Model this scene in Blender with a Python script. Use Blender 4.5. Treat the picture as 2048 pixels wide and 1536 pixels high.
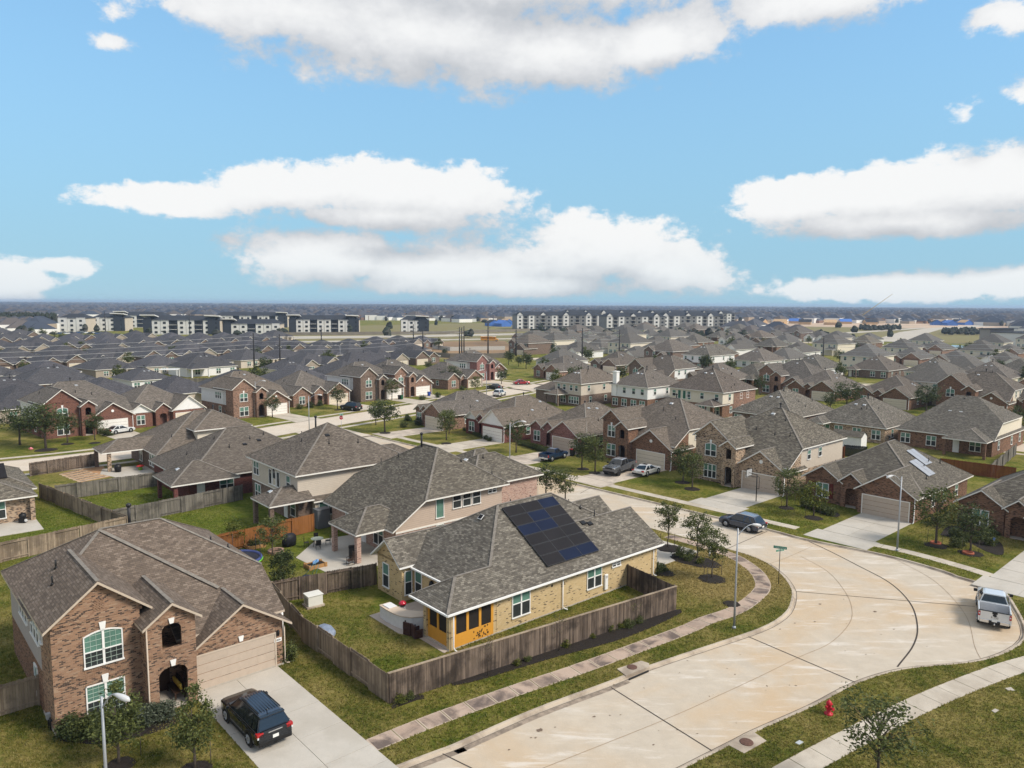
import bpy, bmesh, math, random
from mathutils import Vector, Matrix
from mathutils.geometry import tessellate_polygon
R = math.radians
random.seed(7)
HAZE_DENS = 0.00014
for o in list(bpy.data.objects): bpy.data.objects.remove(o)
scn = bpy.context.scene
COL = scn.collection

# ------------------------------------------------------------------ camera
FPX, CAMH = 1480.0, 23.1                      # focal length in photo pixels (2048 wide), height in metres
HL, HR = 601.5, 614.5                         # horizon height at the left and right edge of the photograph
ROLL = math.atan2(HR - HL, 2048.0)
PITCH = math.atan2((768 - (HL + HR) / 2) * math.cos(ROLL), FPX)
cam_data = bpy.data.cameras.new('camera')
cam_data.sensor_fit = 'HORIZONTAL'; cam_data.sensor_width = 36.0
cam_data.lens = FPX / 2048 * 36.0
cam_data.clip_start = 0.5; cam_data.clip_end = 60000
camera = bpy.data.objects.new('camera', cam_data); COL.objects.link(camera)
camera.matrix_world = (Matrix.Translation((0, 0, CAMH)) @ Matrix.Rotation(R(90) - PITCH, 4, 'X')
                       @ Matrix.Rotation(ROLL, 4, 'Z'))
scn.camera = camera
scn.render.resolution_x, scn.render.resolution_y = 1024, 768

def ray(px, py):
    u, v = px - 1024, py - 768
    c, s = math.cos(-ROLL), math.sin(-ROLL)
    u, v = u * c - v * s, u * s + v * c
    x, z = u / FPX, -v / FPX
    cp, sp = math.cos(PITCH), math.sin(PITCH)
    return x, cp + z * sp, -sp + z * cp
def G(px, py, z=0.0):                          # photo pixel -> ground position, for a point at height z
    d = ray(px, py); t = (z - CAMH) / d[2]
    return d[0] * t, d[1] * t

# ------------------------------------------------------------------ sun, sky, exposure
SUN_AZ, SUN_EL = -20.0, 42.0                     # azimuth counted from +X towards +Y
sd = bpy.data.lights.new('sun', 'SUN'); sd.energy = 2.0; sd.angle = R(16.0); sd.color = (1.0, 0.91, 0.78)
sun = bpy.data.objects.new('sun', sd); COL.objects.link(sun)
to_sun = Vector((math.cos(R(SUN_EL)) * math.cos(R(SUN_AZ)), math.cos(R(SUN_EL)) * math.sin(R(SUN_AZ)), math.sin(R(SUN_EL))))
sun.rotation_euler = to_sun.to_track_quat('Z', 'Y').to_euler()
sun.location = (40, 0, 60)
scn.view_settings.view_transform = 'Standard'; scn.view_settings.look = 'None'
scn.view_settings.gamma = 1.0; scn.view_settings.use_curve_mapping = False
scn.view_settings.exposure = 1.05

world = bpy.data.worlds.new('World'); scn.world = world; world.use_nodes = True
wt = world.node_tree; wt.nodes.clear()
class NT:                                      # terse node building
    def __init__(s, tree): s.t = tree
    def n(s, kind, **kw):
        nd = s.t.nodes.new(kind)
        for k, v in kw.items(): setattr(nd, k, v)
        return nd
    def put(s, sock, v):
        if hasattr(v, 'links') or hasattr(v, 'is_linked'): s.t.links.new(v, sock)
        elif isinstance(v, (tuple, list)) and len(v) == 3 and sock.type == 'RGBA': sock.default_value = (*v, 1)
        else: sock.default_value = v
    def m(s, op, a, b=None, c=None, clamp=False):
        nd = s.n('ShaderNodeMath', operation=op); nd.use_clamp = clamp
        s.put(nd.inputs[0], a)
        if b is not None: s.put(nd.inputs[1], b)
        if c is not None: s.put(nd.inputs[2], c)
        return nd.outputs[0]
    def mix(s, f, a, b, bt='MIX'):
        nd = s.n('ShaderNodeMix', data_type='RGBA', blend_type=bt)
        s.put(nd.inputs[0], f); s.put(nd.inputs[6], a); s.put(nd.inputs[7], b)
        return nd.outputs[2]
    def ss(s, x, lo, hi, a=0.0, b=1.0):
        nd = s.n('ShaderNodeMapRange', interpolation_type='SMOOTHSTEP')
        s.put(nd.inputs[0], x); nd.inputs[1].default_value = lo; nd.inputs[2].default_value = hi
        nd.inputs[3].default_value = a; nd.inputs[4].default_value = b
        return nd.outputs[0]
    def noise(s, vec, scale, detail=4.0, rough=0.5, dist=0.0):
        nd = s.n('ShaderNodeTexNoise'); s.put(nd.inputs['Vector'], vec)
        nd.inputs['Scale'].default_value = scale; nd.inputs['Detail'].default_value = detail
        nd.inputs['Roughness'].default_value = rough; nd.inputs['Distortion'].default_value = dist
        return nd.outputs['Fac'] if 'Fac' in nd.outputs else nd.outputs[0]
    def ramp(s, f, stops, interp='LINEAR'):
        nd = s.n('ShaderNodeValToRGB'); cr = nd.color_ramp; cr.interpolation = interp
        while len(cr.elements) < len(stops): cr.elements.new(0.5)
        for e, (p, c) in zip(cr.elements, stops): e.position = p; e.color = (*c, 1)
        s.put(nd.inputs[0], f); return nd.outputs[0]
    def map(s, vec, loc=(0, 0, 0), rot=(0, 0, 0), sc=(1, 1, 1)):
        nd = s.n('ShaderNodeMapping'); s.put(nd.inputs[0], vec)
        nd.inputs[1].default_value = loc; nd.inputs[2].default_value = rot; nd.inputs[3].default_value = sc
        return nd.outputs[0]
    def sep(s, vec):
        nd = s.n('ShaderNodeSeparateXYZ'); s.put(nd.inputs[0], vec); return nd.outputs
    def comb(s, x, y, z):
        nd = s.n('ShaderNodeCombineXYZ')
        for i, q in enumerate((x, y, z)): s.put(nd.inputs[i], q)
        return nd.outputs[0]

def azel(px, py):
    d = ray(px, py)
    return math.atan2(d[0], d[1]), math.atan2(d[2], math.hypot(d[0], d[1]))
# clouds: photo centre, half width, half height, flattening of the underside
CLOUDS = [(600, 20, 330, 85, 0), (850, 60, 430, 140, 0), (1080, 100, 330, 112, 0), (1300, 80, 200, 75, 0), (1000, -60, 760, 130, 0),
          (1660, -15, 300, 78, 0), (2010, 30, 95, 52, 0),
          (360, 400, 230, 38, 0), (600, 378, 190, 62, 0), (780, 388, 260, 76, 0), (900, 400, 150, 80, 0), (780, 432, 230, 36, 0),
          (650, 512, 185, 66, 0), (900, 540, 250, 58, 0), (1180, 505, 260, 92, 0), (1330, 540, 170, 60, 0), (1020, 570, 380, 30, 0), (462, 482, 42, 32, 0),
          (1610, 400, 180, 58, 0), (1780, 390, 250, 76, 0), (1960, 372, 250, 82, 0), (2200, 380, 300, 90, 0), (1800, 446, 370, 38, 0),
          (5, 560, 110, 64, 0), (110, 530, 80, 18, 0), (1790, 578, 360, 34, 0), (2020, 562, 280, 40, 0),
          (222, 85, 34, 17, 0), (228, 22, 28, 19, 0), (1935, 226, 30, 24, 0), (2050, 190, 40, 38, 0)]
def cloud_group():
    g = bpy.data.node_groups.new('cloud_field', 'ShaderNodeTree')
    g.interface.new_socket('az', in_out='INPUT', socket_type='NodeSocketFloat')
    g.interface.new_socket('el', in_out='INPUT', socket_type='NodeSocketFloat')
    g.interface.new_socket('field', in_out='OUTPUT', socket_type='NodeSocketFloat')
    g.interface.new_socket('mass', in_out='OUTPUT', socket_type='NodeSocketFloat')
    k = NT(g); gi = k.n('NodeGroupInput'); go = k.n('NodeGroupOutput')
    az, el = gi.outputs[0], gi.outputs[1]
    acc = None; dirv = k.comb(az, el, 0.0)
    for (px, py, hw, hh, fl) in CLOUDS:
        a0, e0 = azel(px, py); a1, _ = azel(px + hw, py); _, e1 = azel(px, py - hh)
        ka, ke = 1 / abs(a1 - a0), 1 / abs(e1 - e0)
        vm = k.n('ShaderNodeVectorMath', operation='MULTIPLY_ADD'); g.links.new(dirv, vm.inputs[0])
        vm.inputs[1].default_value = (ka, ke, 0); vm.inputs[2].default_value = (-a0 * ka, -e0 * ke, 0)
        ln = k.n('ShaderNodeVectorMath', operation='LENGTH'); g.links.new(vm.outputs[0], ln.inputs[0])
        v = k.m('MULTIPLY', k.m('SUBTRACT', 1.0, ln.outputs['Value']), min(1.0, .10 + hw / 190.0))
        acc = v if acc is None else k.m('SMOOTH_MAX', acc, v, 0.18)
    # out of view the cloud goes on denser, its cover raised for fill light
    wide = k.noise(k.comb(k.m('MULTIPLY', az, 2.2), k.m('MULTIPLY', el, 6.0), 3.7), 1.0, 3, .55)
    gen = k.ss(wide, .30, .56, -.6, .75)
    inside = k.m('MULTIPLY', k.ss(k.m('ABSOLUTE', az), .66, .95, 1.0, 0.0), k.ss(el, .42, .62, 1.0, 0.0))
    out = k.m('ADD', k.m('MULTIPLY', acc, inside), k.m('MULTIPLY', gen, k.m('SUBTRACT', 1.0, inside)))
    nv = k.comb(az, k.m('MULTIPLY', el, 1.45), 1.3)
    n1 = k.m('SUBTRACT', k.noise(nv, 13.0, 6, .60, .2), .5)
    n2 = k.m('SUBTRACT', k.noise(nv, 38.0, 5, .62), .5)
    f = k.m('ADD', out, k.m('ADD', k.m('MULTIPLY', n1, 1.35), k.m('MULTIPLY', n2, .85)))
    g.links.new(f, go.inputs[0]); g.links.new(k.m('ADD', out, k.m('MULTIPLY', n1, .45)), go.inputs[1])
    return g
kw = NT(wt)
tc = kw.n('ShaderNodeTexCoord'); dx, dy, dz = kw.sep(tc.outputs['Generated'])[:3]
azn = kw.m('ARCTAN2', dx, dy)
eln = kw.m('ARCTAN2', dz, kw.m('SQRT', kw.m('ADD', kw.m('MULTIPLY', dx, dx), kw.m('MULTIPLY', dy, dy))))
cg = cloud_group()
def field(da, de):
    nd = kw.n('ShaderNodeGroup'); nd.node_tree = cg
    kw.put(nd.inputs[0], kw.m('ADD', azn, da)); kw.put(nd.inputs[1], kw.m('ADD', eln, de))
    return nd.outputs[0], nd.outputs[1]
f0, m0 = field(0, 0); _, m1 = field(-.012, .045)
lit = kw.ss(kw.m('ADD', kw.m('SUBTRACT', m0, m1), kw.m('MULTIPLY', kw.m('SUBTRACT', f0, m0), .75)), -.75, .70)                     # open sky above: lit top; cloud above: grey underside
dens = kw.ss(kw.m('DIVIDE', f0, kw.m('SUBTRACT', .46, kw.m('MULTIPLY', lit, .20))), -.08, 1.0)
sky = kw.n('ShaderNodeTexSky', sky_type='NISHITA')
sky.sun_disc = False; sky.sun_elevation = R(SUN_EL); sky.sun_rotation = R(90 - SUN_AZ)
sky.air_density = 0.9; sky.dust_density = 0.0; sky.ozone_density = 3.0; sky.altitude = 300
hsv = kw.n('ShaderNodeHueSaturation'); hsv.inputs['Saturation'].default_value = 1.12; hsv.inputs['Value'].default_value = 1.0
hsv.inputs['Hue'].default_value = 0.494
wt.links.new(sky.outputs[0], hsv.inputs['Color'])
clear = kw.mix(kw.ss(eln, .0, .50, .95, .45), hsv.outputs[0], (1.10, 1.98, 2.58))        # moist pale-blue air, thicker towards the horizon, all round
cloud_col = kw.ramp(lit, [(0.0, (2.05, 2.12, 2.24)), (.45, (2.75, 2.78, 2.85)), (1.0, (3.55, 3.55, 3.53))])
thin = kw.ss(eln, .0, .10, .80, 0.97)
skyc = kw.mix(kw.m('MULTIPLY', dens, thin), clear, cloud_col)
bg = kw.n('ShaderNodeBackground'); wt.links.new(skyc, bg.inputs[0]); bg.inputs[1].default_value = 0.13
wo = kw.n('ShaderNodeOutputWorld'); wt.links.new(bg.outputs[0], wo.inputs[0])
# ------------------------------------------------------------------ mesh helpers
class MB:
    """collects faces; build() links them as one mesh object with metre-scaled UVs"""
    def __init__(s): s.v = []; s.f = []; s.m = []; s.sm = []
    def face(s, pts, m=0, smooth=False):
        b = len(s.v); s.v += [tuple(p) for p in pts]; s.f.append(tuple(range(b, b + len(pts)))); s.m.append(m); s.sm.append(smooth)
    def box(s, x0, y0, z0, x1, y1, z1, m=0):
        if x1 < x0: x0, x1 = x1, x0
        if y1 < y0: y0, y1 = y1, y0
        if z1 < z0: z0, z1 = z1, z0
        b = len(s.v)
        s.v += [(x0, y0, z0), (x1, y0, z0), (x1, y1, z0), (x0, y1, z0), (x0, y0, z1), (x1, y0, z1), (x1, y1, z1), (x0, y1, z1)]
        for q in ((0, 3, 2, 1), (4, 5, 6, 7), (0, 1, 5, 4), (1, 2, 6, 5), (2, 3, 7, 6), (3, 0, 4, 7)):
            s.f.append(tuple(b + i for i in q)); s.m.append(m); s.sm.append(False)
    def bar(s, p, q, w, h, m=0, up=(0, 0, 1)):
        """box beam from p to q, width w, height h"""
        p, q = Vector(p), Vector(q); d = (q - p)
        if d.length < 1e-6: return
        d.normalize(); upv = Vector(up)
        sd_ = d.cross(upv)
        if sd_.length < 1e-4: sd_ = d.cross(Vector((1, 0, 0)))
        sd_.normalize(); u2 = sd_.cross(d).normalized()
        a, c = sd_ * w / 2, u2 * h / 2
        b = len(s.v)
        s.v += [tuple(t) for t in (p - a - c, p + a - c, p + a + c, p - a + c, q - a - c, q + a - c, q + a + c, q - a + c)]
        for k in ((0, 3, 2, 1), (4, 5, 6, 7), (0, 1, 5, 4), (1, 2, 6, 5), (2, 3, 7, 6), (3, 0, 4, 7)):
            s.f.append(tuple(b + i for i in k)); s.m.append(m); s.sm.append(False)
    def tube(s, pts, rads, n=8, m=0, caps=True, smooth=True):
        pts = [Vector(p) for p in pts]; rings = []
        if not hasattr(rads, '__len__'): rads = [rads] * len(pts)
        prev = None
        for i, p in enumerate(pts):
            d = (pts[min(i + 1, len(pts) - 1)] - pts[max(i - 1, 0)])
            if d.length < 1e-9: d = Vector((0, 0, 1))
            d.normalize()
            a = prev if prev is not None else (Vector((1, 0, 0)) if abs(d.x) < .9 else Vector((0, 1, 0)))
            a = (a - d * a.dot(d))
            if a.length < 1e-6: a = d.orthogonal()
            a.normalize(); prev = a; c = d.cross(a)
            b = len(s.v); rings.append(b)
            for k in range(n):
                t = 2 * math.pi * k / n
                s.v.append(tuple(p + (a * math.cos(t) + c * math.sin(t)) * rads[i]))
        for i in range(len(pts) - 1):
            for k in range(n):
                s.f.append((rings[i] + k, rings[i] + (k + 1) % n, rings[i + 1] + (k + 1) % n, rings[i + 1] + k)); s.m.append(m); s.sm.append(smooth)
        if caps:
            s.f.append(tuple(rings[0] + k for k in reversed(range(n)))); s.m.append(m); s.sm.append(False)
            s.f.append(tuple(rings[-1] + k for k in range(n))); s.m.append(m); s.sm.append(False)
    def lathe(s, prof, c=(0, 0, 0), n=16, m=0, axis='z'):
        b0 = len(s.v)
        for (r, z) in prof:
            for k in range(n):
                t = 2 * math.pi * k / n
                x, y = r * math.cos(t), r * math.sin(t)
                q = (x, y, z) if axis == 'z' else ((z, x, y) if axis == 'x' else (x, z, y))
                s.v.append((c[0] + q[0], c[1] + q[1], c[2] + q[2]))
        for i in range(len(prof) - 1):
            for k in range(n):
                s.f.append((b0 + i * n + k, b0 + i * n + (k + 1) % n, b0 + (i + 1) * n + (k + 1) % n, b0 + (i + 1) * n + k)); s.m.append(m); s.sm.append(True)
        s.f.append(tuple(b0 + k for k in reversed(range(n)))); s.m.append(m); s.sm.append(False)
        e = b0 + (len(prof) - 1) * n
        s.f.append(tuple(e + k for k in range(n))); s.m.append(m); s.sm.append(False)
    def sheet(s, loops, z=0.0, m=0):
        """flat polygon (outer loop + holes) at height z"""
        vs = [[Vector((p[0], p[1], 0)) for p in l] for l in loops]
        flat = [p for l in vs for p in l]; b = len(s.v)
        s.v += [(p.x, p.y, z) for p in flat]
        for t in tessellate_polygon(vs):
            a, b2, c = (flat[i] for i in t)
            if (b2 - a).cross(c - a).z < 0: t = (t[0], t[2], t[1])
            s.f.append(tuple(b + i for i in t)); s.m.append(m); s.sm.append(False)
    def plate(s, poly, z0, z1, m=0):
        """flat polygon with thickness"""
        s.sheet([poly], z1, m); n = len(poly)
        for i in range(n):
            a, c = poly[i], poly[(i + 1) % n]
            s.face([(a[0], a[1], z0), (c[0], c[1], z0), (c[0], c[1], z1), (a[0], a[1], z1)], m)
    def holed(s, loops, P, thick, nrm, m=0):
        """wall panel: loops in 2D, P maps 2D to 3D, given thickness along -nrm, with reveals round every hole"""
        vs = [[Vector((p[0], p[1], 0)) for p in l] for l in loops]
        flat = [p for l in vs for p in l]; nrm = Vector(nrm)
        for back in (0, 1):
            off = nrm * (-thick * back)
            for t in tessellate_polygon(vs):
                s.face([Vector(P(flat[i].x, flat[i].y)) + off for i in t], m)
        for l in vs:
            for i in range(len(l)):
                a, c = l[i], l[(i + 1) % len(l)]
                A, C_ = Vector(P(a.x, a.y)), Vector(P(c.x, c.y)); off = nrm * -thick
                s.face([A, C_, C_ + off, A + off], m)
    def build(s, name, mats, parent=None, bevel=0.0, data_only=False):
        me = bpy.data.meshes.new(name); me.from_pydata(s.v, [], s.f)
        if not isinstance(mats, (list, tuple)): mats = [mats]
        for q in mats: me.materials.append(q)
        for p, mi, sm in zip(me.polygons, s.m, s.sm):
            p.material_index = min(mi, len(mats) - 1); p.use_smooth = sm
        uv = me.uv_layers.new(name='UVMap')
        co = me.vertices
        for p in me.polygons:
            n = p.normal
            if abs(n.z) > .97 or n.length < .1: t, w = Vector((1, 0, 0)), Vector((0, 1, 0))
            else:
                t = Vector((-n.y, n.x, 0)).normalized(); w = n.cross(t)
                if w.z < 0: w = -w
            for li in p.loop_indices:
                c = co[me.loops[li].vertex_index].co
                uv.data[li].uv = (c.dot(t), c.dot(w))
        if data_only: return me
        o = bpy.data.objects.new(name, me); COL.objects.link(o)
        if parent is not None: o.parent = parent
        if bevel > 0:
            bv = o.modifiers.new('bevel', 'BEVEL'); bv.width = bevel; bv.segments = 2; bv.limit_method = 'ANGLE'; bv.angle_limit = R(40)
        return o

def tag(o, label, cat, group=None, kind=None):
    if label: o['label'] = label
    if cat: o['category'] = cat
    if group: o['group'] = group
    if kind: o['kind'] = kind
    return o
def structure(o): o['kind'] = 'structure'; return o
def thing(name, label, cat, loc=(0, 0, 0), rz=0.0, group=None):
    o = bpy.data.objects.new(name, None); COL.objects.link(o)
    o.empty_display_size = .3; o.location = loc; o.rotation_euler = (0, 0, rz)
    return tag(o, label, cat, group)
def copy_tree(o, parent=None):
    c = o.copy(); COL.objects.link(c)
    if parent is not None: c.parent = parent
    for ch in o.children: copy_tree(ch, c)
    return c
def inst(me, name, parent, loc=(0, 0, 0), rz=0.0, sc=(1, 1, 1)):
    o = bpy.data.objects.new(name, me); COL.objects.link(o); o.parent = parent
    o.location = loc; o.rotation_euler = (0, 0, rz); o.scale = sc
    return o

# ------------------------------------------------------------------ materials
MATS = {}
def mat(name, base, rough=.8, var=.12, scale=3.0, metal=0.0, spec=.3, bump=0.0, bscale=30, coat=0.0, hue=None):
    """plain surface with a little soft colour variation"""
    if name in MATS: return MATS[name]
    m = bpy.data.materials.new(name); m.use_nodes = True; t = m.node_tree; k = NT(t)
    b = t.nodes['Principled BSDF']
    tcx = k.n('ShaderNodeTexCoord'); vec = tcx.outputs['Object']
    if var > 0:
        n = k.noise(vec, scale, 4, .6)
        dark = tuple(c * (1 - var) for c in base); lite = tuple(min(1, c * (1 + var)) for c in base)
        col = k.ramp(n, [(.3, dark), (.7, lite if hue is None else hue)])
        t.links.new(col, b.inputs['Base Color'])
    else: b.inputs['Base Color'].default_value = (*base, 1)
    b.inputs['Roughness'].default_value = rough; b.inputs['Metallic'].default_value = metal
    b.inputs['Specular IOR Level'].default_value = spec; b.inputs['Coat Weight'].default_value = coat
    if bump > 0:
        bn = k.n('ShaderNodeBump'); bn.inputs['Strength'].default_value = bump; bn.inputs['Distance'].default_value = .05
        k.put(bn.inputs['Height'], k.noise(vec, bscale, 4, .6)); t.links.new(bn.outputs[0], b.inputs['Normal'])
    MATS[name] = m; return m
def brick_mat(name, cols, mortar, w=.21, h=.072, dark_amt=.25, dark=(.03, .022, .02), rnd=.5):
    """brick wall: colour changes from brick to brick, mortar joints recessed by bump"""
    m = bpy.data.materials.new(name); m.use_nodes = True; t = m.node_tree; k = NT(t); b = t.nodes['Principled BSDF']
    uv = k.n('ShaderNodeTexCoord').outputs['UV']
    bt = k.n('ShaderNodeTexBrick'); k.put(bt.inputs['Vector'], uv)
    bt.inputs['Scale'].default_value = 1.0; bt.inputs['Brick Width'].default_value = w; bt.inputs['Row Height'].default_value = h
    bt.inputs['Mortar Size'].default_value = .006; bt.inputs['Mortar Smooth'].default_value = .2; bt.inputs['Bias'].default_value = 0
    k.put(bt.inputs['Color1'], (0, 0, 0)); k.put(bt.inputs['Color2'], (1, 1, 1)); k.put(bt.inputs['Mortar'], (.5, .5, .5))
    bw = k.m('MULTIPLY', k.sep(bt.outputs['Color'])[0], 1.0)
    # clusters of dark clinkers
    n2 = k.noise(k.map(uv, sc=(.9, 5.0, 1)), 1.6, 3, .6)
    idx = k.m('FRACT', k.m('ADD', k.m('MULTIPLY', bw, 5.13), k.m('MULTIPLY', n2, .25)))
    stops = [(i / max(1, len(cols) - 1) * (1 - dark_amt), c) for i, c in enumerate(cols)]
    stops += [(1 - dark_amt + .015, dark), (1.0, tuple(c * 1.6 for c in dark))] if dark_amt > 0 else []
    col = k.ramp(idx, stops)
    big = k.noise(uv, .35, 3, .6)
    col = k.mix(k.ss(big, .3, .75, 0, .25), col, tuple(c * .6 for c in cols[0]))
    col = k.mix(bt.outputs['Fac'], col, mortar)
    t.links.new(col, b.inputs['Base Color']); b.inputs['Roughness'].default_value = .9; b.inputs['Specular IOR Level'].default_value = .15
    bn = k.n('ShaderNodeBump'); bn.inputs['Strength'].default_value = .6; bn.inputs['Distance'].default_value = .02
    k.put(bn.inputs['Height'], k.m('SUBTRACT', k.m('ADD', 1.0, k.m('MULTIPLY', bw, .4)), bt.outputs['Fac'])); t.links.new(bn.outputs[0], b.inputs['Normal'])
    MATS[name] = m; return m
def shingle_mat(name, cols, streak=.35):
    m = bpy.data.materials.new(name); m.use_nodes = True; t = m.node_tree; k = NT(t); b = t.nodes['Principled BSDF']
    uv = k.n('ShaderNodeTexCoord').outputs['UV']
    def layer(w, h, off):
        bt = k.n('ShaderNodeTexBrick'); k.put(bt.inputs['Vector'], k.map(uv, loc=off)); bt.offset_frequency = 2; bt.offset = .37
        bt.inputs['Scale'].default_value = 1.0; bt.inputs['Brick Width'].default_value = w; bt.inputs['Row Height'].default_value = h
        bt.inputs['Mortar Size'].default_value = .010; bt.inputs['Mortar Smooth'].default_value = .4
        k.put(bt.inputs['Color1'], (0, 0, 0)); k.put(bt.inputs['Color2'], (1, 1, 1)); k.put(bt.inputs['Mortar'], (.5, .5, .5))
        return bt
    a = layer(.30, .145, (0, 0, 0)); c = layer(.62, .29, (.13, .07, 0))
    s1 = k.sep(a.outputs['Color'])[0]; s2 = k.sep(c.outputs['Color'])[0]
    v = k.m('ADD', k.m('MULTIPLY', s1, .84), k.m('MULTIPLY', s2, .16))
    col = k.ramp(v, [((.10, .38, .62, .92)[i] if len(cols) == 4 else i / (len(cols) - 1), tuple(c_ * (.85, 1.0, 1.0, 1.05)[i] for c_ in q)) for i, q in enumerate(cols)])
    big = k.noise(k.map(uv, sc=(1, .3, 1)), .55, 4, .6)
    col = k.mix(k.ss(big, .35, .8, 0, streak), col, tuple(q * .62 for q in cols[0]))
    gr = k.noise(uv, 60, 2, .5)
    col = k.mix(k.m('MULTIPLY', gr, .25), col, tuple(min(1, q * 1.5) for q in cols[-1]))
    rnd = k.n('ShaderNodeObjectInfo').outputs['Random']
    col = k.mix(k.ss(rnd, .0, 1.0, .0, .30), col, tuple(q * 1.15 for q in cols[2]))
    hs = k.n('ShaderNodeHueSaturation'); k.put(hs.inputs['Color'], col); k.put(hs.inputs['Value'], k.m('ADD', .86, k.m('MULTIPLY', k.m('FRACT', k.m('MULTIPLY', rnd, 7.3)), .26))); k.put(hs.inputs['Saturation'], k.m('ADD', .75, k.m('MULTIPLY', k.m('FRACT', k.m('MULTIPLY', rnd, 3.7)), .5))); col = hs.outputs[0]
    edge = k.m('MULTIPLY', a.outputs['Fac'], .55)
    col = k.mix(edge, col, tuple(q * .35 for q in cols[0]))
    t.links.new(col, b.inputs['Base Color']); b.inputs['Roughness'].default_value = .92; b.inputs['Specular IOR Level'].default_value = .2
    bn = k.n('ShaderNodeBump'); bn.inputs['Strength'].default_value = .8; bn.inputs['Distance'].default_value = .02
    k.put(bn.inputs['Height'], k.m('ADD', k.m('MULTIPLY', v, .8), k.m('SUBTRACT', 1.0, a.outputs['Fac']))); t.links.new(bn.outputs[0], b.inputs['Normal'])
    MATS[name] = m; return m
def siding_mat(name, base):
    m = bpy.data.materials.new(name); m.use_nodes = True; t = m.node_tree; k = NT(t); b = t.nodes['Principled BSDF']
    uv = k.n('ShaderNodeTexCoord').outputs['UV']; y = k.sep(uv)[1]
    fr = k.m('FRACT', k.m('DIVIDE', y, .19))
    n = k.noise(uv, 2.0, 3, .6)
    col = k.mix(k.ss(fr, .86, .95, 0, .45), k.ramp(n, [(.3, tuple(c * .92 for c in base)), (.7, base)]), tuple(c * .45 for c in base))
    t.links.new(col, b.inputs['Base Color']); b.inputs['Roughness'].default_value = .75
    bn = k.n('ShaderNodeBump'); bn.inputs['Strength'].default_value = .5; bn.inputs['Distance'].default_value = .02
    k.put(bn.inputs['Height'], k.m('SUBTRACT', 1.0, fr)); t.links.new(bn.outputs[0], b.inputs['Normal'])
    MATS[name] = m; return m
def wood_mat(name, a, c, dirt, sc=1.0):
    """weathered boards, grain runs with local Z"""
    m = bpy.data.materials.new(name); m.use_nodes = True; t = m.node_tree; k = NT(t); b = t.nodes['Principled BSDF']
    ob = k.n('ShaderNodeTexCoord').outputs['Object']
    geo = k.n('ShaderNodeNewGeometry').outputs['Position']
    n1 = k.noise(k.map(geo, sc=(7, 7, .7)), 1.0, 5, .65); n2 = k.noise(geo, .5, 4, .65)
    rnd = k.m('FRACT', k.m('ADD', k.n('ShaderNodeObjectInfo').outputs['Random'], k.n('ShaderNodeNewGeometry').outputs['Random Per Island']))
    col = k.ramp(k.m('ADD', k.m('MULTIPLY', n1, .7), k.m('MULTIPLY', rnd, .3)), [(.30, a), (.70, c)])
    col = k.mix(k.ss(n2, .46, .66, 0, .75), col, dirt)
    t.links.new(col, b.inputs['Base Color']); b.inputs['Roughness'].default_value = .92; b.inputs['Specular IOR Level'].default_value = .15
    bn = k.n('ShaderNodeBump'); bn.inputs['Strength'].default_value = .5; bn.inputs['Distance'].default_value = .02
    k.put(bn.inputs['Height'], n1); t.links.new(bn.outputs[0], b.inputs['Normal'])
    MATS[name] = m; return m
def lawn_colour(k, p):
    big = k.noise(p, .045, 3, .6); mid = k.noise(p, .32, 5, .65, .3); fine = k.noise(p, 2.6, 6, .72, .4); tiny = k.noise(p, 17, 3, .7)
    col = k.ramp(k.m('ADD', k.m('MULTIPLY', mid, .55), k.m('MULTIPLY', fine, .45)),
                 [(.34, (0.079, 0.096, 0.017)), (.43, (0.150, 0.146, 0.032)), (.49, (0.258, 0.210, 0.064)), (.57, (0.360, 0.282, 0.108)), (.72, (0.444, 0.354, 0.168))])
    green = k.ramp(k.m('ADD', k.m('MULTIPLY', mid, .5), k.m('MULTIPLY', fine, .5)),
                 [(.34, (0.043, 0.072, 0.010)), (.44, (0.094, 0.130, 0.016)), (.52, (0.174, 0.182, 0.029)), (.62, (0.312, 0.270, 0.078)), (.74, (0.408, 0.330, 0.132))])
    x, y = k.sep(p)[:2]
    def dist(cx, cy, r0, r1): return k.ss(k.m('SQRT', k.m('ADD', k.m('POWER', k.m('SUBTRACT', x, cx), 2.0), k.m('POWER', k.m('SUBTRACT', y, cy), 2.0))), r0, r1, 1.0, 0.0)
    yard = k.m('MAXIMUM', dist(-13, 70, 7, 13), dist(-38, 78, 12, 26)); dry = dist(18.5, 62, 3.5, 9)       # watered back yards, dormant corner lawn
    w = k.m('MULTIPLY', k.m('MAXIMUM', k.ss(big, .43, .56, .42, .9), k.m('MULTIPLY', yard, .9)), k.m('SUBTRACT', 1.0, dry))
    yard = k.m('MAXIMUM', yard, k.m('MULTIPLY', dist(-7, 52, 5, 11), k.ss(mid, .44, .56, .85, 0)))
    fresh = k.ramp(fine, [(.3, (0.054, 0.102, 0.010)), (.55, (0.126, 0.186, 0.017)), (.75, (0.240, 0.252, 0.036))])
    out = k.mix(w, col, k.mix(k.m('MULTIPLY', yard, .6), green, fresh))
    straw = k.ramp(fine, [(.3, (0.168, 0.138, 0.042)), (.5, (0.324, 0.240, 0.090)), (.7, (0.444, 0.348, 0.156))])
    return k.mix(k.m('MULTIPLY', dry, .8), out, straw), fine, tiny
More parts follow.
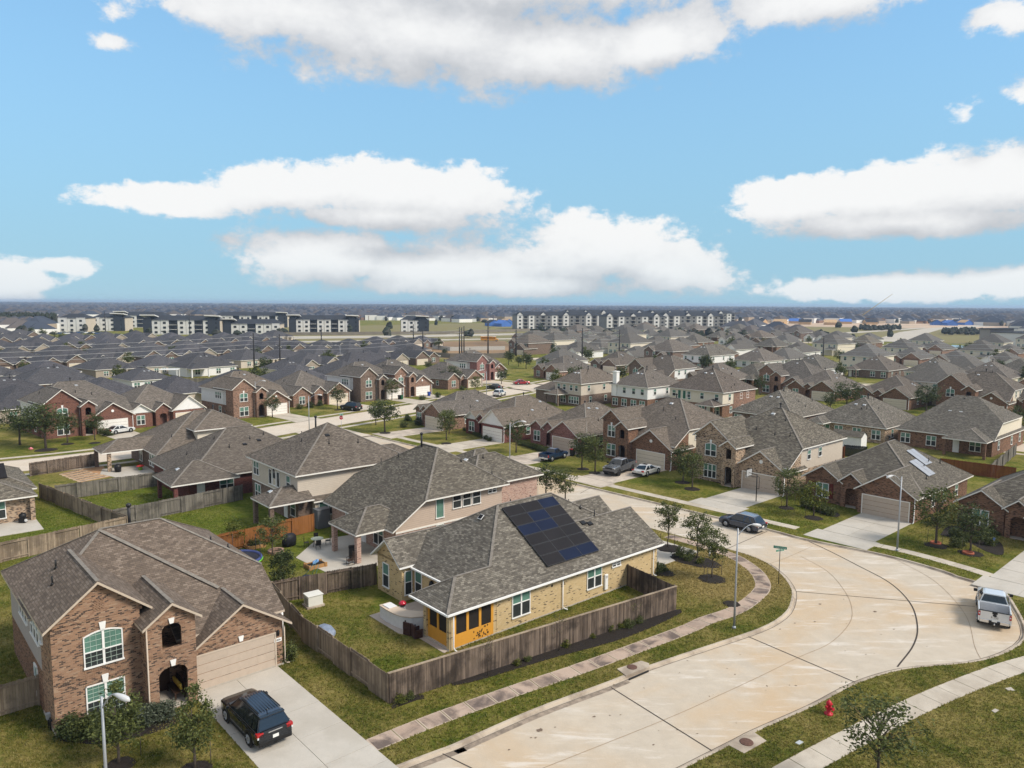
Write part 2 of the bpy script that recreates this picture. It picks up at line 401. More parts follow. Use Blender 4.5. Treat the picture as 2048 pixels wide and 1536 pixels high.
def grass_mat(name):
    m = bpy.data.materials.new(name); m.use_nodes = True; t = m.node_tree; k = NT(t); b = t.nodes['Principled BSDF']
    p = k.n('ShaderNodeNewGeometry').outputs['Position']
    col, fine, tiny = lawn_colour(k, p)
    col = k.mix(k.ss(tiny, .30, .70, .42, 0), col, (.025, .030, .009))
    col = k.mix(k.ss(tiny, .60, .82, 0, .35), col, (.40, .345, .17))
    t.links.new(col, b.inputs['Base Color']); b.inputs['Roughness'].default_value = .95; b.inputs['Specular IOR Level'].default_value = .08
    bn = k.n('ShaderNodeBump'); bn.inputs['Strength'].default_value = .9; bn.inputs['Distance'].default_value = .12
    k.put(bn.inputs['Height'], k.m('ADD', k.m('MULTIPLY', fine, .6), tiny)); t.links.new(bn.outputs[0], b.inputs['Normal'])
    MATS[name] = m; return m
def blade_mat(name):
    m = bpy.data.materials.new(name); m.use_nodes = True; t = m.node_tree; k = NT(t); b = t.nodes['Principled BSDF']
    ge = k.n('ShaderNodeNewGeometry'); col, fine, tiny = lawn_colour(k, ge.outputs['Position'])
    r_ = ge.outputs['Random Per Island']
    col = k.mix(k.ss(r_, .55, 1.0, 0, .5), k.mix(k.ss(r_, 0, .35, .35, 0), col, (.06, .08, .014)), (.46, .38, .19))
    t.links.new(col, b.inputs['Base Color']); b.inputs['Roughness'].default_value = .7; b.inputs['Specular IOR Level'].default_value = .15
    tr = k.n('ShaderNodeBsdfTranslucent'); t.links.new(col, tr.inputs[0]); mx = k.n('ShaderNodeMixShader'); mx.inputs[0].default_value = .4
    t.links.new(b.outputs[0], mx.inputs[1]); t.links.new(tr.outputs[0], mx.inputs[2]); t.links.new(mx.outputs[0], t.nodes['Material Output'].inputs[0])
    MATS[name] = m; return m
def concrete_mat(name, a, c, stain, stain_amt=.6, sscale=.25, streak=None):
    m = bpy.data.materials.new(name); m.use_nodes = True; t = m.node_tree; k = NT(t); b = t.nodes['Principled BSDF']
    p = k.n('ShaderNodeNewGeometry').outputs['Position']
    rnd = k.n('ShaderNodeObjectInfo').outputs['Random']
    n1 = k.noise(p, .9, 5, .65); n2 = k.noise(p, sscale, 5, .6, .5); n3 = k.noise(p, 14, 4, .7)
    col = k.ramp(k.m('ADD', k.m('MULTIPLY', n1, .8), k.m('MULTIPLY', rnd, .2)), [(.3, a), (.7, c)])
    col = k.mix(k.ss(n2, .42, .66, 0, stain_amt), col, stain)
    if streak:
        n4 = k.noise(k.map(p, rot=(0, 0, R(-streak[0])), sc=(.16, .9, 1)), 1.3, 5, .68, .3)
        col = k.mix(k.ss(n4, .52, .70, 0, streak[2]), col, streak[1])
    col = k.mix(k.ss(n3, .52, .8, 0, .30), col, tuple(q * .5 for q in a))
    n5 = k.noise(p, 4.0, 4, .7); col = k.mix(k.ss(n5, .55, .75, 0, .18), col, tuple(min(1, q * 1.25) for q in c))
    t.links.new(col, b.inputs['Base Color']); b.inputs['Roughness'].default_value = .88; b.inputs['Specular IOR Level'].default_value = .25
    bn = k.n('ShaderNodeBump'); bn.inputs['Strength'].default_value = .25; bn.inputs['Distance'].default_value = .02
    k.put(bn.inputs['Height'], n3); t.links.new(bn.outputs[0], b.inputs['Normal'])
    MATS[name] = m; return m
def leaf_mat(name, cols):
    m = bpy.data.materials.new(name); m.use_nodes = True; t = m.node_tree; k = NT(t); b = t.nodes['Principled BSDF']
    p = k.n('ShaderNodeNewGeometry').outputs['Position']
    rr = k.n('ShaderNodeNewGeometry').outputs['Random Per Island']
    n = k.noise(p, 1.3, 3, .6)
    col = k.ramp(k.m('ADD', k.m('MULTIPLY', n, .4), k.m('MULTIPLY', rr, .6)), [(.2 + .6 * i / (len(cols) - 1), c) for i, c in enumerate(cols)])
    t.links.new(col, b.inputs['Base Color']); b.inputs['Roughness'].default_value = .6; b.inputs['Specular IOR Level'].default_value = .25
    b.inputs['Transmission Weight'].default_value = 0.0
    tr = k.n('ShaderNodeBsdfTranslucent'); t.links.new(col, tr.inputs[0])
    mx = k.n('ShaderNodeMixShader'); mx.inputs[0].default_value = .22
    t.links.new(b.outputs[0], mx.inputs[1]); t.links.new(tr.outputs[0], mx.inputs[2])
    t.links.new(mx.outputs[0], t.nodes['Material Output'].inputs[0])
    MATS[name] = m; return m
def glass_mat(name, base, rough=.12, spec=.5):
    m = mat(name, base, rough, .25, .7, spec=spec); return m

SH_BROWN = shingle_mat('shingles_brown', [(0.056, 0.043, 0.035), (0.098, 0.076, 0.060), (0.134, 0.103, 0.083), (0.215, 0.175, 0.142)])
SH_GREY = shingle_mat('shingles_grey', [(0.050, 0.043, 0.037), (0.087, 0.077, 0.066), (0.121, 0.108, 0.091), (0.211, 0.194, 0.162)])
SH_WARM = shingle_mat('shingles_warm', [(0.059, 0.050, 0.044), (0.101, 0.087, 0.074), (0.132, 0.113, 0.097), (0.193, 0.171, 0.150)])
SH_BLUE = shingle_mat('shingles_slate_blue', [(0.030, 0.031, 0.036), (0.056, 0.056, 0.062), (0.076, 0.075, 0.084), (0.113, 0.109, 0.120)], .25)
BR_FRONT = brick_mat('brick_tan_brown', [(.285, .170, .108), (.365, .225, .145), (.235, .132, .088), (.42, .295, .205)], (.33, .24, .18), dark_amt=.24, dark=(.05, .036, .032))
BR_YELLOW = brick_mat('brick_yellow', [(.54, .40, .21), (.61, .465, .26), (.57, .42, .23), (.64, .51, .31)], (.57, .455, .28), dark_amt=.09, dark=(.06, .045, .035))
BR_PINK = brick_mat('brick_pink', [(.45, .29, .235), (.54, .38, .31), (.40, .24, .20), (.58, .45, .38)], (.48, .38, .33), dark_amt=.10, dark=(.16, .09, .08))
BR_GREYBROWN = brick_mat('brick_grey_brown', [(.17, .12, .095), (.21, .155, .125), (.15, .10, .08), (.25, .19, .155)], (.22, .18, .15), dark_amt=.12)
BR_RED = brick_mat('brick_dark_red', [(0.156, 0.053, 0.048), (0.192, 0.068, 0.060), (0.130, 0.043, 0.040), (0.211, 0.087, 0.076)], (0.182, 0.107, 0.096), dark_amt=.10)
BR_MIX = brick_mat('brick_buff_mottled', [(.42, .30, .205), (.50, .38, .27), (.36, .23, .15), (.55, .45, .345)], (.44, .36, .28), dark_amt=.30)
BR_BROWN = brick_mat('brick_brown', [(.20, .105, .068), (.26, .145, .092), (.165, .082, .055), (.30, .19, .13)], (.26, .19, .145), dark_amt=.22)
BR_ORANGE = brick_mat('brick_orange', [(0.261, 0.152, 0.110), (0.317, 0.193, 0.140), (0.215, 0.117, 0.087), (0.358, 0.246, 0.186)], (0.299, 0.228, 0.183), dark_amt=.18)
BR_REDMIX = brick_mat('brick_red_mottled', [(0.220, 0.088, 0.079), (0.294, 0.140, 0.125), (0.184, 0.072, 0.066), (0.346, 0.203, 0.181)], (0.309, 0.227, 0.204), dark_amt=.15, dark=(0.072, 0.034, 0.034))
SD_BEIGE = siding_mat('siding_beige', (.54, .475, .40)); SD_TAN = siding_mat('siding_tan', (.50, .40, .33))
SD_WHITE = siding_mat('siding_white', (.74, .74, .74)); SD_CREAM = siding_mat('siding_cream', (.68, .62, .51)); SD_GREY = siding_mat('siding_grey_violet', (.36, .32, .31))
TRIM = mat('trim_white', (.74, .72, .68), .6, .06); TRIM_TAN = mat('trim_tan', (.50, .42, .34), .65, .06)
WHITE = mat('white_paint', (.78, .78, .77), .5, .04)
GLASS_UP = glass_mat('glass_teal', (.11, .215, .175), .12); GLASS_LO = mat('insect_screen', (.028, .033, .034), .5, .2)
GLASS_DK = glass_mat('glass_dark', (.022, .026, .030), .1)
GARAGE = mat('garage_door_beige', (.46, .38, .31), .6, .05); GARAGE_W = mat('garage_door_white', (.74, .72, .68), .6, .04); GARAGE_C = mat('garage_door_cream', (.62, .55, .44), .6, .04)
DARKDOOR = mat('door_dark', (.05, .028, .02), .5, .1)
BLACK = mat('black_plastic', (.012, .012, .013), .45, .1); DARKMETAL = mat('dark_metal', (.035, .035, .038), .5, .1, metal=.3)
GALV = mat('galvanised_steel', (.50, .52, .54), .45, .06, metal=.5)
GRASS = grass_mat('lawn_grass')
ROAD = concrete_mat('road_concrete', (.46, .40, .325), (.55, .485, .40), (.50, .36, .22), .70, .085, (36, (.63, .58, .52), .75))
ROAD2 = concrete_mat('road_concrete_pale', (.50, .43, .35), (.59, .515, .43), (.53, .43, .325), .55, .10, (36, (.62, .57, .51), .45))
WALK = concrete_mat('sidewalk_stained', (.37, .275, .215), (.46, .355, .285), (.115, .09, .08), .95, .55)
WALK_E = concrete_mat('sidewalk_trowelled_edge', (.42, .335, .27), (.50, .41, .33), (.30, .235, .19), .5, .5)
WALK2 = concrete_mat('sidewalk_pale', (.45, .40, .335), (.53, .475, .40), (.33, .28, .225), .6, .4)
DRIVE = concrete_mat('driveway_concrete', (.43, .40, .355), (.50, .465, .415), (.37, .335, .285), .5, .3)
DRIVE2 = concrete_mat('driveway_stained', (.48, .41, .34), (.56, .49, .415), (.22, .18, .155), .6, .35)
KERB = concrete_mat('kerb_concrete', (.42, .355, .285), (.50, .43, .345), (.22, .175, .14), .75, .5)
JOINT = mat('joint_filler', (.055, .045, .038), .9, .2)
MULCH = mat('mulch', (.022, .017, .014), .95, .5, 9, bump=.8, bscale=25)
FENCE = wood_mat('fence_weathered', (.060, .046, .038), (.215, .165, .13), (.032, .026, .023))
FENCE_LT = wood_mat('fence_weathered_light', (.19, .145, .105), (.37, .295, .22), (.13, .10, .078))
FENCE_GY = wood_mat('fence_grey', (.10, .092, .082), (.22, .20, .172), (.065, .06, .054))
FENCE_RED = wood_mat('fence_stained_red', (.14, .045, .02), (.22, .075, .03), (.09, .035, .02))
FENCE_OR = wood_mat('fence_stained_orange', (.20, .08, .025), (.29, .125, .045), (.13, .055, .025))
BARK = mat('bark', (.085, .068, .055), .95, .3, 6, bump=.6, bscale=14)
LEAF = leaf_mat('leaves_olive', [(0.039, 0.052, 0.016), (0.081, 0.101, 0.029), (0.150, 0.169, 0.055)])
LEAF_DK = leaf_mat('leaves_dark', [(0.026, 0.039, 0.014), (0.055, 0.075, 0.026), (0.111, 0.130, 0.047)])
LEAF_LT = leaf_mat('leaves_yellow_green', [(.04, .055, .01), (.09, .11, .018), (.17, .17, .03)])
LEAF_GY = leaf_mat('leaves_sage', [(.04, .055, .032), (.085, .105, .07), (.15, .17, .125)])
CAPM = mat('ridge_shingle', (.20, .18, .158), .92, .25, 4); CAPB = mat('ridge_shingle_slate', (.07, .075, .09), .92, .2, 4)
GRILLE = mat('window_grille', (.42, .52, .46), .5, .05)
FOUND = mat('foundation', (.42, .38, .33), .9, .12)
# ------------------------------------------------------------------ the setting: ground, roads, walks
def smooth_line(pts, step=1.0):
    """Catmull-Rom through pts, resampled"""
    P_ = [Vector((p[0], p[1])) for p in pts]; P_ = [P_[0] * 2 - P_[1]] + P_ + [P_[-1] * 2 - P_[-2]]; out = []
    for i in range(1, len(P_) - 2):
        a, b, c, d = P_[i - 1:i + 3]; n = max(2, int((c - b).length / step))
        for k in range(n):
            t = k / n
            out.append(.5 * ((2 * b) + (c - a) * t + (2 * a - 5 * b + 4 * c - d) * t * t + (3 * b - a - 3 * c + d) * t ** 3))
    out.append(P_[-2]); return out
def offset_line(pts, d):
    """shift a polyline sideways, positive = left of travel"""
    out = []
    for i, p in enumerate(pts):
        t = (pts[min(i + 1, len(pts) - 1)] - pts[max(i - 1, 0)]).normalized()
        out.append(p + Vector((-t.y, t.x)) * d)
    return out
def px_line(l): return [Vector(G(*q)) for q in l]
ZR = -0.13
near_in = px_line([(845, 1515), (900, 1495), (1069, 1421), (1220, 1365), (1299, 1333.5), (1440, 1286), (1495, 1268), (1542, 1249), (1577, 1223), (1588, 1192), (1583, 1170), (1558, 1141), (1517, 1116)])
near_out = px_line([(1400, 1515), (1504, 1462), (1621, 1410), (1713, 1363), (1805, 1336), (1906, 1326), (1963, 1318), (2017, 1299), (2045, 1277), (2047, 1252), (2030, 1217), (2006, 1184), (1962, 1166), (1913, 1152), (1885, 1141), (1767, 1109), (1612, 1078), (1535, 1058)])
d1 = Vector((math.cos(R(34.7)), math.sin(R(34.7)))); d2 = Vector((math.cos(R(133.9)), math.sin(R(133.9))))
n2v = Vector((math.cos(R(43.9)), math.sin(R(43.9))))
far0 = Vector((26.7, 74.9)); farE = far0 + d2 * 76.0
KIN = smooth_line([near_in[0] - d1 * 30] + near_in + [far0 - n2v * 8.6 + d2 * 1.0, far0 - n2v * 8.6 + d2 * 12, farE - n2v * 8.6])
KOUT = smooth_line([near_out[0] - d1 * 30] + near_out + [far0 + d2 * 10, farE])
hole = [tuple(p) for p in KIN] + [tuple(p) for p in reversed(KOUT)]
g = MB(); S = 26000
g.sheet([[(-S, -300), (S, -300), (S, S), (-S, S)], hole], 0.0)
ground = structure(g.build('ground', GRASS))
r = MB(); r.sheet([hole], ZR); road = structure(r.build('road', ROAD))
def strip(name, line, w, z, m, parent, zth=0.0):
    a, b = offset_line(line, w / 2), offset_line(line, -w / 2); q = MB()
    for i in range(len(line) - 1):
        q.face([(a[i].x, a[i].y, z), (b[i].x, b[i].y, z), (b[i + 1].x, b[i + 1].y, z), (a[i + 1].x, a[i + 1].y, z)])
    return q.build(name, m, parent)
def kerb(line, side):
    """kerb and gutter swept along a line; side=+1 puts the lawn on the left"""
    prof = [(-.20, ZR + .004), (-.05, ZR + .010), (-.01, -.005), (.02, .012), (.17, .014), (.19, -.06)]
    prof = [(a * side, z) for a, z in prof]; q = MB(); rows = [(offset_line(line, a), z) for a, z in prof]
    for (l0, z0), (l1, z1) in zip(rows, rows[1:]):
        for i in range(len(line) - 1):
            q.face([(l0[i].x, l0[i].y, z0), (l0[i + 1].x, l0[i + 1].y, z0), (l1[i + 1].x, l1[i + 1].y, z1), (l1[i].x, l1[i].y, z1)])
    return structure(q.build('kerb', KERB))
kerb(KIN, 1); kerb(KOUT, -1)
# tarred joints between the road slabs
def joint(pix, w=.05, m=JOINT):
    w *= 1.35
    strip('joint', smooth_line(px_line(pix), .6), w, ZR + .013, m, road)
SEAM = mat('joint_faint', (.30, .22, .15), .9, .2)
joint([(1222, 1371), (1424, 1497)], .055); joint([(1497, 1270), (1711, 1361)], .06); joint([(1592, 1180), (1950, 1210)], .05)
joint([(1617, 1080), (1660, 1100), (1716, 1128.5), (1780, 1163), (1821, 1204), (1835, 1249), (1827, 1287), (1795, 1330)], .075)
joint([(1602, 1110), (1655, 1140), (1690, 1180), (1704, 1215), (1698, 1245), (1660, 1283), (1600, 1310), (1520, 1349), (1440, 1386), (1330, 1435), (1075, 1536)], .028, SEAM)
joint([(885, 1503), (960, 1540), (1060, 1590)], .05)
joint([(1385, 1040), (1460, 1072)], .04, SEAM); joint([(1535, 1060), (1452, 1096)], .05); joint([(1160, 985), (1195, 966)], .05)
joint([(1790, 1115), (1870, 1160), (1930, 1225), (1950, 1290), (1963, 1316)], .025, SEAM)
joint([(1500, 1135), (1560, 1118), (1625, 1090)], .03, SEAM)
strip('joint', offset_line(KIN, -.21), .035, ZR + .011, JOINT, road); strip('joint', offset_line(KOUT, .21), .035, ZR + .011, JOINT, road)
OIL = mat('oil_stain', (.16, .115, .085), .8, .3, 6); GUT = mat('gutter_grime', (.26, .21, .165), .9, .4, 2.5)
def stain(px, py, r_, el=1.6, m_=OIL, rz=.6):
    x, y = G(px, py); rg = random.Random(int(px)); q = MB(); pts = []
    for i in range(14): a = 6.2832 * i / 14; k_ = r_ * rg.uniform(.6, 1.25); pts.append((x + k_ * el * math.cos(a) * math.cos(rz) - k_ * math.sin(a) * math.sin(rz), y + k_ * el * math.cos(a) * math.sin(rz) + k_ * math.sin(a) * math.cos(rz)))
    q.sheet([pts], ZR + .009); q.build('stain', m_, road)
for px, py, r_ in ((1079, 1456, .14), (1071, 1471, .06), (1062, 1471, .05), (1188, 1429, .07), (1307, 1485, .05), (1018, 1495, .05), (1110, 1450, .04), (1640, 1205, .08), (1630, 1240, .07), (1750, 1220, .12), (1590, 1243, .06), (1560, 1255, .06), (1788, 1255, .07), (1470, 1345, .05)): stain(px, py, r_)
strip('grime', offset_line(KIN, -.40)[18:44], .34, ZR + .005, GUT, road)
# a few dried leaves on the road come last
def sidewalk(name, line, w, slab, m, edge=False, z=.012):
    root = structure(thing(name, None, None)); del_cat = root
    L = 0.0; seg = [line[0]]; L_ = [0.0]
    for a, b in zip(line, line[1:]): L_.append(L_[-1] + (b - a).length)
    tot = L_[-1]; n = max(1, round(tot / slab))
    def at(s):
        for i in range(len(L_) - 1):
            if s <= L_[i + 1] or i == len(L_) - 2:
                t = (s - L_[i]) / max(1e-6, L_[i + 1] - L_[i]); p = line[i].lerp(line[i + 1], t)
                d = (line[min(i + 2, len(line) - 1)] - line[max(i - 1, 0)]).normalized(); return p, d
    for k in range(n):
        s0, s1 = tot * k / n + .02, tot * (k + 1) / n - .02; q = MB(); A, B = [], []
        for j in range(4):
            p, d = at(s0 + (s1 - s0) * j / 3); nn = Vector((-d.y, d.x)) * w / 2; A.append(p + nn); B.append(p - nn)
        hz = random.uniform(-.004, .006)
        q.plate([tuple(p) for p in B] + [tuple(p) for p in reversed(A)], -.05, z + hz)
        if edge:
            poly = [tuple(p) for p in B] + [tuple(p) for p in reversed(A)]; cx_ = sum(p[0] for p in poly) / len(poly); cy_ = sum(p[1] for p in poly) / len(poly)
            kk = 1 - .11; q.sheet([[(cx_ + (p[0] - cx_) * kk, cy_ + (p[1] - cy_) * kk) for p in poly]], z + hz + .002, 1); q.build('slab', [WALK_E, m], root)
        else: q.build('slab', m, root)
    return root
walk_in = smooth_line(px_line([(742, 1491), (820, 1459), (900, 1428), (1030, 1381), (1166, 1335), (1367, 1261), (1409, 1242), (1470, 1221), (1507, 1197), (1526, 1174), (1518, 1150), (1497, 1131), (1463, 1111), (1400, 1090), (1335, 1072)]), .6)
sidewalk('sidewalk', walk_in, 1.25, 1.55, WALK, True)
walk_out = smooth_line(px_line([(1470, 1610), (1600, 1533), (1740, 1458), (1832, 1412), (1940, 1366), (2048, 1328), (2200, 1290)]), .6)
sidewalk('sidewalk', walk_out, 1.45, 1.7, WALK2)
far_kerb = [far0 + d2 * t for t in range(-2, 76, 2)]
far_walk = offset_line(far_kerb, -2.55)
sidewalk('sidewalk', [p for p in far_walk], 1.2, 1.6, WALK2)
east_line = smooth_line(px_line([(1612, 1078), (1767, 1109), (1885, 1141), (1962, 1166), (2006, 1184)]), .8)
sidewalk('sidewalk', offset_line(list(reversed(east_line)), -2.5)[3:], 1.2, 1.6, WALK2)
near_far_walk = offset_line([far0 - n2v * 8.6 + d2 * t for t in range(10, 74, 2)], 2.4)
sidewalk('sidewalk', near_far_walk, 1.2, 1.6, WALK2)

# second street, running up to the right behind the yards, with its cross walk
ST2 = smooth_line([Vector(p) for p in ((-120, 74), (-90, 90), (-68, 103.5), (-52, 119), (-41, 135), (-29, 152), (-16, 171), (0, 196), (20, 228), (36, 262))], 3)
structure(strip('road', ST2, 8.6, .008, ROAD2, None))
for s in (1, -1):
    k2 = strip('kerb', offset_line(ST2, 4.45 * s), .3, .03, KERB, None); structure(k2)
    structure(strip('sidewalk', offset_line(ST2, 6.9 * s), 1.2, .014, WALK2, None))
jn = [farE - n2v * 4.3 - d2 * 2, farE - n2v * 4.3 + d2 * 14]
structure(strip('road', jn, 8.6, .012, ROAD2, None))
# third street, parallel to the first, between the back rows and the rows facing them; and the ones behind it
U1 = Vector((math.cos(R(-47)), math.sin(R(-47)))); V1 = Vector((math.cos(R(43)), math.sin(R(43))))
def along(o, t0, t1, step=6): return [o + U1 * (t0 + (t1 - t0) * i / max(1, int(abs(t1 - t0) / step))) for i in range(int(abs(t1 - t0) / step) + 1)]
S1C = far0 - n2v * 4.3
for k in (1, 2, 3, 4, 5):
    c = S1C + V1 * (78 * k)
    structure(strip('road', along(c, -150 - 20 * k, 190 + 60 * k), 8.6, .006, ROAD2, None))
    for s in (1, -1): structure(strip('sidewalk', along(c + V1 * 6.8 * s, -150 - 20 * k, 190 + 60 * k), 1.2, .008, WALK2, None))

# storm inlet slab in the near kerb, with its cover; slab by the hydrant; meter lids
def slab_px(name, pix, z, m, label, cat, th=.05):
    pts = px_line(pix); c = sum(pts, Vector((0, 0))) / len(pts)
    t = thing(name, label, cat, (c.x, c.y, 0))
    q = MB(); q.plate([(p.x - c.x, p.y - c.y) for p in pts], z - th, z); q.build('slab', m, t, bevel=.02); return t, c
RUST = mat('rusty_iron', (.115, .06, .045), .8, .25, 12, bump=.4, bscale=60)
t, c = slab_px('storm_drain', [(1234, 1339), (1282, 1323), (1298, 1328), (1299, 1335), (1252, 1353)], .06, KERB, 'concrete storm drain slab with round iron cover set in the kerb', 'drain', .19)
cx, cy = G(1264, 1336); q = MB(); q.lathe([(.33, .0), (.33, .02), (.30, .03), (.0, .03)], (cx - c.x, cy - c.y, .06), 20); q.build('cover', RUST, t)
a, b = G(1258, 1357), G(1297, 1340); q = MB(); q.bar((a[0] - c.x, a[1] - c.y, -.06), (b[0] - c.x, b[1] - c.y, -.06), .06, .10); q.build('inlet_shade_bar', BLACK, t)  # solid black bar standing in for the shade inside the inlet
t, c = slab_px('manhole_slab', [(1456, 1490), (1504, 1462), (1533, 1482), (1488, 1507)], .02, KERB, 'square concrete slab with round rusty manhole cover beside the kerb', 'manhole')
cx, cy = G(1493, 1485); q = MB(); q.lathe([(.36, 0), (.36, .02), (.33, .03), (0, .03)], (cx - c.x, cy - c.y, .02), 20); q.build('cover', RUST, t)
t, c = slab_px('meter_box', [(1590, 1486), (1599, 1481), (1607, 1485), (1598, 1490)], .03, mat('meter_lid', (.42, .45, .47), .7), 'small grey water meter lid in the grass by the pale sidewalk', 'meter lid')
t, c = slab_px('stepping_stone', [(1983, 1422), (1990, 1418), (1998, 1421), (1990, 1426)], .03, FOUND, 'flat pale stone lying in the lawn at the lower right', 'stone')
t, c = slab_px('stepping_stone', [(2010, 1377), (2022, 1375), (2030, 1382), (2016, 1381)], .03, FOUND, 'elongated pale stone in the lawn near the right edge', 'stone')

# ------------------------------------------------------------------ driveways
def driveway(name, poly_uv, frame, m, cuts=(), parent=None, z=.010):
    """slabs given as (u0,v0,u1,v1) in a house frame"""
    root = structure(thing(name, None, None, (frame[0], frame[1], 0), frame[2]))
    for (u0, v0, u1, v1) in poly_uv:
        q = MB(); q.plate([(u0 + .012, v0 + .012), (u1 - .012, v0 + .012), (u1 - .012, v1 - .012), (u0 + .012, v1 - .012)], -.06, z + random.uniform(-.002, .003))
        q.build('slab', m, root)
    return root

# ------------------------------------------------------------------ fences
PK = {}
def picket_mesh(h, m):
    key = (round(h, 2), m.name)
    if key not in PK:
        q = MB(); w = .066; q.face([(-w, 0, 0), (w, 0, 0), (w, 0, h - .04), (w - .03, 0, h), (-w + .03, 0, h), (-w, 0, h - .04)])
        t_ = .02; pts = [(-w, 0), (w, 0), (w, h - .04), (w - .03, h), (-w + .03, h), (-w, h - .04)]
        q.face([(x, t_, z) for x, z in reversed(pts)])
        for i in range(6):
            a, b = pts[i], pts[(i + 1) % 6]; q.face([(a[0], 0, a[1]), (a[0], t_, a[1]), (b[0], t_, b[1]), (b[0], 0, b[1])])
        PK[key] = q.build('picket', m, None, data_only=True)
    return PK[key]
def fence(p0, p1, h, m, label, single=False, alt=True, cap=False, first=0, group='wooden yard fences', post_side=-1):
    """board fence from p0 to p1. single: every picket its own part. alt: boards change side from bay to bay"""
    a, b = Vector(p0), Vector(p1); L = (b - a).length; rz = math.atan2(b.y - a.y, b.x - a.x)
    root = thing('wooden_fence', label, 'fence', (a.x, a.y, 0), rz, group)
    nb = max(1, round(L / 2.35)); bay = L / nb
    for i in range(nb + 1):
        q = MB(); x = min(max(i * bay, .05), L - .05); q.box(x - .045, -.045, -.2, x + .045, .045, h + (-.03 if cap else .02)); q.build('post', m, root)
    rb = MB()
    for i in range(nb):
        for z in (.25, h - .22): rb.box(i * bay + .046, -.019, z, (i + 1) * bay - .046, .019, z + .088)
    rb.build('rail', m, root)
    if cap:
        q = MB(); q.box(-.05, -.09, h + .005, L + .05, .09, h + .045); q.build('cap_board', FENCE_LT, root)
    n = int(L / .142); st = MB()
    for j in range(n):
        x = (j + .5) * L / n; bi = int(x / bay) + first
        s = 1 if (not alt or bi % 2 == 0) else -1
        y = (-.047 - .02 if s > 0 else .047) * (1 if post_side < 0 else -1)
        hh = h + (random.uniform(-.035, .025) if not cap else 0)
        if single:
            o = inst(picket_mesh(h, m), 'picket', root, (x, y, random.uniform(-.02, .02) if not cap else 0))
        else:
            w = .066; t_ = .02
            st.box(x - w, y, .03, x + w, y + t_, hh)
    if not single:
        o = st.build('picket_run', m, root); o['kind'] = 'stuff'
    return root
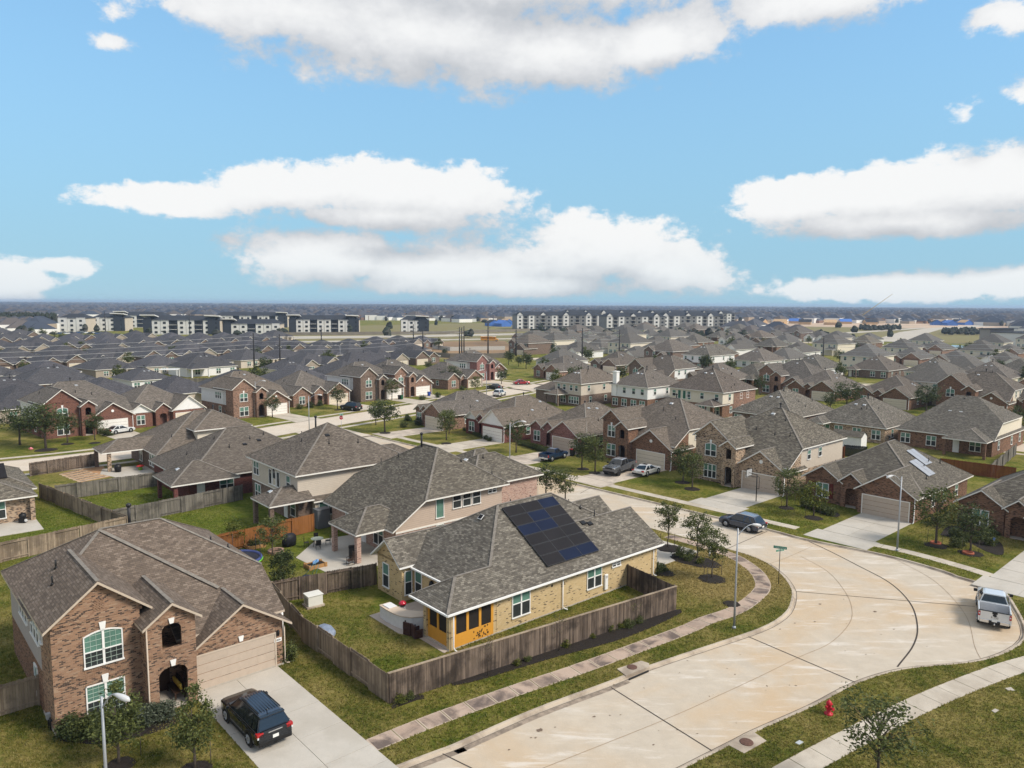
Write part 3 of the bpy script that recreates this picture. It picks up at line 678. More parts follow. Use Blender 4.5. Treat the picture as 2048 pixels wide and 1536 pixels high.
# ------------------------------------------------------------------ house builder
def pip(p, poly):
    c = False; n = len(poly); j = n - 1
    for i in range(n):
        a, b = poly[i], poly[j]
        if ((a[1] > p[1]) != (b[1] > p[1])) and p[0] < (b[0] - a[0]) * (p[1] - a[1]) / (b[1] - a[1] + 1e-12) + a[0]: c = not c
        j = i
    return c
class House:
    def __init__(s, O, th, label, roofm, name='house', group=None, flip=False, trim=TRIM):
        s.root = thing(name, label, 'house', (O[0], O[1], 0), R(th), group)
        if flip: s.root.scale = (-1, 1, 1)
        s.O, s.th = O, th; s.roofm = roofm; s.trim = trim; s.polys = []
        s.b = {}; s.sub = []
    def w(s, part, m):
        k = (part, m.name)
        if k not in s.b: s.b[k] = (MB(), m)
        return s.b[k][0]
    # --- walls
    def walls(s, u0, v0, u1, v1, z1, m, z0=0.0, sides='fblr', part='wall'):
        q = s.w(part, m)
        if 'f' in sides: q.face([(u0, v0, z0), (u1, v0, z0), (u1, v0, z1), (u0, v0, z1)])
        if 'b' in sides: q.face([(u1, v1, z0), (u0, v1, z0), (u0, v1, z1), (u1, v1, z1)])
        if 'l' in sides: q.face([(u0, v1, z0), (u0, v0, z0), (u0, v0, z1), (u0, v1, z1)])
        if 'r' in sides: q.face([(u1, v0, z0), (u1, v1, z0), (u1, v1, z1), (u1, v0, z1)])
    def band(s, u0, v0, u1, v1, z, h=.18, d=.025, m=None):
        """trim board running round a block between two wall materials"""
        q = s.w('belt_course', m or s.trim); q.box(u0 - d, v0 - d, z, u1 + d, v1 + d, z + h)
    def wallpoly(s, pts, m, part='wall'): s.w(part, m).face(pts)
    def panel(s, loops, side, d, m, thick=.14, part='wall'):
        """wall panel with real openings"""
        q = s.w(part, m); P_, n = s.P(side, d)
        q.holed(loops, lambda a, z: P_(a, z, 0), thick, n)
    def P(s, side, d):
        if side == 'f': return (lambda a, z, o: (a, d - o, z)), (0, -1, 0)
        if side == 'b': return (lambda a, z, o: (a, d + o, z)), (0, 1, 0)
        if side == 'l': return (lambda a, z, o: (d - o, a, z)), (-1, 0, 0)
        return (lambda a, z, o: (d + o, a, z)), (1, 0, 0)
    # --- roofs
    def slope(s, pts, t=.17):
        s.polys.append([tuple(p) for p in pts]); q = s.w('roof', s.roofm); q.face(pts)
        f = s.w('fascia', s.trim); low = [(p[0], p[1], p[2] - t) for p in pts]
        f.face(list(reversed(low)))
        for i in range(len(pts)):
            j = (i + 1) % len(pts); a, b = Vector(pts[i]), Vector(pts[j]); dn = Vector((0, 0, -.022))
            f.face([a + dn, b + dn, low[j], low[i]]); q.face([a, b, b + dn, a + dn])
    def cap(s, a, b, w=.2, lift=.01):
        s.w('ridge_cap', CAPB if s.roofm is SH_BLUE else CAPM).bar((a[0], a[1], a[2] + lift), (b[0], b[1], b[2] + lift), w, .03)
    def hip(s, u0, v0, u1, v1, z, tp=.62, axis=None, e0='hip', e1='hip', caps=True, wallm=None, oh=.4, zcap=None):
        """roof on a rectangle given by its eaves; e0/e1: the low and high end along the ridge axis"""
        if axis is None: axis = 'u' if (u1 - u0) > (v1 - v0) else 'v'
        def X(a, b, c): return (a, b, c) if axis == 'u' else (b, a, c)
        a0, a1, b0, b1 = (u0, u1, v0, v1) if axis == 'u' else (v0, v1, u0, u1)
        h = (b1 - b0) / 2; bm = (b0 + b1) / 2; zr = z + tp * h
        r0 = a0 + (h if e0 == 'hip' else 0); r1 = a1 - (h if e1 == 'hip' else 0)
        if r1 < r0: r0 = r1 = (r0 + r1) / 2
        A, B, C_, D = X(a0, b0, z), X(a1, b0, z), X(a1, b1, z), X(a0, b1, z); K, L_ = X(r0, bm, zr), X(r1, bm, zr)
        two = abs(r1 - r0) < 1e-4
        s.slope([A, B, L_] if two else [A, B, L_, K]); s.slope([C_, D, K] if two else [C_, D, K, L_])
        if e0 == 'hip': s.slope([D, A, K])
        if e1 == 'hip': s.slope([B, C_, L_])
        if wallm is not None:
            for e, aa, sg in ((e0, a0, 1), (e1, a1, -1)):
                if e == 'gable':
                    aw = aa + sg * oh
                    s.wallpoly([X(aw, b0 + oh, z - .2), X(aw, b1 - oh, z - .2), X(aw, b1 - oh, z + tp * oh - .1), X(aw, bm, zr - .1), X(aw, b0 + oh, z + tp * oh - .1)], wallm)
        if caps:
            if not two: s.cap(K, L_)
            if e0 == 'hip': s.cap(A, K); s.cap(D, K)
            if e1 == 'hip': s.cap(B, L_); s.cap(C_, L_)
        return zr
    def zat(s, u, v):
        best = None
        for p in s.polys:
            if pip((u, v), p):
                a, b, c = Vector(p[0]), Vector(p[1]), Vector(p[2]); n = (b - a).cross(c - a)
                if abs(n.z) < 1e-6: continue
                z = a.z - (n.x * (u - a.x) + n.y * (v - a.y)) / n.z
                if best is None or z > best[0]: best = (z, n.normalized() * (1 if n.z > 0 else -1))
        return best
    def pipes(s, pts, m=None):
        for q in pts:
            u, v = q[0], q[1]; h = q[2] if len(q) > 2 else .45; r = q[3] if len(q) > 3 else .05
            g_ = s.zat(u, v)
            if not g_: continue
            b = MB(); b.tube([(u, v, g_[0] - .1), (u, v, g_[0] + h)], r, 8); b.lathe([(r * 2.6, -.05), (r * 1.3, .10), (r * .9, .12)], (u, v, g_[0]), 8)
            b.build('vent_pipe', m or BLACK, s.root)
    def flue(s, u, v, h=1.1):
        g_ = s.zat(u, v)
        if not g_: return
        b = MB(); b.tube([(u, v, g_[0] - .1), (u, v, g_[0] + h)], .10, 10); b.lathe([(.17, h - .05), (.17, h + .1), (.05, h + .17)], (u, v, g_[0]), 10); b.build('flue', DARKMETAL, s.root)
    def turtle(s, pts, m=None):
        for u, v in pts:
            g_ = s.zat(u, v)
            if not g_: continue
            n = g_[1]; tt = Vector((-n.y, n.x, 0)).normalized(); w = n.cross(tt); c = Vector((u, v, g_[0]))
            b = MB()
            lo = [c + tt * a * .26 + w * d * .22 for a, d in ((-1, -1), (1, -1), (1, 1), (-1, 1))]
            hi = [p + n * (.12 if i < 2 else .05) - (p - c) * .12 for i, p in enumerate(lo)]
            b.face(hi)
            for i in range(4): b.face([lo[i], lo[(i + 1) % 4], hi[(i + 1) % 4], hi[i]])
            b.build('roof_vent', m or GALV, s.root)
    # --- openings
    def window(s, side, d, a, z0, z1, w, style='double', grid=False, arch=0.0, key=False, up=None, lo=None, sill=None, name='window'):
        """frame = window mesh, glass = children. style: single/double/triple/fixed. arch: rise of a segmental head"""
        P_, n = s.P(side, d); f = MB(); up = up or GLASS_UP; lo = lo or GLASS_LO
        fw = .065; dep = .07
        def bar(a0, z0_, a1, z1_, o0=.0, o1=dep):
            p, q = P_(a0, z0_, o0), P_(a1, z1_, o1); f.box(min(p[0], q[0]), min(p[1], q[1]), z0_, max(p[0], q[0]), max(p[1], q[1]), z1_)
        L, R_ = a - w / 2, a + w / 2
        zt = z1 - arch
        bar(L, z0, L + fw, zt); bar(R_ - fw, z0, R_, zt); bar(L - .03, z0 - .06, R_ + .03, z0 + .02, 0, dep + .04)
        def headz(x): return zt + arch * (1 - ((x - a) / (w / 2)) ** 2)
        if arch > 0:
            N = 10
            for i in range(N):
                x0, x1 = L + w * i / N, L + w * (i + 1) / N
                pA, pB = P_(x0, headz(x0), .0), P_(x1, headz(x1), .0); pC, pD = P_(x0, headz(x0) - fw, .0), P_(x1, headz(x1) - fw, .0)
                qA, qB, qC, qD = P_(x0, headz(x0), dep), P_(x1, headz(x1), dep), P_(x0, headz(x0) - fw, dep), P_(x1, headz(x1) - fw, dep)
                f.face([qA, qB, qD, qC]); f.face([pA, pB, qB, qA]); f.face([pC, pD, qD, qC])
        else: bar(L, zt - fw, R_, zt)
        ncol = {'single': 1, 'double': 2, 'triple': 3, 'fixed': 1}[style]
        for i in range(1, ncol):
            x = L + w * i / ncol; bar(x - .06, z0, x + .06, headz(x) - .02 if arch else zt)
        mid = z0 + (zt - z0) * (.52 if arch == 0 else .48)
        if style != 'fixed': bar(L + fw, mid - .03, R_ - fw, mid + .03)
        gr = MB()
        def gbar(a0, z0_, a1, z1_, o0=.0, o1=.045):
            p, q = P_(a0, z0_, o0), P_(a1, z1_, o1); gr.box(min(p[0], q[0]), min(p[1], q[1]), z0_, max(p[0], q[0]), max(p[1], q[1]), z1_)
        if grid:
            for i in range(ncol):
                x0, x1 = L + w * i / ncol + fw, L + w * (i + 1) / ncol - fw
                for j in (1, 2):
                    x = x0 + (x1 - x0) * j / 3; gbar(x - .008, z0 + .05, x + .008, (headz(x) if arch else zt) - .05, .0, .045)
                rows = 4 if arch else 4
                for j in range(1, rows):
                    z = mid + (zt - mid) * j / (rows if arch == 0 else rows - 1)
                    if z < zt + .3 * arch: gbar(x0, z - .008, x1, z + .008, .0, .045)
                for j in range(1, 3):
                    z = z0 + (mid - z0) * j / 3; gbar(x0, z - .008, x1, z + .008, .0, .045)
        o = f.build(name, WHITE, s.root)
        if gr.f: gr.build('grille', GRILLE, o)
        g_ = MB()
        if arch > 0:
            xs = [L + .02 + (w - .04) * i / 10 for i in range(11)]
            g_.face([P_(x, mid, .022) for x in (L + .02, R_ - .02)] + [P_(x, headz(x) - .02, .022) for x in reversed(xs)])
        else: g_.face([P_(L + .02, mid if style != 'fixed' else z0, .022), P_(R_ - .02, mid if style != 'fixed' else z0, .022), P_(R_ - .02, zt - .02, .022), P_(L + .02, zt - .02, .022)])
        g_.build('pane', up, o)
        if style != 'fixed':
            g2 = MB(); g2.face([P_(L + .02, z0, .028), P_(R_ - .02, z0, .028), P_(R_ - .02, mid, .028), P_(L + .02, mid, .028)]); g2.build('insect_screen', lo, o)
        if key:
            kb = MB(); p = [(a - .11, z1 - .02), (a + .11, z1 - .02), (a + .17, z1 + .42), (a - .17, z1 + .42)]
            kb.face([P_(x, z, .09) for x, z in p])
            for i in range(4):
                (x0, y0), (x1, y1) = p[i], p[(i + 1) % 4]; kb.face([P_(x0, y0, 0), P_(x1, y1, 0), P_(x1, y1, .09), P_(x0, y0, .09)])
            kb.build('keystone', WHITE, o)
        return o
    def soldier(s, side, d, a, w, z, m, arch=0.0, h=.22):
        """row of upright bricks over or under an opening, each slightly proud"""
        P_, n = s.P(side, d); q = s.w('soldier_course', m); N = max(4, int(w / .085))
        for i in range(N):
            x = a - w / 2 + w * (i + .5) / N; zz = z + arch * (1 - ((x - a) / (w / 2)) ** 2); o = random.uniform(.012, .03)
            p, r = P_(x - .034, zz, -.02), P_(x + .034, zz + h, o)
            q.box(p[0], p[1], zz, r[0], r[1], zz + h)
    def garage(s, side, d, a, w=4.88, h=2.15, m=None, split=False):
        m = m or GARAGE; P_, n = s.P(side, d)
        f = MB()
        for (x0, z0, x1, z1) in ((a - w / 2 - .10, 0, a - w / 2, h + .1), (a + w / 2, 0, a + w / 2 + .10, h + .1), (a - w / 2, h, a + w / 2, h + .1)):
            p, r = P_(x0, z0, 0), P_(x1, z1, .05); f.box(p[0], p[1], z0, r[0], r[1], z1)
        o = f.build('garage_door', s.trim, s.root)
        for i in range(4):
            q = MB(); z0, z1 = .02 + h * i / 4, h * (i + 1) / 4 - .012; p, r = P_(a - w / 2, z0, -.02), P_(a + w / 2, z1, .018)
            q.box(p[0], p[1], z0, r[0], r[1], z1)
            for j in range(8):
                x0, x1 = a - w / 2 + w * j / 8 + .07, a - w / 2 + w * (j + 1) / 8 - .07
                p, r = P_(x0, z0 + .1, .018), P_(x1, z1 - .1, .026); q.box(p[0], p[1], z0 + .1, r[0], r[1], z1 - .1)
            q.build('door_section', m, o)
        return o
    def arch_loop(s, a, w, z0, zs, rise, n=12):
        """opening outline: straight jambs from z0 to zs, curved head"""
        pts = [(a - w / 2, z0), (a + w / 2, z0)]
        for i in range(n + 1):
            x = a + w / 2 - w * i / n; pts.append((x, zs + rise * math.sqrt(max(0, 1 - ((x - a) / (w / 2)) ** 2))))
        return pts
    def door(s, side, d, a, w=.95, h=2.1, m=None, z0=.05):
        P_, n = s.P(side, d); q = MB(); p, r = P_(a - w / 2, z0, .0), P_(a + w / 2, z0 + h, .05); q.box(p[0], p[1], z0, r[0], r[1], z0 + h)
        for (x0, x1, za, zb) in ((-.36, -.05, .25, .9), (.05, .36, .25, .9), (-.36, -.05, 1.05, 1.9), (.05, .36, 1.05, 1.9)):
            p, r = P_(a + x0 * w, z0 + za, .05), P_(a + x1 * w, z0 + zb, .065); q.box(p[0], p[1], z0 + za, r[0], r[1], z0 + zb)
        o = q.build('door', m or DARKDOOR, s.root); return o
    def gutter(s, pts, m=None):
        q = s.w('gutter', m or WHITE)
        for a, b in zip(pts, pts[1:]): q.bar(a, b, .13, .12)
    def downspout(s, u, v, z, m=None, out=(0, -.3)):
        q = MB(); q.tube([(u, v, z), (u, v, .25), (u + out[0] * .4, v + out[1] * .4, .10), (u + out[0], v + out[1], .06)], .045, 6); q.build('downspout', m or WHITE, s.root)
    def post(s, u, v, z, m, w=.42):
        q = MB(); q.box(u - w / 2, v - w / 2, 0, u + w / 2, v + w / 2, z); q.build('column', m, s.root)
    def done(s):
        for (part, mn), (b, m) in s.b.items():
            if b.f:
                o = b.build(part, m, s.root)
                if part == 'soldier_course': o['kind'] = 'stuff'
        return s.root
    def frame(s): return (s.O[0], s.O[1], R(s.th))

def anchor(px, py, z, th, u, v):
    """house origin so that local (u, v) at height z stands at this photo pixel"""
    x, y = G(px, py, z); c, sn = math.cos(R(th)), math.sin(R(th))
    return x - (u * c - v * sn), y - (u * sn + v * c)

def entry_block(h, u0, u1, v0, depth, z, m, arch_w=None, zs=1.9, rise=.45, tp=.75, gable=True, upper=None, door=DARKDOOR, ohf=.35, ohs=.3):
    """projecting brick entry with an open arch; gable roof above"""
    a = (u0 + u1) / 2; w = u1 - u0; aw = arch_w or w * .6
    apex = z + tp * (w / 2 + ohs)
    outer = [(u0, 0), (u1, 0), (u1, z + tp * ohs - .1), (a, apex - .1), (u0, z + tp * ohs - .1)] if gable else [(u0, 0), (u1, 0), (u1, z), (u0, z)]
    holes = [h.arch_loop(a, aw, .04, zs, rise)]
    if upper: holes.append(h.arch_loop(a, upper[0], upper[1], upper[2], upper[3]))
    h.panel([outer] + holes, 'f', v0, m, .16)
    h.walls(u0, v0, u1, v0 + depth, z, m, sides='lr')
    h.walls(u0 + .05, v0, u1 - .05, v0 + depth - .1, z - .15, m, sides='b')     # back of the porch
    if upper: h.w('porch_ceiling', m).box(u0 + .05, v0 + .17, upper[1] - .5, u1 - .05, v0 + depth - .12, upper[1] - .42)
    h.w('porch_floor', FOUND).box(u0 + .05, v0 + .02, 0, u1 - .05, v0 + depth - .12, .06)
    if door:
        q = MB(); q.box(a - .5, v0 + depth - .2, .06, a + .5, v0 + depth - .12, 2.15); q.build('door', door, h.root)
    if gable: h.hip(u0 - ohs, v0 - ohf, u1 + ohs, v0 + depth + 2.5, z, tp, 'v', 'gable', 'gable', caps=True)
# ------------------------------------------------------------------ near houses
# brick two-storey house at the lower left
O1 = G(113, 1475)
h = House(O1, 42, 'two-storey brown brick house with arched entry and black SUV in its driveway', SH_BROWN, 'brick_house', trim=TRIM_TAN)
ze = 5.6
h.walls(0, 0, 4.35, 4.2, 5.95, BR_FRONT, sides='fr'); h.walls(0, 0, 4.35, 3.0, 5.95, BR_FRONT, sides='l')
h.walls(0, 3.0, 12.6, 13.0, 2.55, BR_BROWN, sides='lb'); h.walls(0, 3.0, 12.6, 13.0, ze, SD_GREY, z0=2.55, sides='lb')
h.walls(0, 4.0, 12.6, 13.0, ze, SD_GREY, sides='r'); h.walls(4.35, 4.0, 12.6, 13.0, ze, BR_FRONT, sides='f')
h.walls(6.95, -.3, 12.6, 4.0, 2.75, BR_FRONT, sides='flr')
h.wallpoly([(12.6, -.3, 2.7), (12.6, 4.0, 2.7), (12.6, 4.0, 5.3)], BR_FRONT)
q = MB(); q.box(-.03, -.03, -.05, 4.38, 3.2, .16); q.box(6.9, -.33, -.05, 12.63, 4, .12); q.build('foundation', FOUND, h.root)
# main roof: hip over the upper storey, its front slope running down over the garage
tp = .617
A_, B_ = (-.4, 3.6, 5.5), (13.0, 3.6, 5.5); K_, L2 = (4.5, 8.5, 8.52), (8.1, 8.5, 8.52)
h.slope([A_, (6.3, 3.6, 5.5), (6.3, .2, 3.40), (13.0, .2, 3.40), B_, L2, K_])
h.slope([B_, (13.0, 13.4, 5.5), L2]); h.slope([(13.0, 13.4, 5.5), (-.4, 13.4, 5.5), K_, L2]); h.slope([(-.4, 13.4, 5.5), A_, K_])
for a, b in ((K_, L2), (B_, L2), ((13, 13.4, 5.5), L2), ((-.4, 13.4, 5.5), K_), (A_, K_)): h.cap(a, b)
h.cap((4.4, 8.38, 8.46), (9.75, 2.65, 4.93), .34, .03)
h.hip(-.4, -.35, 4.95, 6.5, 6.0, .80, 'v', 'gable', 'gable', wallm=None)
h.wallpoly([(0, 0, 5.9), (4.5, 0, 5.9), (4.5, 0, 6.25), (2.27, 0, 8.06), (0, 0, 6.25)], BR_FRONT)
h.hip(6.85, -.75, 13.05, 4.4, 2.85, .66, 'v', 'gable', 'gable')
h.wallpoly([(7.0, -.3, 2.7), (12.6, -.3, 2.7), (12.6, -.3, 3.0), (9.95, -.3, 4.78), (7.0, -.3, 2.9)], BR_FRONT)
entry_block(h, 4.35, 6.95, -1.2, 2.6, 5.25, BR_FRONT, 1.55, 2.15, .42, .72, True, (1.05, 3.65, 4.75, .32), DARKDOOR)
h.garage('f', -.3, 9.6, 4.9, 2.2, GARAGE); h.soldier('f', -.3, 9.6, 5.2, 2.34, BR_FRONT)
h.window('f', 0, 2.45, 3.35, 5.3, 1.95, 'double', True, .22, True); h.soldier('f', 0, 2.45, 2.3, 5.1, BR_FRONT, .24, .24); h.soldier('f', 0, 2.45, 2.3, 3.03, BR_FRONT)
h.window('f', 0, 2.45, .35, 2.3, 1.95, 'double', True, 0, True); h.soldier('f', 0, 2.45, 2.3, 2.34, BR_FRONT)
h.soldier('f', -1.2, 5.65, 2.6, 3.3, BR_FRONT); h.soldier('f', 0, 2.2, 4.3, 2.75, BR_FRONT)
h.soldier('f', -1.2, 5.65, 1.75, 2.3, BR_FRONT, .34, .22); h.soldier('f', -1.2, 5.65, 1.3, 4.85, BR_FRONT, .28, .2)
def keystone(side, d, a, z, hh=.34):
    P_, n = h.P(side, d); kb = MB(); p = [(a - .1, z), (a + .1, z), (a + .16, z + hh), (a - .16, z + hh)]
    kb.face([P_(x, y, .09) for x, y in p])
    for i in range(4):
        (x0, y0), (x1, y1) = p[i], p[(i + 1) % 4]; kb.face([P_(x0, y0, 0), P_(x1, y1, 0), P_(x1, y1, .09), P_(x0, y0, .09)])
    kb.build('keystone', WHITE, h.root)
keystone('f', -1.2, 5.65, 2.6); keystone('f', -1.2, 5.65, 5.1, .3); keystone('f', -.3, 9.9, 2.4, .32)
# herringbone diamonds in the gables
for (uc, vc, zc) in ((2.3, -.0, 6.75), (9.9, -.3, 3.75)):
    q = MB()
    for i in range(-3, 4):
        for j in range(-3, 4):
            if abs(i) + abs(j) > 3: continue
            x, z = (i + j) * .105 * .5 * 1.4, (i - j) * .105 * .5 * 1.4
            c, sn = (.7071, .7071) if (i + j) % 2 == 0 else (.7071, -.7071)
            a = Vector((c, 0, sn)) * .085; q.bar((uc + x - a.x, vc - .01, zc + z - a.z), (uc + x + a.x, vc - .01, zc + z + a.z), .05, .055, 0, (0, 1, 0))
    q.build('brick_diamond', BR_FRONT, h.root)
for a in (3.6, 4.45, 5.3): h.window('l', 0, a, 3.95, 5.2, .75, 'single')
h.window('l', 0, 2.55, 4.4, 5.0, .6, 'fixed', up=GLASS_DK); h.window('l', 0, 4.9, .5, 2.2, .95, 'single')
for a in (7.2, 8.1, 9.0): h.window('l', 0, a, 3.95, 5.2, .75, 'single')
h.pipes([(1.4, 5.6, .5), (-.0 + .9, 3.95, .5), (11.6, 4.5 + 1.3, .3), (10.6, 6.2, .3)]); h.flue(6.4, 9.3, 1.5)
h.turtle([(2.6, 6.6)], BLACK)
h.downspout(6.98, -.38, 2.75, TRIM_TAN); h.downspout(12.66, -.42, 2.6, TRIM_TAN, (.3, 0)); h.downspout(4.32, -1.25, 5.1, TRIM_TAN)
q = MB(); q.box(12.02, -.345, 1.62, 12.5, -.30, 1.86); pl = q.build('address_plaque', WHITE, h.root)
HOUSE_NO = pl
q = MB(); q.lathe([(.05, 0), (.09, .12), (.09, .3), (.03, .4)], (12.25, -.42, 2.05), 8); q.build('wall_lamp', BLACK, h.root)
q = MB(); q.box(-.22, 1.15, .55, -.02, 1.4, .85); q.build('utility_meter', GALV, h.root)
q = MB(); q.tube([(-.12, 1.3, .6), (-.12, 1.3, 0)], .035, 6); q.tube([(-.10, .9, .75), (-.10, .9, 0)], .05, 6); q.tube([(-.1, .9, .7), (-.1, .5, .75)], .05, 6); q.build('utility_pipe', BLACK, h.root)
h.done(); H1 = h
# bench with yellow cushions in the porch
t = thing('porch_bench', 'dark wooden bench with three yellow cushions inside the arched porch', 'bench', (*[p for p in (O1[0], O1[1])], .06), R(42))
t.location = (O1[0] + math.cos(R(42)) * 6.2 - math.sin(R(42)) * .3, O1[1] + math.sin(R(42)) * 6.2 + math.cos(R(42)) * .3, .06)
q = MB(); q.box(-.3, -.75, .38, .3, .75, .45); q.build('seat', DARKDOOR, t)
q = MB(); q.box(.24, -.75, .45, .32, .75, .95); q.build('backrest', DARKDOOR, t)
for x in (-.26, .26):
    for y in (-.7, .7): q = MB(); q.box(x - .04, y - .04, 0, x + .04, y + .04, .38); q.build('leg', DARKDOOR, t)
YEL = mat('cushion_yellow', (.62, .43, .07), .9, .08)
for y in (-.45, 0, .45): q = MB(); q.bar((.02, y, .66), (.16, y, .68), .42, .40); q.build('cushion', YEL, t, bevel=.05)

# yellow brick house with the solar array, screened porch and outdoor kitchen
O2 = G(902, 1301)
h = House(O2, 41, 'single-storey yellow brick house with black solar array and orange screened porch', SH_GREY, 'brick_house', trim=WHITE)
ze = 2.78
h.walls(3.95, 0, 21.2, 12.8, ze, BR_YELLOW, sides='frb'); h.walls(3.0, 2.9, 3.95, 12.8, ze, BR_YELLOW, sides='lb')
h.walls(3.95, 0, 4.0, 2.9, ze, BR_YELLOW, sides='l')
q = MB(); q.box(-.2, -.02, -.05, 21.22, 3.0, .10); q.box(2.95, 2.9, -.05, 21.22, 12.8, .10); q.build('foundation', FOUND, h.root)
# main roof
zr = ze + .62 * 6.8
MA, MB_, MC, MD = (2.6, -.42, ze), (22.0, -.42, ze), (22.0, 13.2, ze), (2.6, 13.2, ze); RK, RL = (9.4, 6.39, zr), (15.3, 6.39, zr)
PC = (-.55, -.42, ze); PD = (-.55, 4.1, ze)
pr = 2.26                                                        # half width of the porch hip
PK_ = (-.55 + pr, 1.84, ze + .62 * pr); PJ = (2.6 + pr, 1.84, ze + .62 * pr)
h.slope([PC, MB_, RL, RK, PJ, PK_])                               # long front slope, porch included
h.slope([PD, PC, PK_]); h.slope([PK_, PJ, (2.6, 4.1, ze), PD])
h.slope([MD, (2.6, 4.1, ze), PJ, RK]); h.slope([MC, MD, RK, RL]); h.slope([MB_, MC, RL])
for a, b in ((PC, PK_), (PK_, PJ), (PJ, RK), (RK, RL), (MB_, RL), (MC, RL), (MD, RK), (PD, PK_)): h.cap(a, b)
# rear bay with its small gable, at the far left corner
h.walls(1.9, 9.0, 3.05, 12.6, 3.1, BR_YELLOW, sides='flb'); h.hip(1.45, 8.6, 9.0, 13.0, 2.95, .78, 'u', 'gable', 'gable')
h.wallpoly([(1.9, 9.0, 2.9), (1.9, 12.6, 2.9), (1.9, 12.6, 3.15), (1.9, 10.8, 4.5), (1.9, 9.0, 3.15)], BR_YELLOW)
# front gables facing the elbow
h.hip(13.5, -.44, 22.35, 7.2, ze + .01, .62, 'u', 'gable', 'gable', wallm=BR_YELLOW); h.walls(21.2, 0, 21.9, 6.8, ze, BR_YELLOW, sides='frb')
h.hip(14.0, 7.0, 24.6, 11.4, ze + .3, .70, 'u', 'gable', 'gable', wallm=BR_YELLOW); h.walls(21.0, 7.4, 24.2, 11.0, ze + .3, BR_YELLOW, sides='flrb')
h.window('f', 0, 6.25, .72, 2.62, 1.75, 'double'); h.window('f', 0, 14.0, .85, 2.55, 1.7, 'double'); h.window('f', 0, 16.6, 1.98, 2.36, 1.05, 'double', up=GLASS_DK)
h.soldier('f', 0, 6.25, 1.85, .50, BR_YELLOW, h=.15)
h.window('l', 1.9, 11.3, .55, 2.5, .95, 'single'); h.window('l', 3.0, 8.3, .5, 2.4, .95, 'single'); h.window('f', 9.0, 2.47, .5, 2.4, .7, 'single')
q = MB(); q.lathe([(.02, 0), (.16, .05), (.2, .3), (.13, .5), (.03, .62)], (2.86, 6.4, 1.65), 10); q.build('wall_lantern', BLACK, h.root)
# screened porch
ORG = mat('orange_paint', (.62, .30, .045), .6, .05); SCR = mat('porch_screen', (.022, .018, .016), .6, .15)
for (u, v) in ((-.05, .12), (-.05, 2.85)): h.post(u + .06, v, ze - .05, BR_YELLOW, .34)
q = MB(); q.box(3.62, .02, 0, 3.95, .3, ze - .02); q.build('column', BR_YELLOW, h.root)
def porch_screen(side, d, a0, a1, n, name):
    P_, nn = h.P(side, d); f = MB(); g_ = MB()
    zb, zt = .98, 2.54
    def bx(x0, z0, x1, z1, o0=-.05, o1=.05): p, q_ = P_(x0, z0, o0), P_(x1, z1, o1); f.box(p[0], p[1], z0, q_[0], q_[1], z1)
    bx(a0, .1, a1, zb); bx(a0, zt, a1, ze - .1)
    m_ = .21; ww = (a1 - a0 - m_ * (n + 1)) / n
    for i in range(n + 1): bx(a0 + i * (ww + m_), zb, a0 + i * (ww + m_) + m_, zt)
    o = f.build('porch_panel', ORG, h.root)
    for i in range(n):
        x0 = a0 + m_ + i * (ww + m_); sc = MB(); sc.face([P_(x0, zb, 0), P_(x0 + ww, zb, 0), P_(x0 + ww, zt, 0), P_(x0, zt, 0)]); sc.build('screen', SCR, o)
    return o
pp = porch_screen('f', .02, .2, 3.65, 3, 'front'); porch_screen('l', .04, .3, 2.7, 2, 'side')
# painted dark floral marks low on the orange panel
fm = MB(); rr = random.Random(3)
for i in range(26):
    x = rr.uniform(1.9, 3.3); z = rr.uniform(.22, .9) * (1 if x < 2.6 else 1.05)
    pts = [(x + .07 * math.cos(t_) * rr.uniform(.4, 1.2), z + .09 * math.sin(t_) * rr.uniform(.4, 1.2)) for t_ in (0, .9, 1.9, 2.9, 3.9, 5.0)]
    fm.face([(a, -.034, b) for a, b in pts])
fm.build('wall_motif', mat('motif_brown', (.06, .035, .015), .8), pp)
# gutters and downspouts
h.gutter([(-.62, -.48, ze - .08), (22.0, -.48, ze - .08)]); h.gutter([(-.62, -.48, ze - .08), (-.62, 4.1, ze - .08)]); h.gutter([(2.52, 4.0, ze - .08), (2.52, 8.6, ze - .08)])
h.downspout(.05, -.24, ze - .1, WHITE, (.1, -.3)); h.downspout(10.42, -.10, ze - .1, WHITE, (.25, -.3)); h.downspout(21.3, -.12, ze - .1, WHITE, (.2, -.2))
q = MB(); q.box(9.28, -.02, 2.05, 9.43, .02, 2.22); q.build('wall_vent', BLACK, h.root)
# electric meter on the long wall
q = MB(); q.box(15.15, -.16, .35, 15.5, 0, 1.6); q.build('meter_panel', WHITE, h.root, bevel=.03)
q = MB(); q.lathe([(.13, 0), (.13, .12), (.04, .16)], (15.32, -.16, 1.4), 12, axis='y'); q.build('meter_dial', GALV, h.root)
h.pipes([(17.6, 3.4, .62), (16.9, 4.4, .3), (11.0, 6.7, .3), (13.3, 6.8, .3), (16.9, 5.8, .28)])
h.turtle([(16.5, 2.9), (15.9, 3.1)], BLACK)
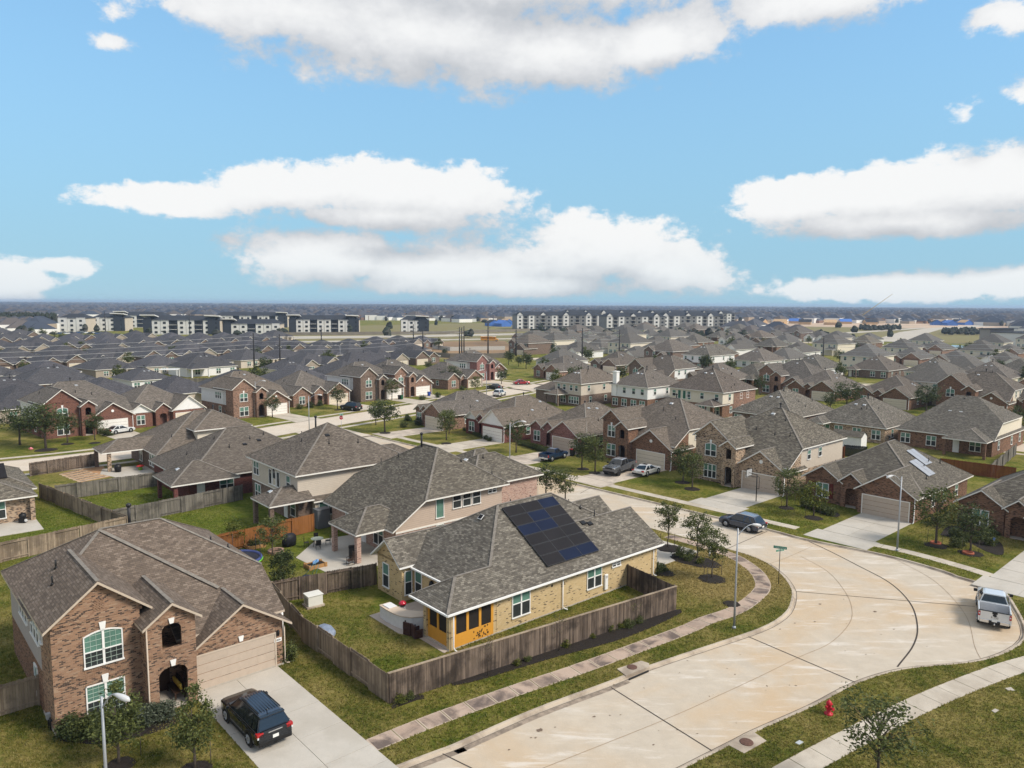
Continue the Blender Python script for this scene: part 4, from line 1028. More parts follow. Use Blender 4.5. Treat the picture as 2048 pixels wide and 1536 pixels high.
# array: three columns, six rows of panels
PAN = [mat('solar_black', (.016, .014, .015), .4, .15, .6, spec=.15), mat('solar_blue', (.007, .012, .034), .4, .2, .6, spec=.15)]
pf = mat('panel_frame', (.06, .065, .075), .4, .1, metal=.6); blue = {(0, 2), (1, 1), (2, 0), (2, 1), (5, 1), (5, 2)}
cu, sl = 1.90, math.hypot(1, .62); v_top, v_bot = 5.95, .52
for rrow in range(6):
    for ccol in range(3):
        u0, u1 = 9.35 + cu * ccol + .012, 9.35 + cu * (ccol + 1) - .012
        va = v_top - (v_top - v_bot) * rrow / 6 - .02; vb = v_top - (v_top - v_bot) * (rrow + 1) / 6 + .02
        def S_(u, v, up): return (u, v - .53 * up, ze + .62 * (v + .42) + .85 * up)
        q = MB(); t_, b_ = .13, .17
        q.face([S_(u0, vb, b_), S_(u1, vb, b_), S_(u1, va, b_), S_(u0, va, b_)], 1)
        cs = [(u0, vb), (u1, vb), (u1, va), (u0, va)]
        for i in range(4): q.face([S_(*cs[i], t_ - .05), S_(*cs[(i + 1) % 4], t_ - .05), S_(*cs[(i + 1) % 4], b_), S_(*cs[i], b_)], 0)
        e = .014; z2 = b_ + .003
        q.face([S_(u0 + e, vb + e, z2), S_(u1 - e, vb + e, z2), S_(u1 - e, va - e, z2), S_(u0 + e, va - e, z2)], 2)
        q.build('solar_panel', [pf, mat('panel_edge', (.085, .088, .095), .5, .05), PAN[1 if (rrow, ccol) in blue else 0]], h.root)
# little attic fan panel on the left hip
g_ = h.zat(7.9, 6.6)
if g_:
    n = g_[1]; tt = Vector((-n.y, n.x, 0)).normalized(); w = n.cross(tt); c = Vector((7.9, 6.6, g_[0])); q = MB()
    q.bar(c + n * .16 - w * .22, c + n * .24 + w * .22, .46, .04, 0, n); q.build('attic_fan_panel', WHITE, h.root)
    q = MB(); q.bar(c + n * .188 - w * .18, c + n * .265 + w * .18, .38, .03, 0, n); q.build('attic_fan_cells', PAN[0], h.root)
    q = MB(); q.tube([c - n * .05, c + n * .14], .17, 12); q.build('attic_fan', BLACK, h.root)
h.done(); H2 = h
def L2W(hh, u, v): c, sn = math.cos(R(hh.th)), math.sin(R(hh.th)); return hh.O[0] + u * c - v * sn, hh.O[1] + u * sn + v * c

# pink brick and siding house in the middle
O3 = G(788.5, 1060.6, 2.75)
h = House(O3, 41, 'two-storey house of pink brick and tan siding, roof running low over patio', SH_GREY, 'brick_house', trim=TRIM)
BRP = BR_PINK
h.walls(.4, .4, 13.0, 12.7, 2.6, BRP, sides='flr'); h.walls(.4, .4, 13.0, 12.7, 5.0, SD_TAN, z0=2.6, sides='r')
h.wallpoly([(.4, .38, 2.3), (13.0, .38, 2.3), (13.0, .38, 5.0), (3.7, .38, 5.0), (.4, .38, 2.85)], SD_TAN)
h.walls(12.6, .5, 18.0, 7.0, 5.2, BRP, sides='fr'); h.walls(3, 5.0, 14.0, 12.7, 5.0, SD_TAN, sides='bl', z0=2.6)
zr = 8.55; K3, L3 = (8.35, 5.0, zr), (8.35, 7.6, zr); tp = .643
E0, E1, E2, E3 = (3.2, -.4, 5.06), (13.4, -.4, 5.06), (13.4, 13.1, 5.06), (3.2, 13.1, 5.06)
h.slope([(-.4, 13.1, 2.75), (-.4, -.4, 2.75), E0, K3, L3, E3])
h.slope([E0, E1, K3]); h.slope([E1, E2, L3, K3]); h.slope([E2, E3, L3])
for a, b in ((E0, K3), (K3, L3), (E1, K3), (E2, L3), (E3, L3)): h.cap(a, b)
h.hip(8.9, .0, 18.5, 7.4, 5.25, .6, 'u', 'hip', 'hip')
h.hip(12.6, 5.2, 17.5, 12.4, 5.0, .5, 'u', 'hip', 'gable')
h.hip(8.0, 8.2, 16.0, 14.8, 4.9, .62, 'u', 'hip', 'hip'); h.walls(9.0, 8.6, 15.5, 14.4, 4.9, SD_TAN, sides='fblr')
# patio roof
h.hip(-3.35, .95, 3.2, 6.1, 2.74, .60, 'u', 'hip', 'hip'); h.post(-2.95, 5.7, 2.7, BRP, .42); h.post(-2.95, 1.35, 2.7, BRP, .42)
h.window('l', .4, 3.4, .5, 2.4, 1.8, 'double'); h.window('l', .4, 8.2, .7, 2.3, .8, 'single'); h.window('l', .4, 9.3, .7, 2.3, .8, 'single'); h.door('l', .4, 6.2, .9, 2.05, WHITE)
h.window('f', .38, 5.28, 2.86, 4.85, .95, 'fixed', up=GLASS_UP)
for a in (7.3, 8.5, 9.7): h.window('f', .38, a, 3.45, 4.82, 1.05, 'single', up=GLASS_DK)
h.window('f', .38, 11.7, 4.25, 4.75, 1.1, 'double', up=GLASS_DK); h.window('f', .4, 5.3, .9, 2.2, .9, 'single')
h.band(.4, .36, 13.0, .37, 2.2, .16)
h.pipes([(6.3, 9.2, .5), (5.3, 11.0, .5), (12.8, 3.2, .4), (12.2, 1.0, .4), (9.8, 3.0, .35)]); h.flue(8.0, 7.4, 1.5); h.turtle([(13.2, 4.0)], BLACK)
h.turtle([(11.0, 4.5), (11.6, 4.6)])
h.downspout(18.1, .42, 5.0, TRIM_TAN)
h.done(); H3 = h

# beige two-storey house
O4 = G(598, 950, 5.3)
h = House(O4, 41, 'two-storey beige house with three-part arched window and hipped patio roof', SH_WARM, 'siding_house')
h.walls(.0, .4, 13.2, 12.6, 2.6, BR_GREYBROWN, sides='flr'); h.walls(.0, .4, 13.2, 12.6, 5.3, SD_BEIGE, z0=2.6, sides='flr')
zr = h.hip(-.5, -.2, 13.7, 13.1, 5.3, .57, 'v', 'hip', 'hip')
h.hip(9.5, 1.6, 17.5, 8.0, 4.6, .5, 'u', 'hip', 'hip'); h.walls(13, 2, 17, 7.6, 4.6, BR_GREYBROWN)
h.hip(-3.65, -.95, 1.2, 3.9, 2.75, .5, 'u', 'hip', 'gable'); h.post(-3.3, 3.5, 2.7, BR_GREYBROWN); h.post(-3.3, -.55, 2.7, BR_GREYBROWN)
h.window('l', 0, 11.2, 3.35, 4.9, 1.5, 'double'); h.window('l', 0, 2.6, 3.2, 4.75, 1.0, 'single')
h.window('l', 0, 7.3, 3.0, 4.7, .8, 'fixed', up=GLASS_DK); h.window('l', 0, 6.25, 3.0, 5.05, .9, 'fixed', arch=.4, up=GLASS_DK); h.window('l', 0, 5.2, 3.0, 4.7, .8, 'fixed', up=GLASS_DK)
h.window('l', 0, 10.9, .4, 2.3, 1.6, 'double'); h.window('l', 0, 1.6, .6, 2.2, 1.2, 'single'); h.door('l', 0, 3.4, .9, 2.05, WHITE)
h.window('f', .4, 10.5, 3.9, 4.8, .9, 'single'); h.band(0, .4, 13.2, 12.6, 2.55, .1)
q = MB(); q.box(7.9, .36, 4.45, 8.15, .4, 4.65); q.build('wall_vent', BLACK, h.root)
h.walls(1.6, -.25, 4.6, .4, 2.3, SD_BEIGE, sides='flr'); h.hip(1.3, -.6, 4.9, 1.2, 2.35, .35, 'u', 'gable', 'gable'); h.window('f', -.25, 3.1, .6, 2.1, 2.2, 'double')
h.pipes([(5.2, 3.4, .5), (8.6, 3.0, .5), (3.4, 6.5, .35), (4.6, 9.0, .4)]); h.flue(5.6, 7.4, 1.2); h.turtle([(6.0, 7.6), (7.4, 6.5)]); h.turtle([(5.6, 4.6)], BLACK); h.turtle([(-2.2, 2.2)])
h.done(); H4 = h

# dark red brick house
O5 = G(326, 967, 2.75)
h = House(O5, 41, 'single-storey dark red brick house behind grey fence', SH_WARM, 'brick_house')
h.walls(2.9, .3, 20, 14.2, 2.75, BR_RED); h.hip(2.4, -.2, 20.5, 14.8, 2.75, .58, 'u'); h.cap((2.4, 0, 2.8), (2.5, 0, 2.8))
h.hip(-.3 + .6, -1.9, 8.0, 5.2, 2.74, .52, 'u', 'hip', 'hip'); h.post(.9, 4.7, 2.7, BR_RED, .4); h.post(.9, -1.4, 2.7, BR_RED, .4)
h.window('f', .3, 7.2, .9, 2.1, 1.7, 'double'); h.door('f', .3, 4.2, .9, 2.05, WHITE); h.window('l', 2.9, 9, .5, 2.3, 1.6, 'double')
h.pipes([(12.0, 5.0, .4), (8.0, 6.4, .4), (9.0, 4.0, .4), (5.0, 7.5, .4), (14, 5.5, .4)]); h.turtle([(11, 4.2), (13, 4.6)], BLACK); h.turtle([(2.2, 2.0)])
h.done()

# grey-brown brick house with the deep covered patio
O6 = G(241, 905, 2.75)
h = House(O6, 41, 'grey-brown brick house with brick-columned covered patio beside flagstones', SH_WARM, 'brick_house')
h.walls(3.6, -4.6, 19.5, 9.5, 2.75, BR_GREYBROWN); zr = h.hip(3.1, -5.1, 20.4, 10.0, 2.75, .60, 'u')
h.hip(-2.1, 1.0, 7.5, 6.3, 2.74, .5, 'u', 'hip', 'gable'); h.post(-1.75, 5.9, 2.7, BR_GREYBROWN, .45); h.post(-1.1, 1.5, 2.7, BR_MIX, .45)
h.walls(9.0, -3.6, 16.0, 3.0, 5.4, SD_CREAM, z0=3.0); h.hip(8.4, -4.2, 16.6, 5.0, 5.4, .45, 'u', 'hip', 'hip'); h.window('f', -3.6, 14.2, 4.2, 5.1, .9, 'single')
h.window('l', 3.6, 4.2, .5, 2.4, 1.6, 'double'); h.window('l', 3.6, -.6, .6, 2.3, .9, 'single'); h.window('l', 3.6, -1.8, .6, 2.3, .9, 'single'); h.window('l', 3.6, -3.0, .6, 2.3, .9, 'single')
h.pipes([(12, 1.2, .5), (13.5, .2, .5), (14.5, 1.0, .7), (9.2, -4.3, .3), (17.5, 0, .5), (16.2, .8, .4), (6.0, -2.2, .4)]); h.flue(13.0, 1.5, .9)
h.done()

# house at the left edge with solar panels
O7 = G(79, 975, 2.75)
h = House(O7, 41, 'brick house cut by the left edge with black solar panels and patio', SH_GREY, 'brick_house')
h.walls(-14, -2.6, -1.2, 12, 2.75, BR_MIX); h.hip(-14.5, .2, -.2, 12.8, 2.75, .5, 'u'); h.hip(-9.0, -3.4, -.7, 4.0, 2.73, .42, 'u', 'hip', 'hip')
h.post(-1.15, -3.0, 2.7, BR_MIX, .42); h.window('f', -2.6, -4.6, .6, 2.4, 2.3, 'double')
for (ua, ub, va, vb) in ((-5.6, -2.6, 2.2, 4.6), (-8.8, -5.7, 2.2, 4.6), (-7.6, -4.8, 4.8, 6.3)):
    q = MB(); zf = lambda v: 2.75 + .5 * (v - .2) + .14
    q.face([(ua, va, zf(va)), (ub, va, zf(va)), (ub, vb, zf(vb)), (ua, vb, zf(vb))]); q.face([(ua, va, zf(va) - .06), (ub, va, zf(va) - .06), (ub, va, zf(va)), (ua, va, zf(va))]); q.face([(ub, va, zf(va) - .06), (ub, vb, zf(vb) - .06), (ub, vb, zf(vb)), (ub, va, zf(va))])
    q.build('solar_panel', PAN[0], h.root)
h.turtle([(-4.4, -1.8)])
q = MB(); q.box(-9, -7.5, -.02, -.9, -2.6, .05); q.build('patio_slab', DRIVE, h.root)
h.done(); H7 = h
# ------------------------------------------------------------------ houses along the streets
DW = []                                                     # driveways to lay afterwards
def gen_one(O, th, label, brick, roof, gm=GARAGE, left=-6.6, depth=16.6, group=None, flip=False, door=DARKDOOR, shutters=None, win='double', wing=True, gablem=None, pipes=True, tpg=.66, wlen=4.5):
    """single-storey house seen from the street; origin at the left end of the garage front"""
    h = House(O, th, label, roof, 'brick_house', group, flip); ze = 2.75; gablem = gablem or brick
    h.walls(left + .3, 2.0, 6.2, depth, ze, brick); h.hip(left - .1, 1.6, 6.7, depth + .4, ze, .62, 'v')
    h.walls(.3, 0, 6.2, 2.2, ze, brick, sides='flr'); h.hip(-.1, -.4, 6.6, 6.5, ze + .01, tpg, 'v', 'gable', 'gable')
    zr = ze + tpg * 3.35
    h.wallpoly([(.3, 0, ze - .1), (6.2, 0, ze - .1), (6.2, 0, ze + .17), (3.25, 0, zr - .1), (.3, 0, ze + .17)], gablem)
    h.garage('f', 0, 3.25, 4.88, 2.15, gm)
    if wing:
        a, b = left + .3, left + wlen; h.walls(a, 1.3, b, 2.2, ze, brick, sides='flr'); h.hip(a - .4, .9, b + .4, 7.5, ze + .02, .68, 'v', 'gable', 'gable')
        m_ = (a + b) / 2; h.wallpoly([(a, 1.3, ze - .1), (b, 1.3, ze - .1), (b, 1.3, ze + .18), (m_, 1.3, ze + .68 * ((b - a) / 2 + .4) - .1), (a, 1.3, ze + .18)], gablem)
        h.window('f', 1.3, m_, .6, 2.3, 1.5, win, arch=.0)
        if shutters:
            for s_ in (-1, 1): q = MB(); x = m_ + s_ * 1.05; q.box(x - .22, 1.22, .6, x + .22, 1.3, 2.35); q.build('shutter', shutters, h.root)
        eb0 = b + .15
    else: eb0 = left + 3.4; h.window('f', 2.0, left + 1.9, .6, 2.3, 1.6, win)
    entry_block(h, max(eb0, -2.5), .25, 1.0, 2.2, 3.0, brick, 1.25, 1.9, .4, .8, True, None, door)
    for a in (5.5, 9.0, 13): h.window('r', 6.2, a, .9, 2.2, 1.0, 'single')
    for a in (5.5, 10): h.window('l', left + .3, a, .9, 2.2, 1.0, 'single')
    if pipes:
        rr = random.Random(int(abs(O[0] * 31 + O[1] * 7)))
        h.pipes([(rr.uniform(2, 5.6), rr.uniform(6, depth - 1), rr.uniform(.3, .7)) for _ in range(4)] + [(rr.uniform(left + 1, -1), rr.uniform(6, depth - 2), .4) for _ in range(2)]); h.flue(rr.uniform(-1, 1), rr.uniform(9, 12), .7)
        h.turtle([(rr.uniform(1, 4), rr.uniform(7, depth - 3)) for _ in range(2)])
    h.downspout(6.26, -.06, ze - .1)
    return h
def gen_two(O, th, label, brick, roof, gm=GARAGE, side=SD_CREAM, wl=4.2, wm=2.4, wg=5.8, group=None, flip=False, halfd=5.2, tp=.617, entry_v=-1.0, sidem=None, arch_win=True, win1='double', pipes=True):
    """two-storey house: tall left gable, arched entry, low garage gable under the long front slope; origin front-left corner"""
    h = House(O, th, label, roof, 'brick_house', group, flip); U = wl + wm + wg; zE = 5.5; vb = 4.0 + 2 * halfd - .8
    h.walls(0, 0, wl, 4.2, 5.9, brick, sides='flr'); h.walls(0, 3.0, U, vb, 2.6, brick, sides='lb'); h.walls(0, 3.0, U, vb, zE, side, z0=2.6, sides='lb')
    h.walls(0, 4.0, U, vb, zE, side, z0=2.6, sides='r'); h.walls(0, 4.0, U, vb, 2.6, brick, sides='r'); h.walls(wl, 4.0, U, vb, zE, side, sides='f')
    h.walls(wl + wm - .2, 0, U, 4.0, 2.75, brick, sides='flr'); h.wallpoly([(U, 0, 2.7), (U, 4.0, 2.7), (U, 4.0, 5.1)], brick)
    zr = zE + tp * halfd; v0 = 3.6; vm = v0 + halfd; vB = v0 + 2 * halfd
    A, B = (-.4, v0, zE), (U + .4, v0, zE); k0 = -.4 + halfd; k1 = U + .4 - halfd
    if k1 < k0: k0 = k1 = (k0 + k1) / 2
    K, L_ = (k0, vm, zr), (k1, vm, zr); C_, D = (U + .4, vB, zE), (-.4, vB, zE); us = wl + wm - .4; vf = .3; zf = zE - tp * (v0 - vf)
    h.slope([A, (us, v0, zE), (us, vf, zf), (U + .42, vf, zf), B, L_, K]); h.slope([B, C_, L_]); h.slope([C_, D, K, L_]); h.slope([D, A, K])
    for a, b in ((K, L_), (A, K), (B, L_), (C_, L_), (D, K)): h.cap(a, b)
    h.hip(-.4, -.35, wl + .4, 7.5, 5.95, .78, 'v', 'gable', 'gable'); zg = 5.95 + .78 * (wl / 2 + .4)
    h.wallpoly([(0, 0, 5.8), (wl, 0, 5.8), (wl, 0, 6.2), (wl / 2, 0, zg - .1), (0, 0, 6.2)], brick)
    g0 = wl + wm - .2; h.hip(g0 - .35, -.46, U + .44, 5.0, 2.86, .66, 'v', 'gable', 'gable'); gm_ = (g0 + U) / 2 + .04; zg2 = 2.86 + .66 * ((U - g0) / 2 + .4)
    h.wallpoly([(g0, 0, 2.7), (U, 0, 2.7), (U, 0, 3.0), (gm_, 0, zg2 - .1), (g0, 0, 3.0)], brick)
    q = MB(); q.lathe([(.24, 0), (.24, .05), (.18, .06)], (gm_, -.0, 3.75), 14, axis='y'); ob = q.build('gable_vent', WHITE, h.root); ob.scale = (1, -1, 1)
    entry_block(h, wl, wl + wm, entry_v, 2.4, 5.2, brick, wm * .55, 2.2, .4, .72, True, (wm * .42, 3.6, 4.6, .3))
    h.garage('f', 0, (g0 + U) / 2, min(4.88, wg - .7), 2.15, gm)
    h.window('f', 0, wl / 2, 3.4, 5.1, min(1.7, wl * .42), 'double', arch=.2 if arch_win else 0, key=True); h.window('f', 0, wl / 2, .5, 2.3, min(1.9, wl * .5), win1)
    for a in (5.2, 6.1, 7.0): h.window('l', 0, a, 3.7, 5.0, .75, 'single')
    h.window('l', 0, 5.5, .7, 2.2, 1.0, 'single'); h.window('r', U, 6, 3.8, 5.0, .9, 'single'); h.window('r', U, 9, 3.8, 5.0, .9, 'single'); h.window('r', U, 9, .8, 2.2, .9, 'single')
    if pipes:
        rr = random.Random(int(abs(O[0] * 17 + O[1] * 3)))
        h.pipes([(rr.uniform(1, U - 1), rr.uniform(5, vB - 1), rr.uniform(.3, .6)) for _ in range(5)]); h.flue((k0 + k1) / 2, vm + .5, .8); h.turtle([(rr.uniform(k0, k1), vm - 1.2), (rr.uniform(k0, k1), vm + 1)])
    h.downspout(wl + .03, -.06, 5.0); h.downspout(U + .06, -.1, 2.7)
    return h
def gen_rear(O, th, label, W, D, two, wm, um, roof, patio='r', group=None, tp=.62, bump=None, win=True, axis='v', pw=4.5):
    """back of a house: big hip roof, row of windows, covered patio; origin at the near left eave corner"""
    h = House(O, th, label, roof, 'brick_house' if um is None else 'siding_house', group); ze = 5.3 if two else 2.75
    if two:
        h.walls(.4, .4, W - .4, D - .4, 2.6, wm); h.walls(.4, .4, W - .4, D - .4, ze, um or wm, z0=2.6)
    else: h.walls(.4, .4, W - .4, D - .4, ze, wm)
    h.hip(0, 0, W, D, ze, tp, axis)
    if patio:
        a, b = (W - pw - .2, W - .2) if patio == 'r' else ((.2, pw + .2) if patio == 'l' else (W / 2 - pw / 2, W / 2 + pw / 2))
        h.hip(a, -3.1, b, 3.0, 2.73, .45, 'v', 'hip', 'gable')
        for x in (a + .35, b - .35): h.post(x, -2.75, 2.7, wm, .36)
        h.door('f', .4, a + 1.0, .9, 2.05, WHITE); h.window('f', .4, (a + b) / 2 + .6, .6, 2.2, 1.6, 'double')
    if win:
        xs = [x for x in (1.6, W * .38, W * .62, W - 1.8)]
        for i, x in enumerate(xs):
            if two: h.window('f', .4, x, 3.5, 4.8, .95, 'single')
            if not patio or not (a - .6 < x < b + .6): h.window('f', .4, x, .6, 2.2, 1.5, 'double')
        for y in (3.0, D * .55, D - 3.5):
            if two: h.window('r', W - .4, y, 3.5, 4.8, .9, 'single')
            h.window('r', W - .4, y + .6, .8, 2.2, .9, 'single')
    rr = random.Random(int(abs(O[0] * 13 + O[1] * 5)))
    h.pipes([(rr.uniform(W * .55, W - 1), rr.uniform(3, D - 2), rr.uniform(.3, .6)) for _ in range(4)] + [(rr.uniform(1, W * .45), rr.uniform(3, D - 3), .4)]); h.flue(W / 2 + .4, D * .45, .8)
    h.turtle([(W * .45, W * .36), (W * .56, W * .36)]); 
    return h

RN = 'houses along the curved street'
def garage_O(px, py, th, z=2.75): return anchor(px, py, z, th, 0, -.4)
tR = -48
# --- far side of the near street, from the right
hD = gen_one(garage_O(1708.7, 976.4, tR), tR, 'brown brick house with red shutters and two pale solar arrays on its roof', BR_BROWN, SH_GREY, GARAGE, -6.8, 17.0, RN, shutters=mat('shutter_red', (.11, .02, .015), .6))
for (u, v, nu, nv) in ((1.7, 9.6, 2, 1), (2.9, 7.2, 2, 1)):
    zf = lambda u_: 2.75 + .62 * (6.7 - u_) + .15
    for i in range(2):
        a, b = v + i * 1.05, v + i * 1.05 + 1.0; q = MB(); q.face([(u, a, zf(u)), (u + 2.2, a, zf(u + 2.2)), (u + 2.2, b, zf(u + 2.2)), (u, b, zf(u))]); q.face([(u, a, zf(u) - .06), (u + 2.2, a, zf(u + 2.2) - .06), (u + 2.2, a, zf(u + 2.2)), (u, a, zf(u))]); q.build('solar_panel', mat('solar_pale', (.30, .31, .34), .15, .1, spec=.8), hD.root)
hD.done(); DW.append((hD, .8, 6.1, DRIVE, 2))
OF = anchor(1462, 930, 2.75, tR, 5.6, -.4)
hF = gen_two(OF, tR, 'tall mottled buff brick house with arched upper window and white dormer on its side roof', BR_MIX, SH_GREY, GARAGE, SD_BEIGE, 4.6, 1.9, 6.2, RN, halfd=6.2, win1='triple')
hF.walls(9.2, 6.0, 12.3, 10.0, 5.2, SD_BEIGE, sides='flrb', z0=2.8); hF.hip(6.5, 5.5, 12.8, 10.5, 5.2, .5, 'u', 'gable', 'hip'); hF.window('r', 12.3, 8, 3.6, 4.9, .9, 'single')
hF.done(); DW.append((hF, 7.0, 12.4, DRIVE, 2))
OE = anchor(1255, 888.5, 2.75, tR, 5.1, -.4)
hE = gen_two(OE, tR, 'brown brick two-storey house with round gable vent behind the grey pickup', BR_BROWN, SH_WARM, GARAGE_C, SD_CREAM, 3.4, 2.2, 7.0, RN, halfd=5.6, arch_win=False)
hE.done(); DW.append((hE, 6.6, 12.0, DRIVE2, 2))
hC = gen_one(garage_O(1095, 864, tR), tR, 'mottled red brick bungalow behind the blue pickup', BR_REDMIX, SH_WARM, GARAGE, -6.0, 17.0, RN, wing=True, wlen=3.4); hC.done(); DW.append((hC, .8, 6.1, DRIVE2, 2))
hB = gen_one(garage_O(957, 845, tR), tR, 'red brick house with white boarded gables and white garage door', BR_RED, SH_WARM, GARAGE_W, -5.9, 17.0, RN, gablem=SD_WHITE, tpg=.78, wlen=3.6); hB.done(); DW.append((hB, .8, 6.1, WALK2, 2))
hA = gen_one(garage_O(843, 825, tR), tR, 'orange brick corner house with tan garage beside the stop sign', BR_ORANGE, SH_WARM, GARAGE_C, -4.6, 17.0, RN, wlen=2.6); hA.done(); DW.append((hA, .8, 6.1, DRIVE2, 2))
hH = gen_one(anchor(2006, 1020, 2.75, tR, -2.2, 1.0), tR, 'brick house cut by the right edge with open arched porch and mulch bed', BR_BROWN, SH_GREY, GARAGE, -6.6, 17.0, RN); hH.done(); DW.append((hH, .6, 6.2, DRIVE, 2))

# --- the row backing onto them
RB = 'houses backing onto the curved street'
def near_O(px, py, z, W, th=tR): return anchor(px, py, z, th, W, 0)
x = gen_rear(near_O(1162.5, 768, 5.3, 9.0), tR, 'beige two-storey house with brown brick base and window strip on its right wall', 9.0, 15, True, BR_GREYBROWN, SD_BEIGE, SH_WARM, 'l', RB); x.hip(-7, .5, 4, 11, 2.9, .55, 'u', 'hip', 'gable'); x.walls(-6.6, .9, 2, 10.6, 2.9, BR_GREYBROWN); x.done()
x = gen_rear(near_O(1296, 775.5, 5.3, 11.0), tR, 'white boarded two-storey house with white chimney', 11.0, 13.5, True, BR_BROWN, SD_WHITE, SH_WARM, None, RB)
q = MB(); q.box(.9, .2, 2.6, 2.0, 1.2, 8.0); q.box(.8, .1, 8.0, 2.1, 1.3, 8.2); q.build('chimney', WHITE, x.root); x.done()
x = gen_rear(near_O(1447, 785.7, 5.3, 14.0), tR, 'cream two-storey house with three green windows and brick end wall', 14.0, 13.5, True, BR_BROWN, SD_CREAM, SH_BROWN, 'r', RB)
x.walls(13.62, 4.5, 13.66, 13.1, 5.25, BR_ORANGE, sides='r')
for i in range(3): x.window('f', .4, 3.0 + i * 1.25, 3.1, 4.9, .85, 'fixed', up=mat('shutter_green', (.03, .12, .08), .5))
x.done()
gen_rear(near_O(1588, 837, 2.75, 13.2), tR, 'grey hipped bungalow with small side gable behind the buff brick house', 13.2, 17, False, BR_GREYBROWN, None, SH_GREY, None, RB).done()
x = gen_rear(near_O(1773, 857, 2.75, 13.2), tR, 'brown brick bungalow with white garden shed in its back yard', 13.2, 16, False, BR_MIX, None, SH_GREY, 'l', RB, pw=3.6); x.done(); XE = x
x = gen_rear(near_O(1989.7, 881, 2.75, 14.6), tR, 'large brown brick house with hipped bay patio and red fence below it', 14.6, 18, False, BR_BROWN, None, SH_GREY, 'r', RB, pw=6.2)
x.walls(.4, 3.8, 14.2, 15.8, 5.0, SD_CREAM, z0=2.6, sides='rb'); x.wallpoly([(14.22, .4, 2.6), (14.22, 3.9, 2.6), (14.22, 3.9, 4.95)], SD_CREAM)
x.slope([(.0, -.02, 2.77), (14.62, -.02, 2.77), (14.62, 3.6, 5.08), (9.4, 8.8, 8.35), (6.2, 8.8, 8.35)]); x.slope([(14.62, 3.6, 5.08), (14.62, 14.2, 5.08), (9.4, 8.9, 8.35)]); x.slope([(14.62, 14.2, 5.08), (1.0, 14.2, 5.08), (6.2, 8.8, 8.35), (9.4, 8.8, 8.35)]); x.done()
# --- the row facing us across the next street
RC = 'houses facing the second street'
def two3(px, py, label, br, fl=False, **k):
    O = anchor(px, py, 8.0, tR, 2.1, -.3); y = gen_two(O, tR, label, br, k.pop('roof', SH_WARM), k.pop('gm', GARAGE_C), k.pop('side', SD_CREAM), group=RC, **k); y.done(); return y
def one3(px, py, label, br, **k):
    O = anchor(px, py, 4.9, tR, 3.25, -.3); y = gen_one(O, tR, label, br, k.pop('roof', SH_WARM), k.pop('gm', GARAGE_C), group=RC, **k); y.done(); return y
two3(1269, 717, 'two-storey house with cream arched entry between brick gables', BR_GREYBROWN, side=SD_WHITE, wl=4.6)
one3(1217, 717, 'brown gabled house left of the cream arched entry', BR_GREYBROWN)
two3(1533, 727, 'orange brick two-storey gable house with cream side wall', BR_ORANGE)
one3(1644, 762, 'low brick house with double gables left of the dark tree', BR_BROWN)
one3(1790, 775, 'low brick house with keystone gable vent and pale garage', BR_BROWN)
two3(1896, 751, 'two-storey brick house with tall arched upper window near right edge', BR_BROWN, wl=5.4)
one3(2100, 790, 'brick house partly out of frame at the right edge', BR_BROWN)
one3(1420, 745, 'brick house mostly hidden behind the cream house', BR_GREYBROWN)
one3(1103, 728, 'orange brick house with white garage door and red car', BR_ORANGE, gm=GARAGE_W)
# --- and the row behind that
RD = 'houses in the third row on the right'
for i, (px, py, z, W, um, lab) in enumerate(((1646, 738, 2.9, 13.5, None, 'white walled bungalow with glazed rear below the power pole'), (1778, 741, 2.9, 13.5, None, 'stone walled bungalow with dark screened patio'),
        (1900, 747, 2.9, 13.5, None, 'bungalow with pale rear walls and covered patio right of the stone one'), (1530, 722, 2.9, 14, None, 'broad hipped house left of the white walled bungalow'),
        (1420, 712, 5.3, 12, SD_WHITE, 'two-storey white walled house in the third row'), (2020, 757, 2.9, 14, None, 'hipped house with teal windows by the right edge'))):
    gen_rear(near_O(px, py, z, W), tR, lab, W, 17, z > 4, (SD_WHITE, BR_GREYBROWN, SD_CREAM)[i % 3], um, SH_WARM if i % 2 else SH_GREY, ('r', 'l', 'm')[i % 3], RD).done()

# --- the row on the left street
RL = 'houses on the left street'
tL = 48
def twoL(px, py, label, br, th=tL, **k):
    wl, wm = k.get('wl', 4.2), k.get('wm', 2.4); O = anchor(px, py, 2.75, th, wl + wm - .5, -.46)
    y = gen_two(O, th, label, br, k.pop('roof', SH_WARM), k.pop('gm', GARAGE_W), k.pop('side', SD_WHITE), group=RL, **k); y.done(); return y
def oneL(px, py, label, br, th=tL, **k):
    y = gen_one(anchor(px, py, 2.75, th, 0, -.4), th, label, br, k.pop('roof', SH_WARM), k.pop('gm', GARAGE_C), group=RL, **k); y.done(); return y
BR_L1 = brick_mat('brick_russet', [(.18, .082, .060), (.22, .103, .077), (.155, .068, .052), (.25, .125, .095)], (.21, .135, .11), dark_amt=.10)
y = twoL(183, 838, 'russet brick two-storey house with white trim and white garage door', BR_L1, wl=5.2, wm=2.2, wg=6.4); DW.append((y, 7.9, 13.2, WALK2, 0))
y = oneL(345, 822, 'low house with white boarded gable between two brick houses', BR_L1, left=-7.5, gablem=SD_WHITE, tpg=.8); DW.append((y, .8, 6.1, WALK2, 0))
y = twoL(526, 806, 'brick two-storey house with pale violet side wall and arched entry', BR_ORANGE, wl=4.4, wm=2.2, wg=5.6); DW.append((y, 7.0, 12.0, WALK2, 0))
y = oneL(655, 786, 'orange stone bungalow with three stepped gables', BR_ORANGE, left=-8.0, wlen=4.6); DW.append((y, .8, 6.1, WALK2, 0))
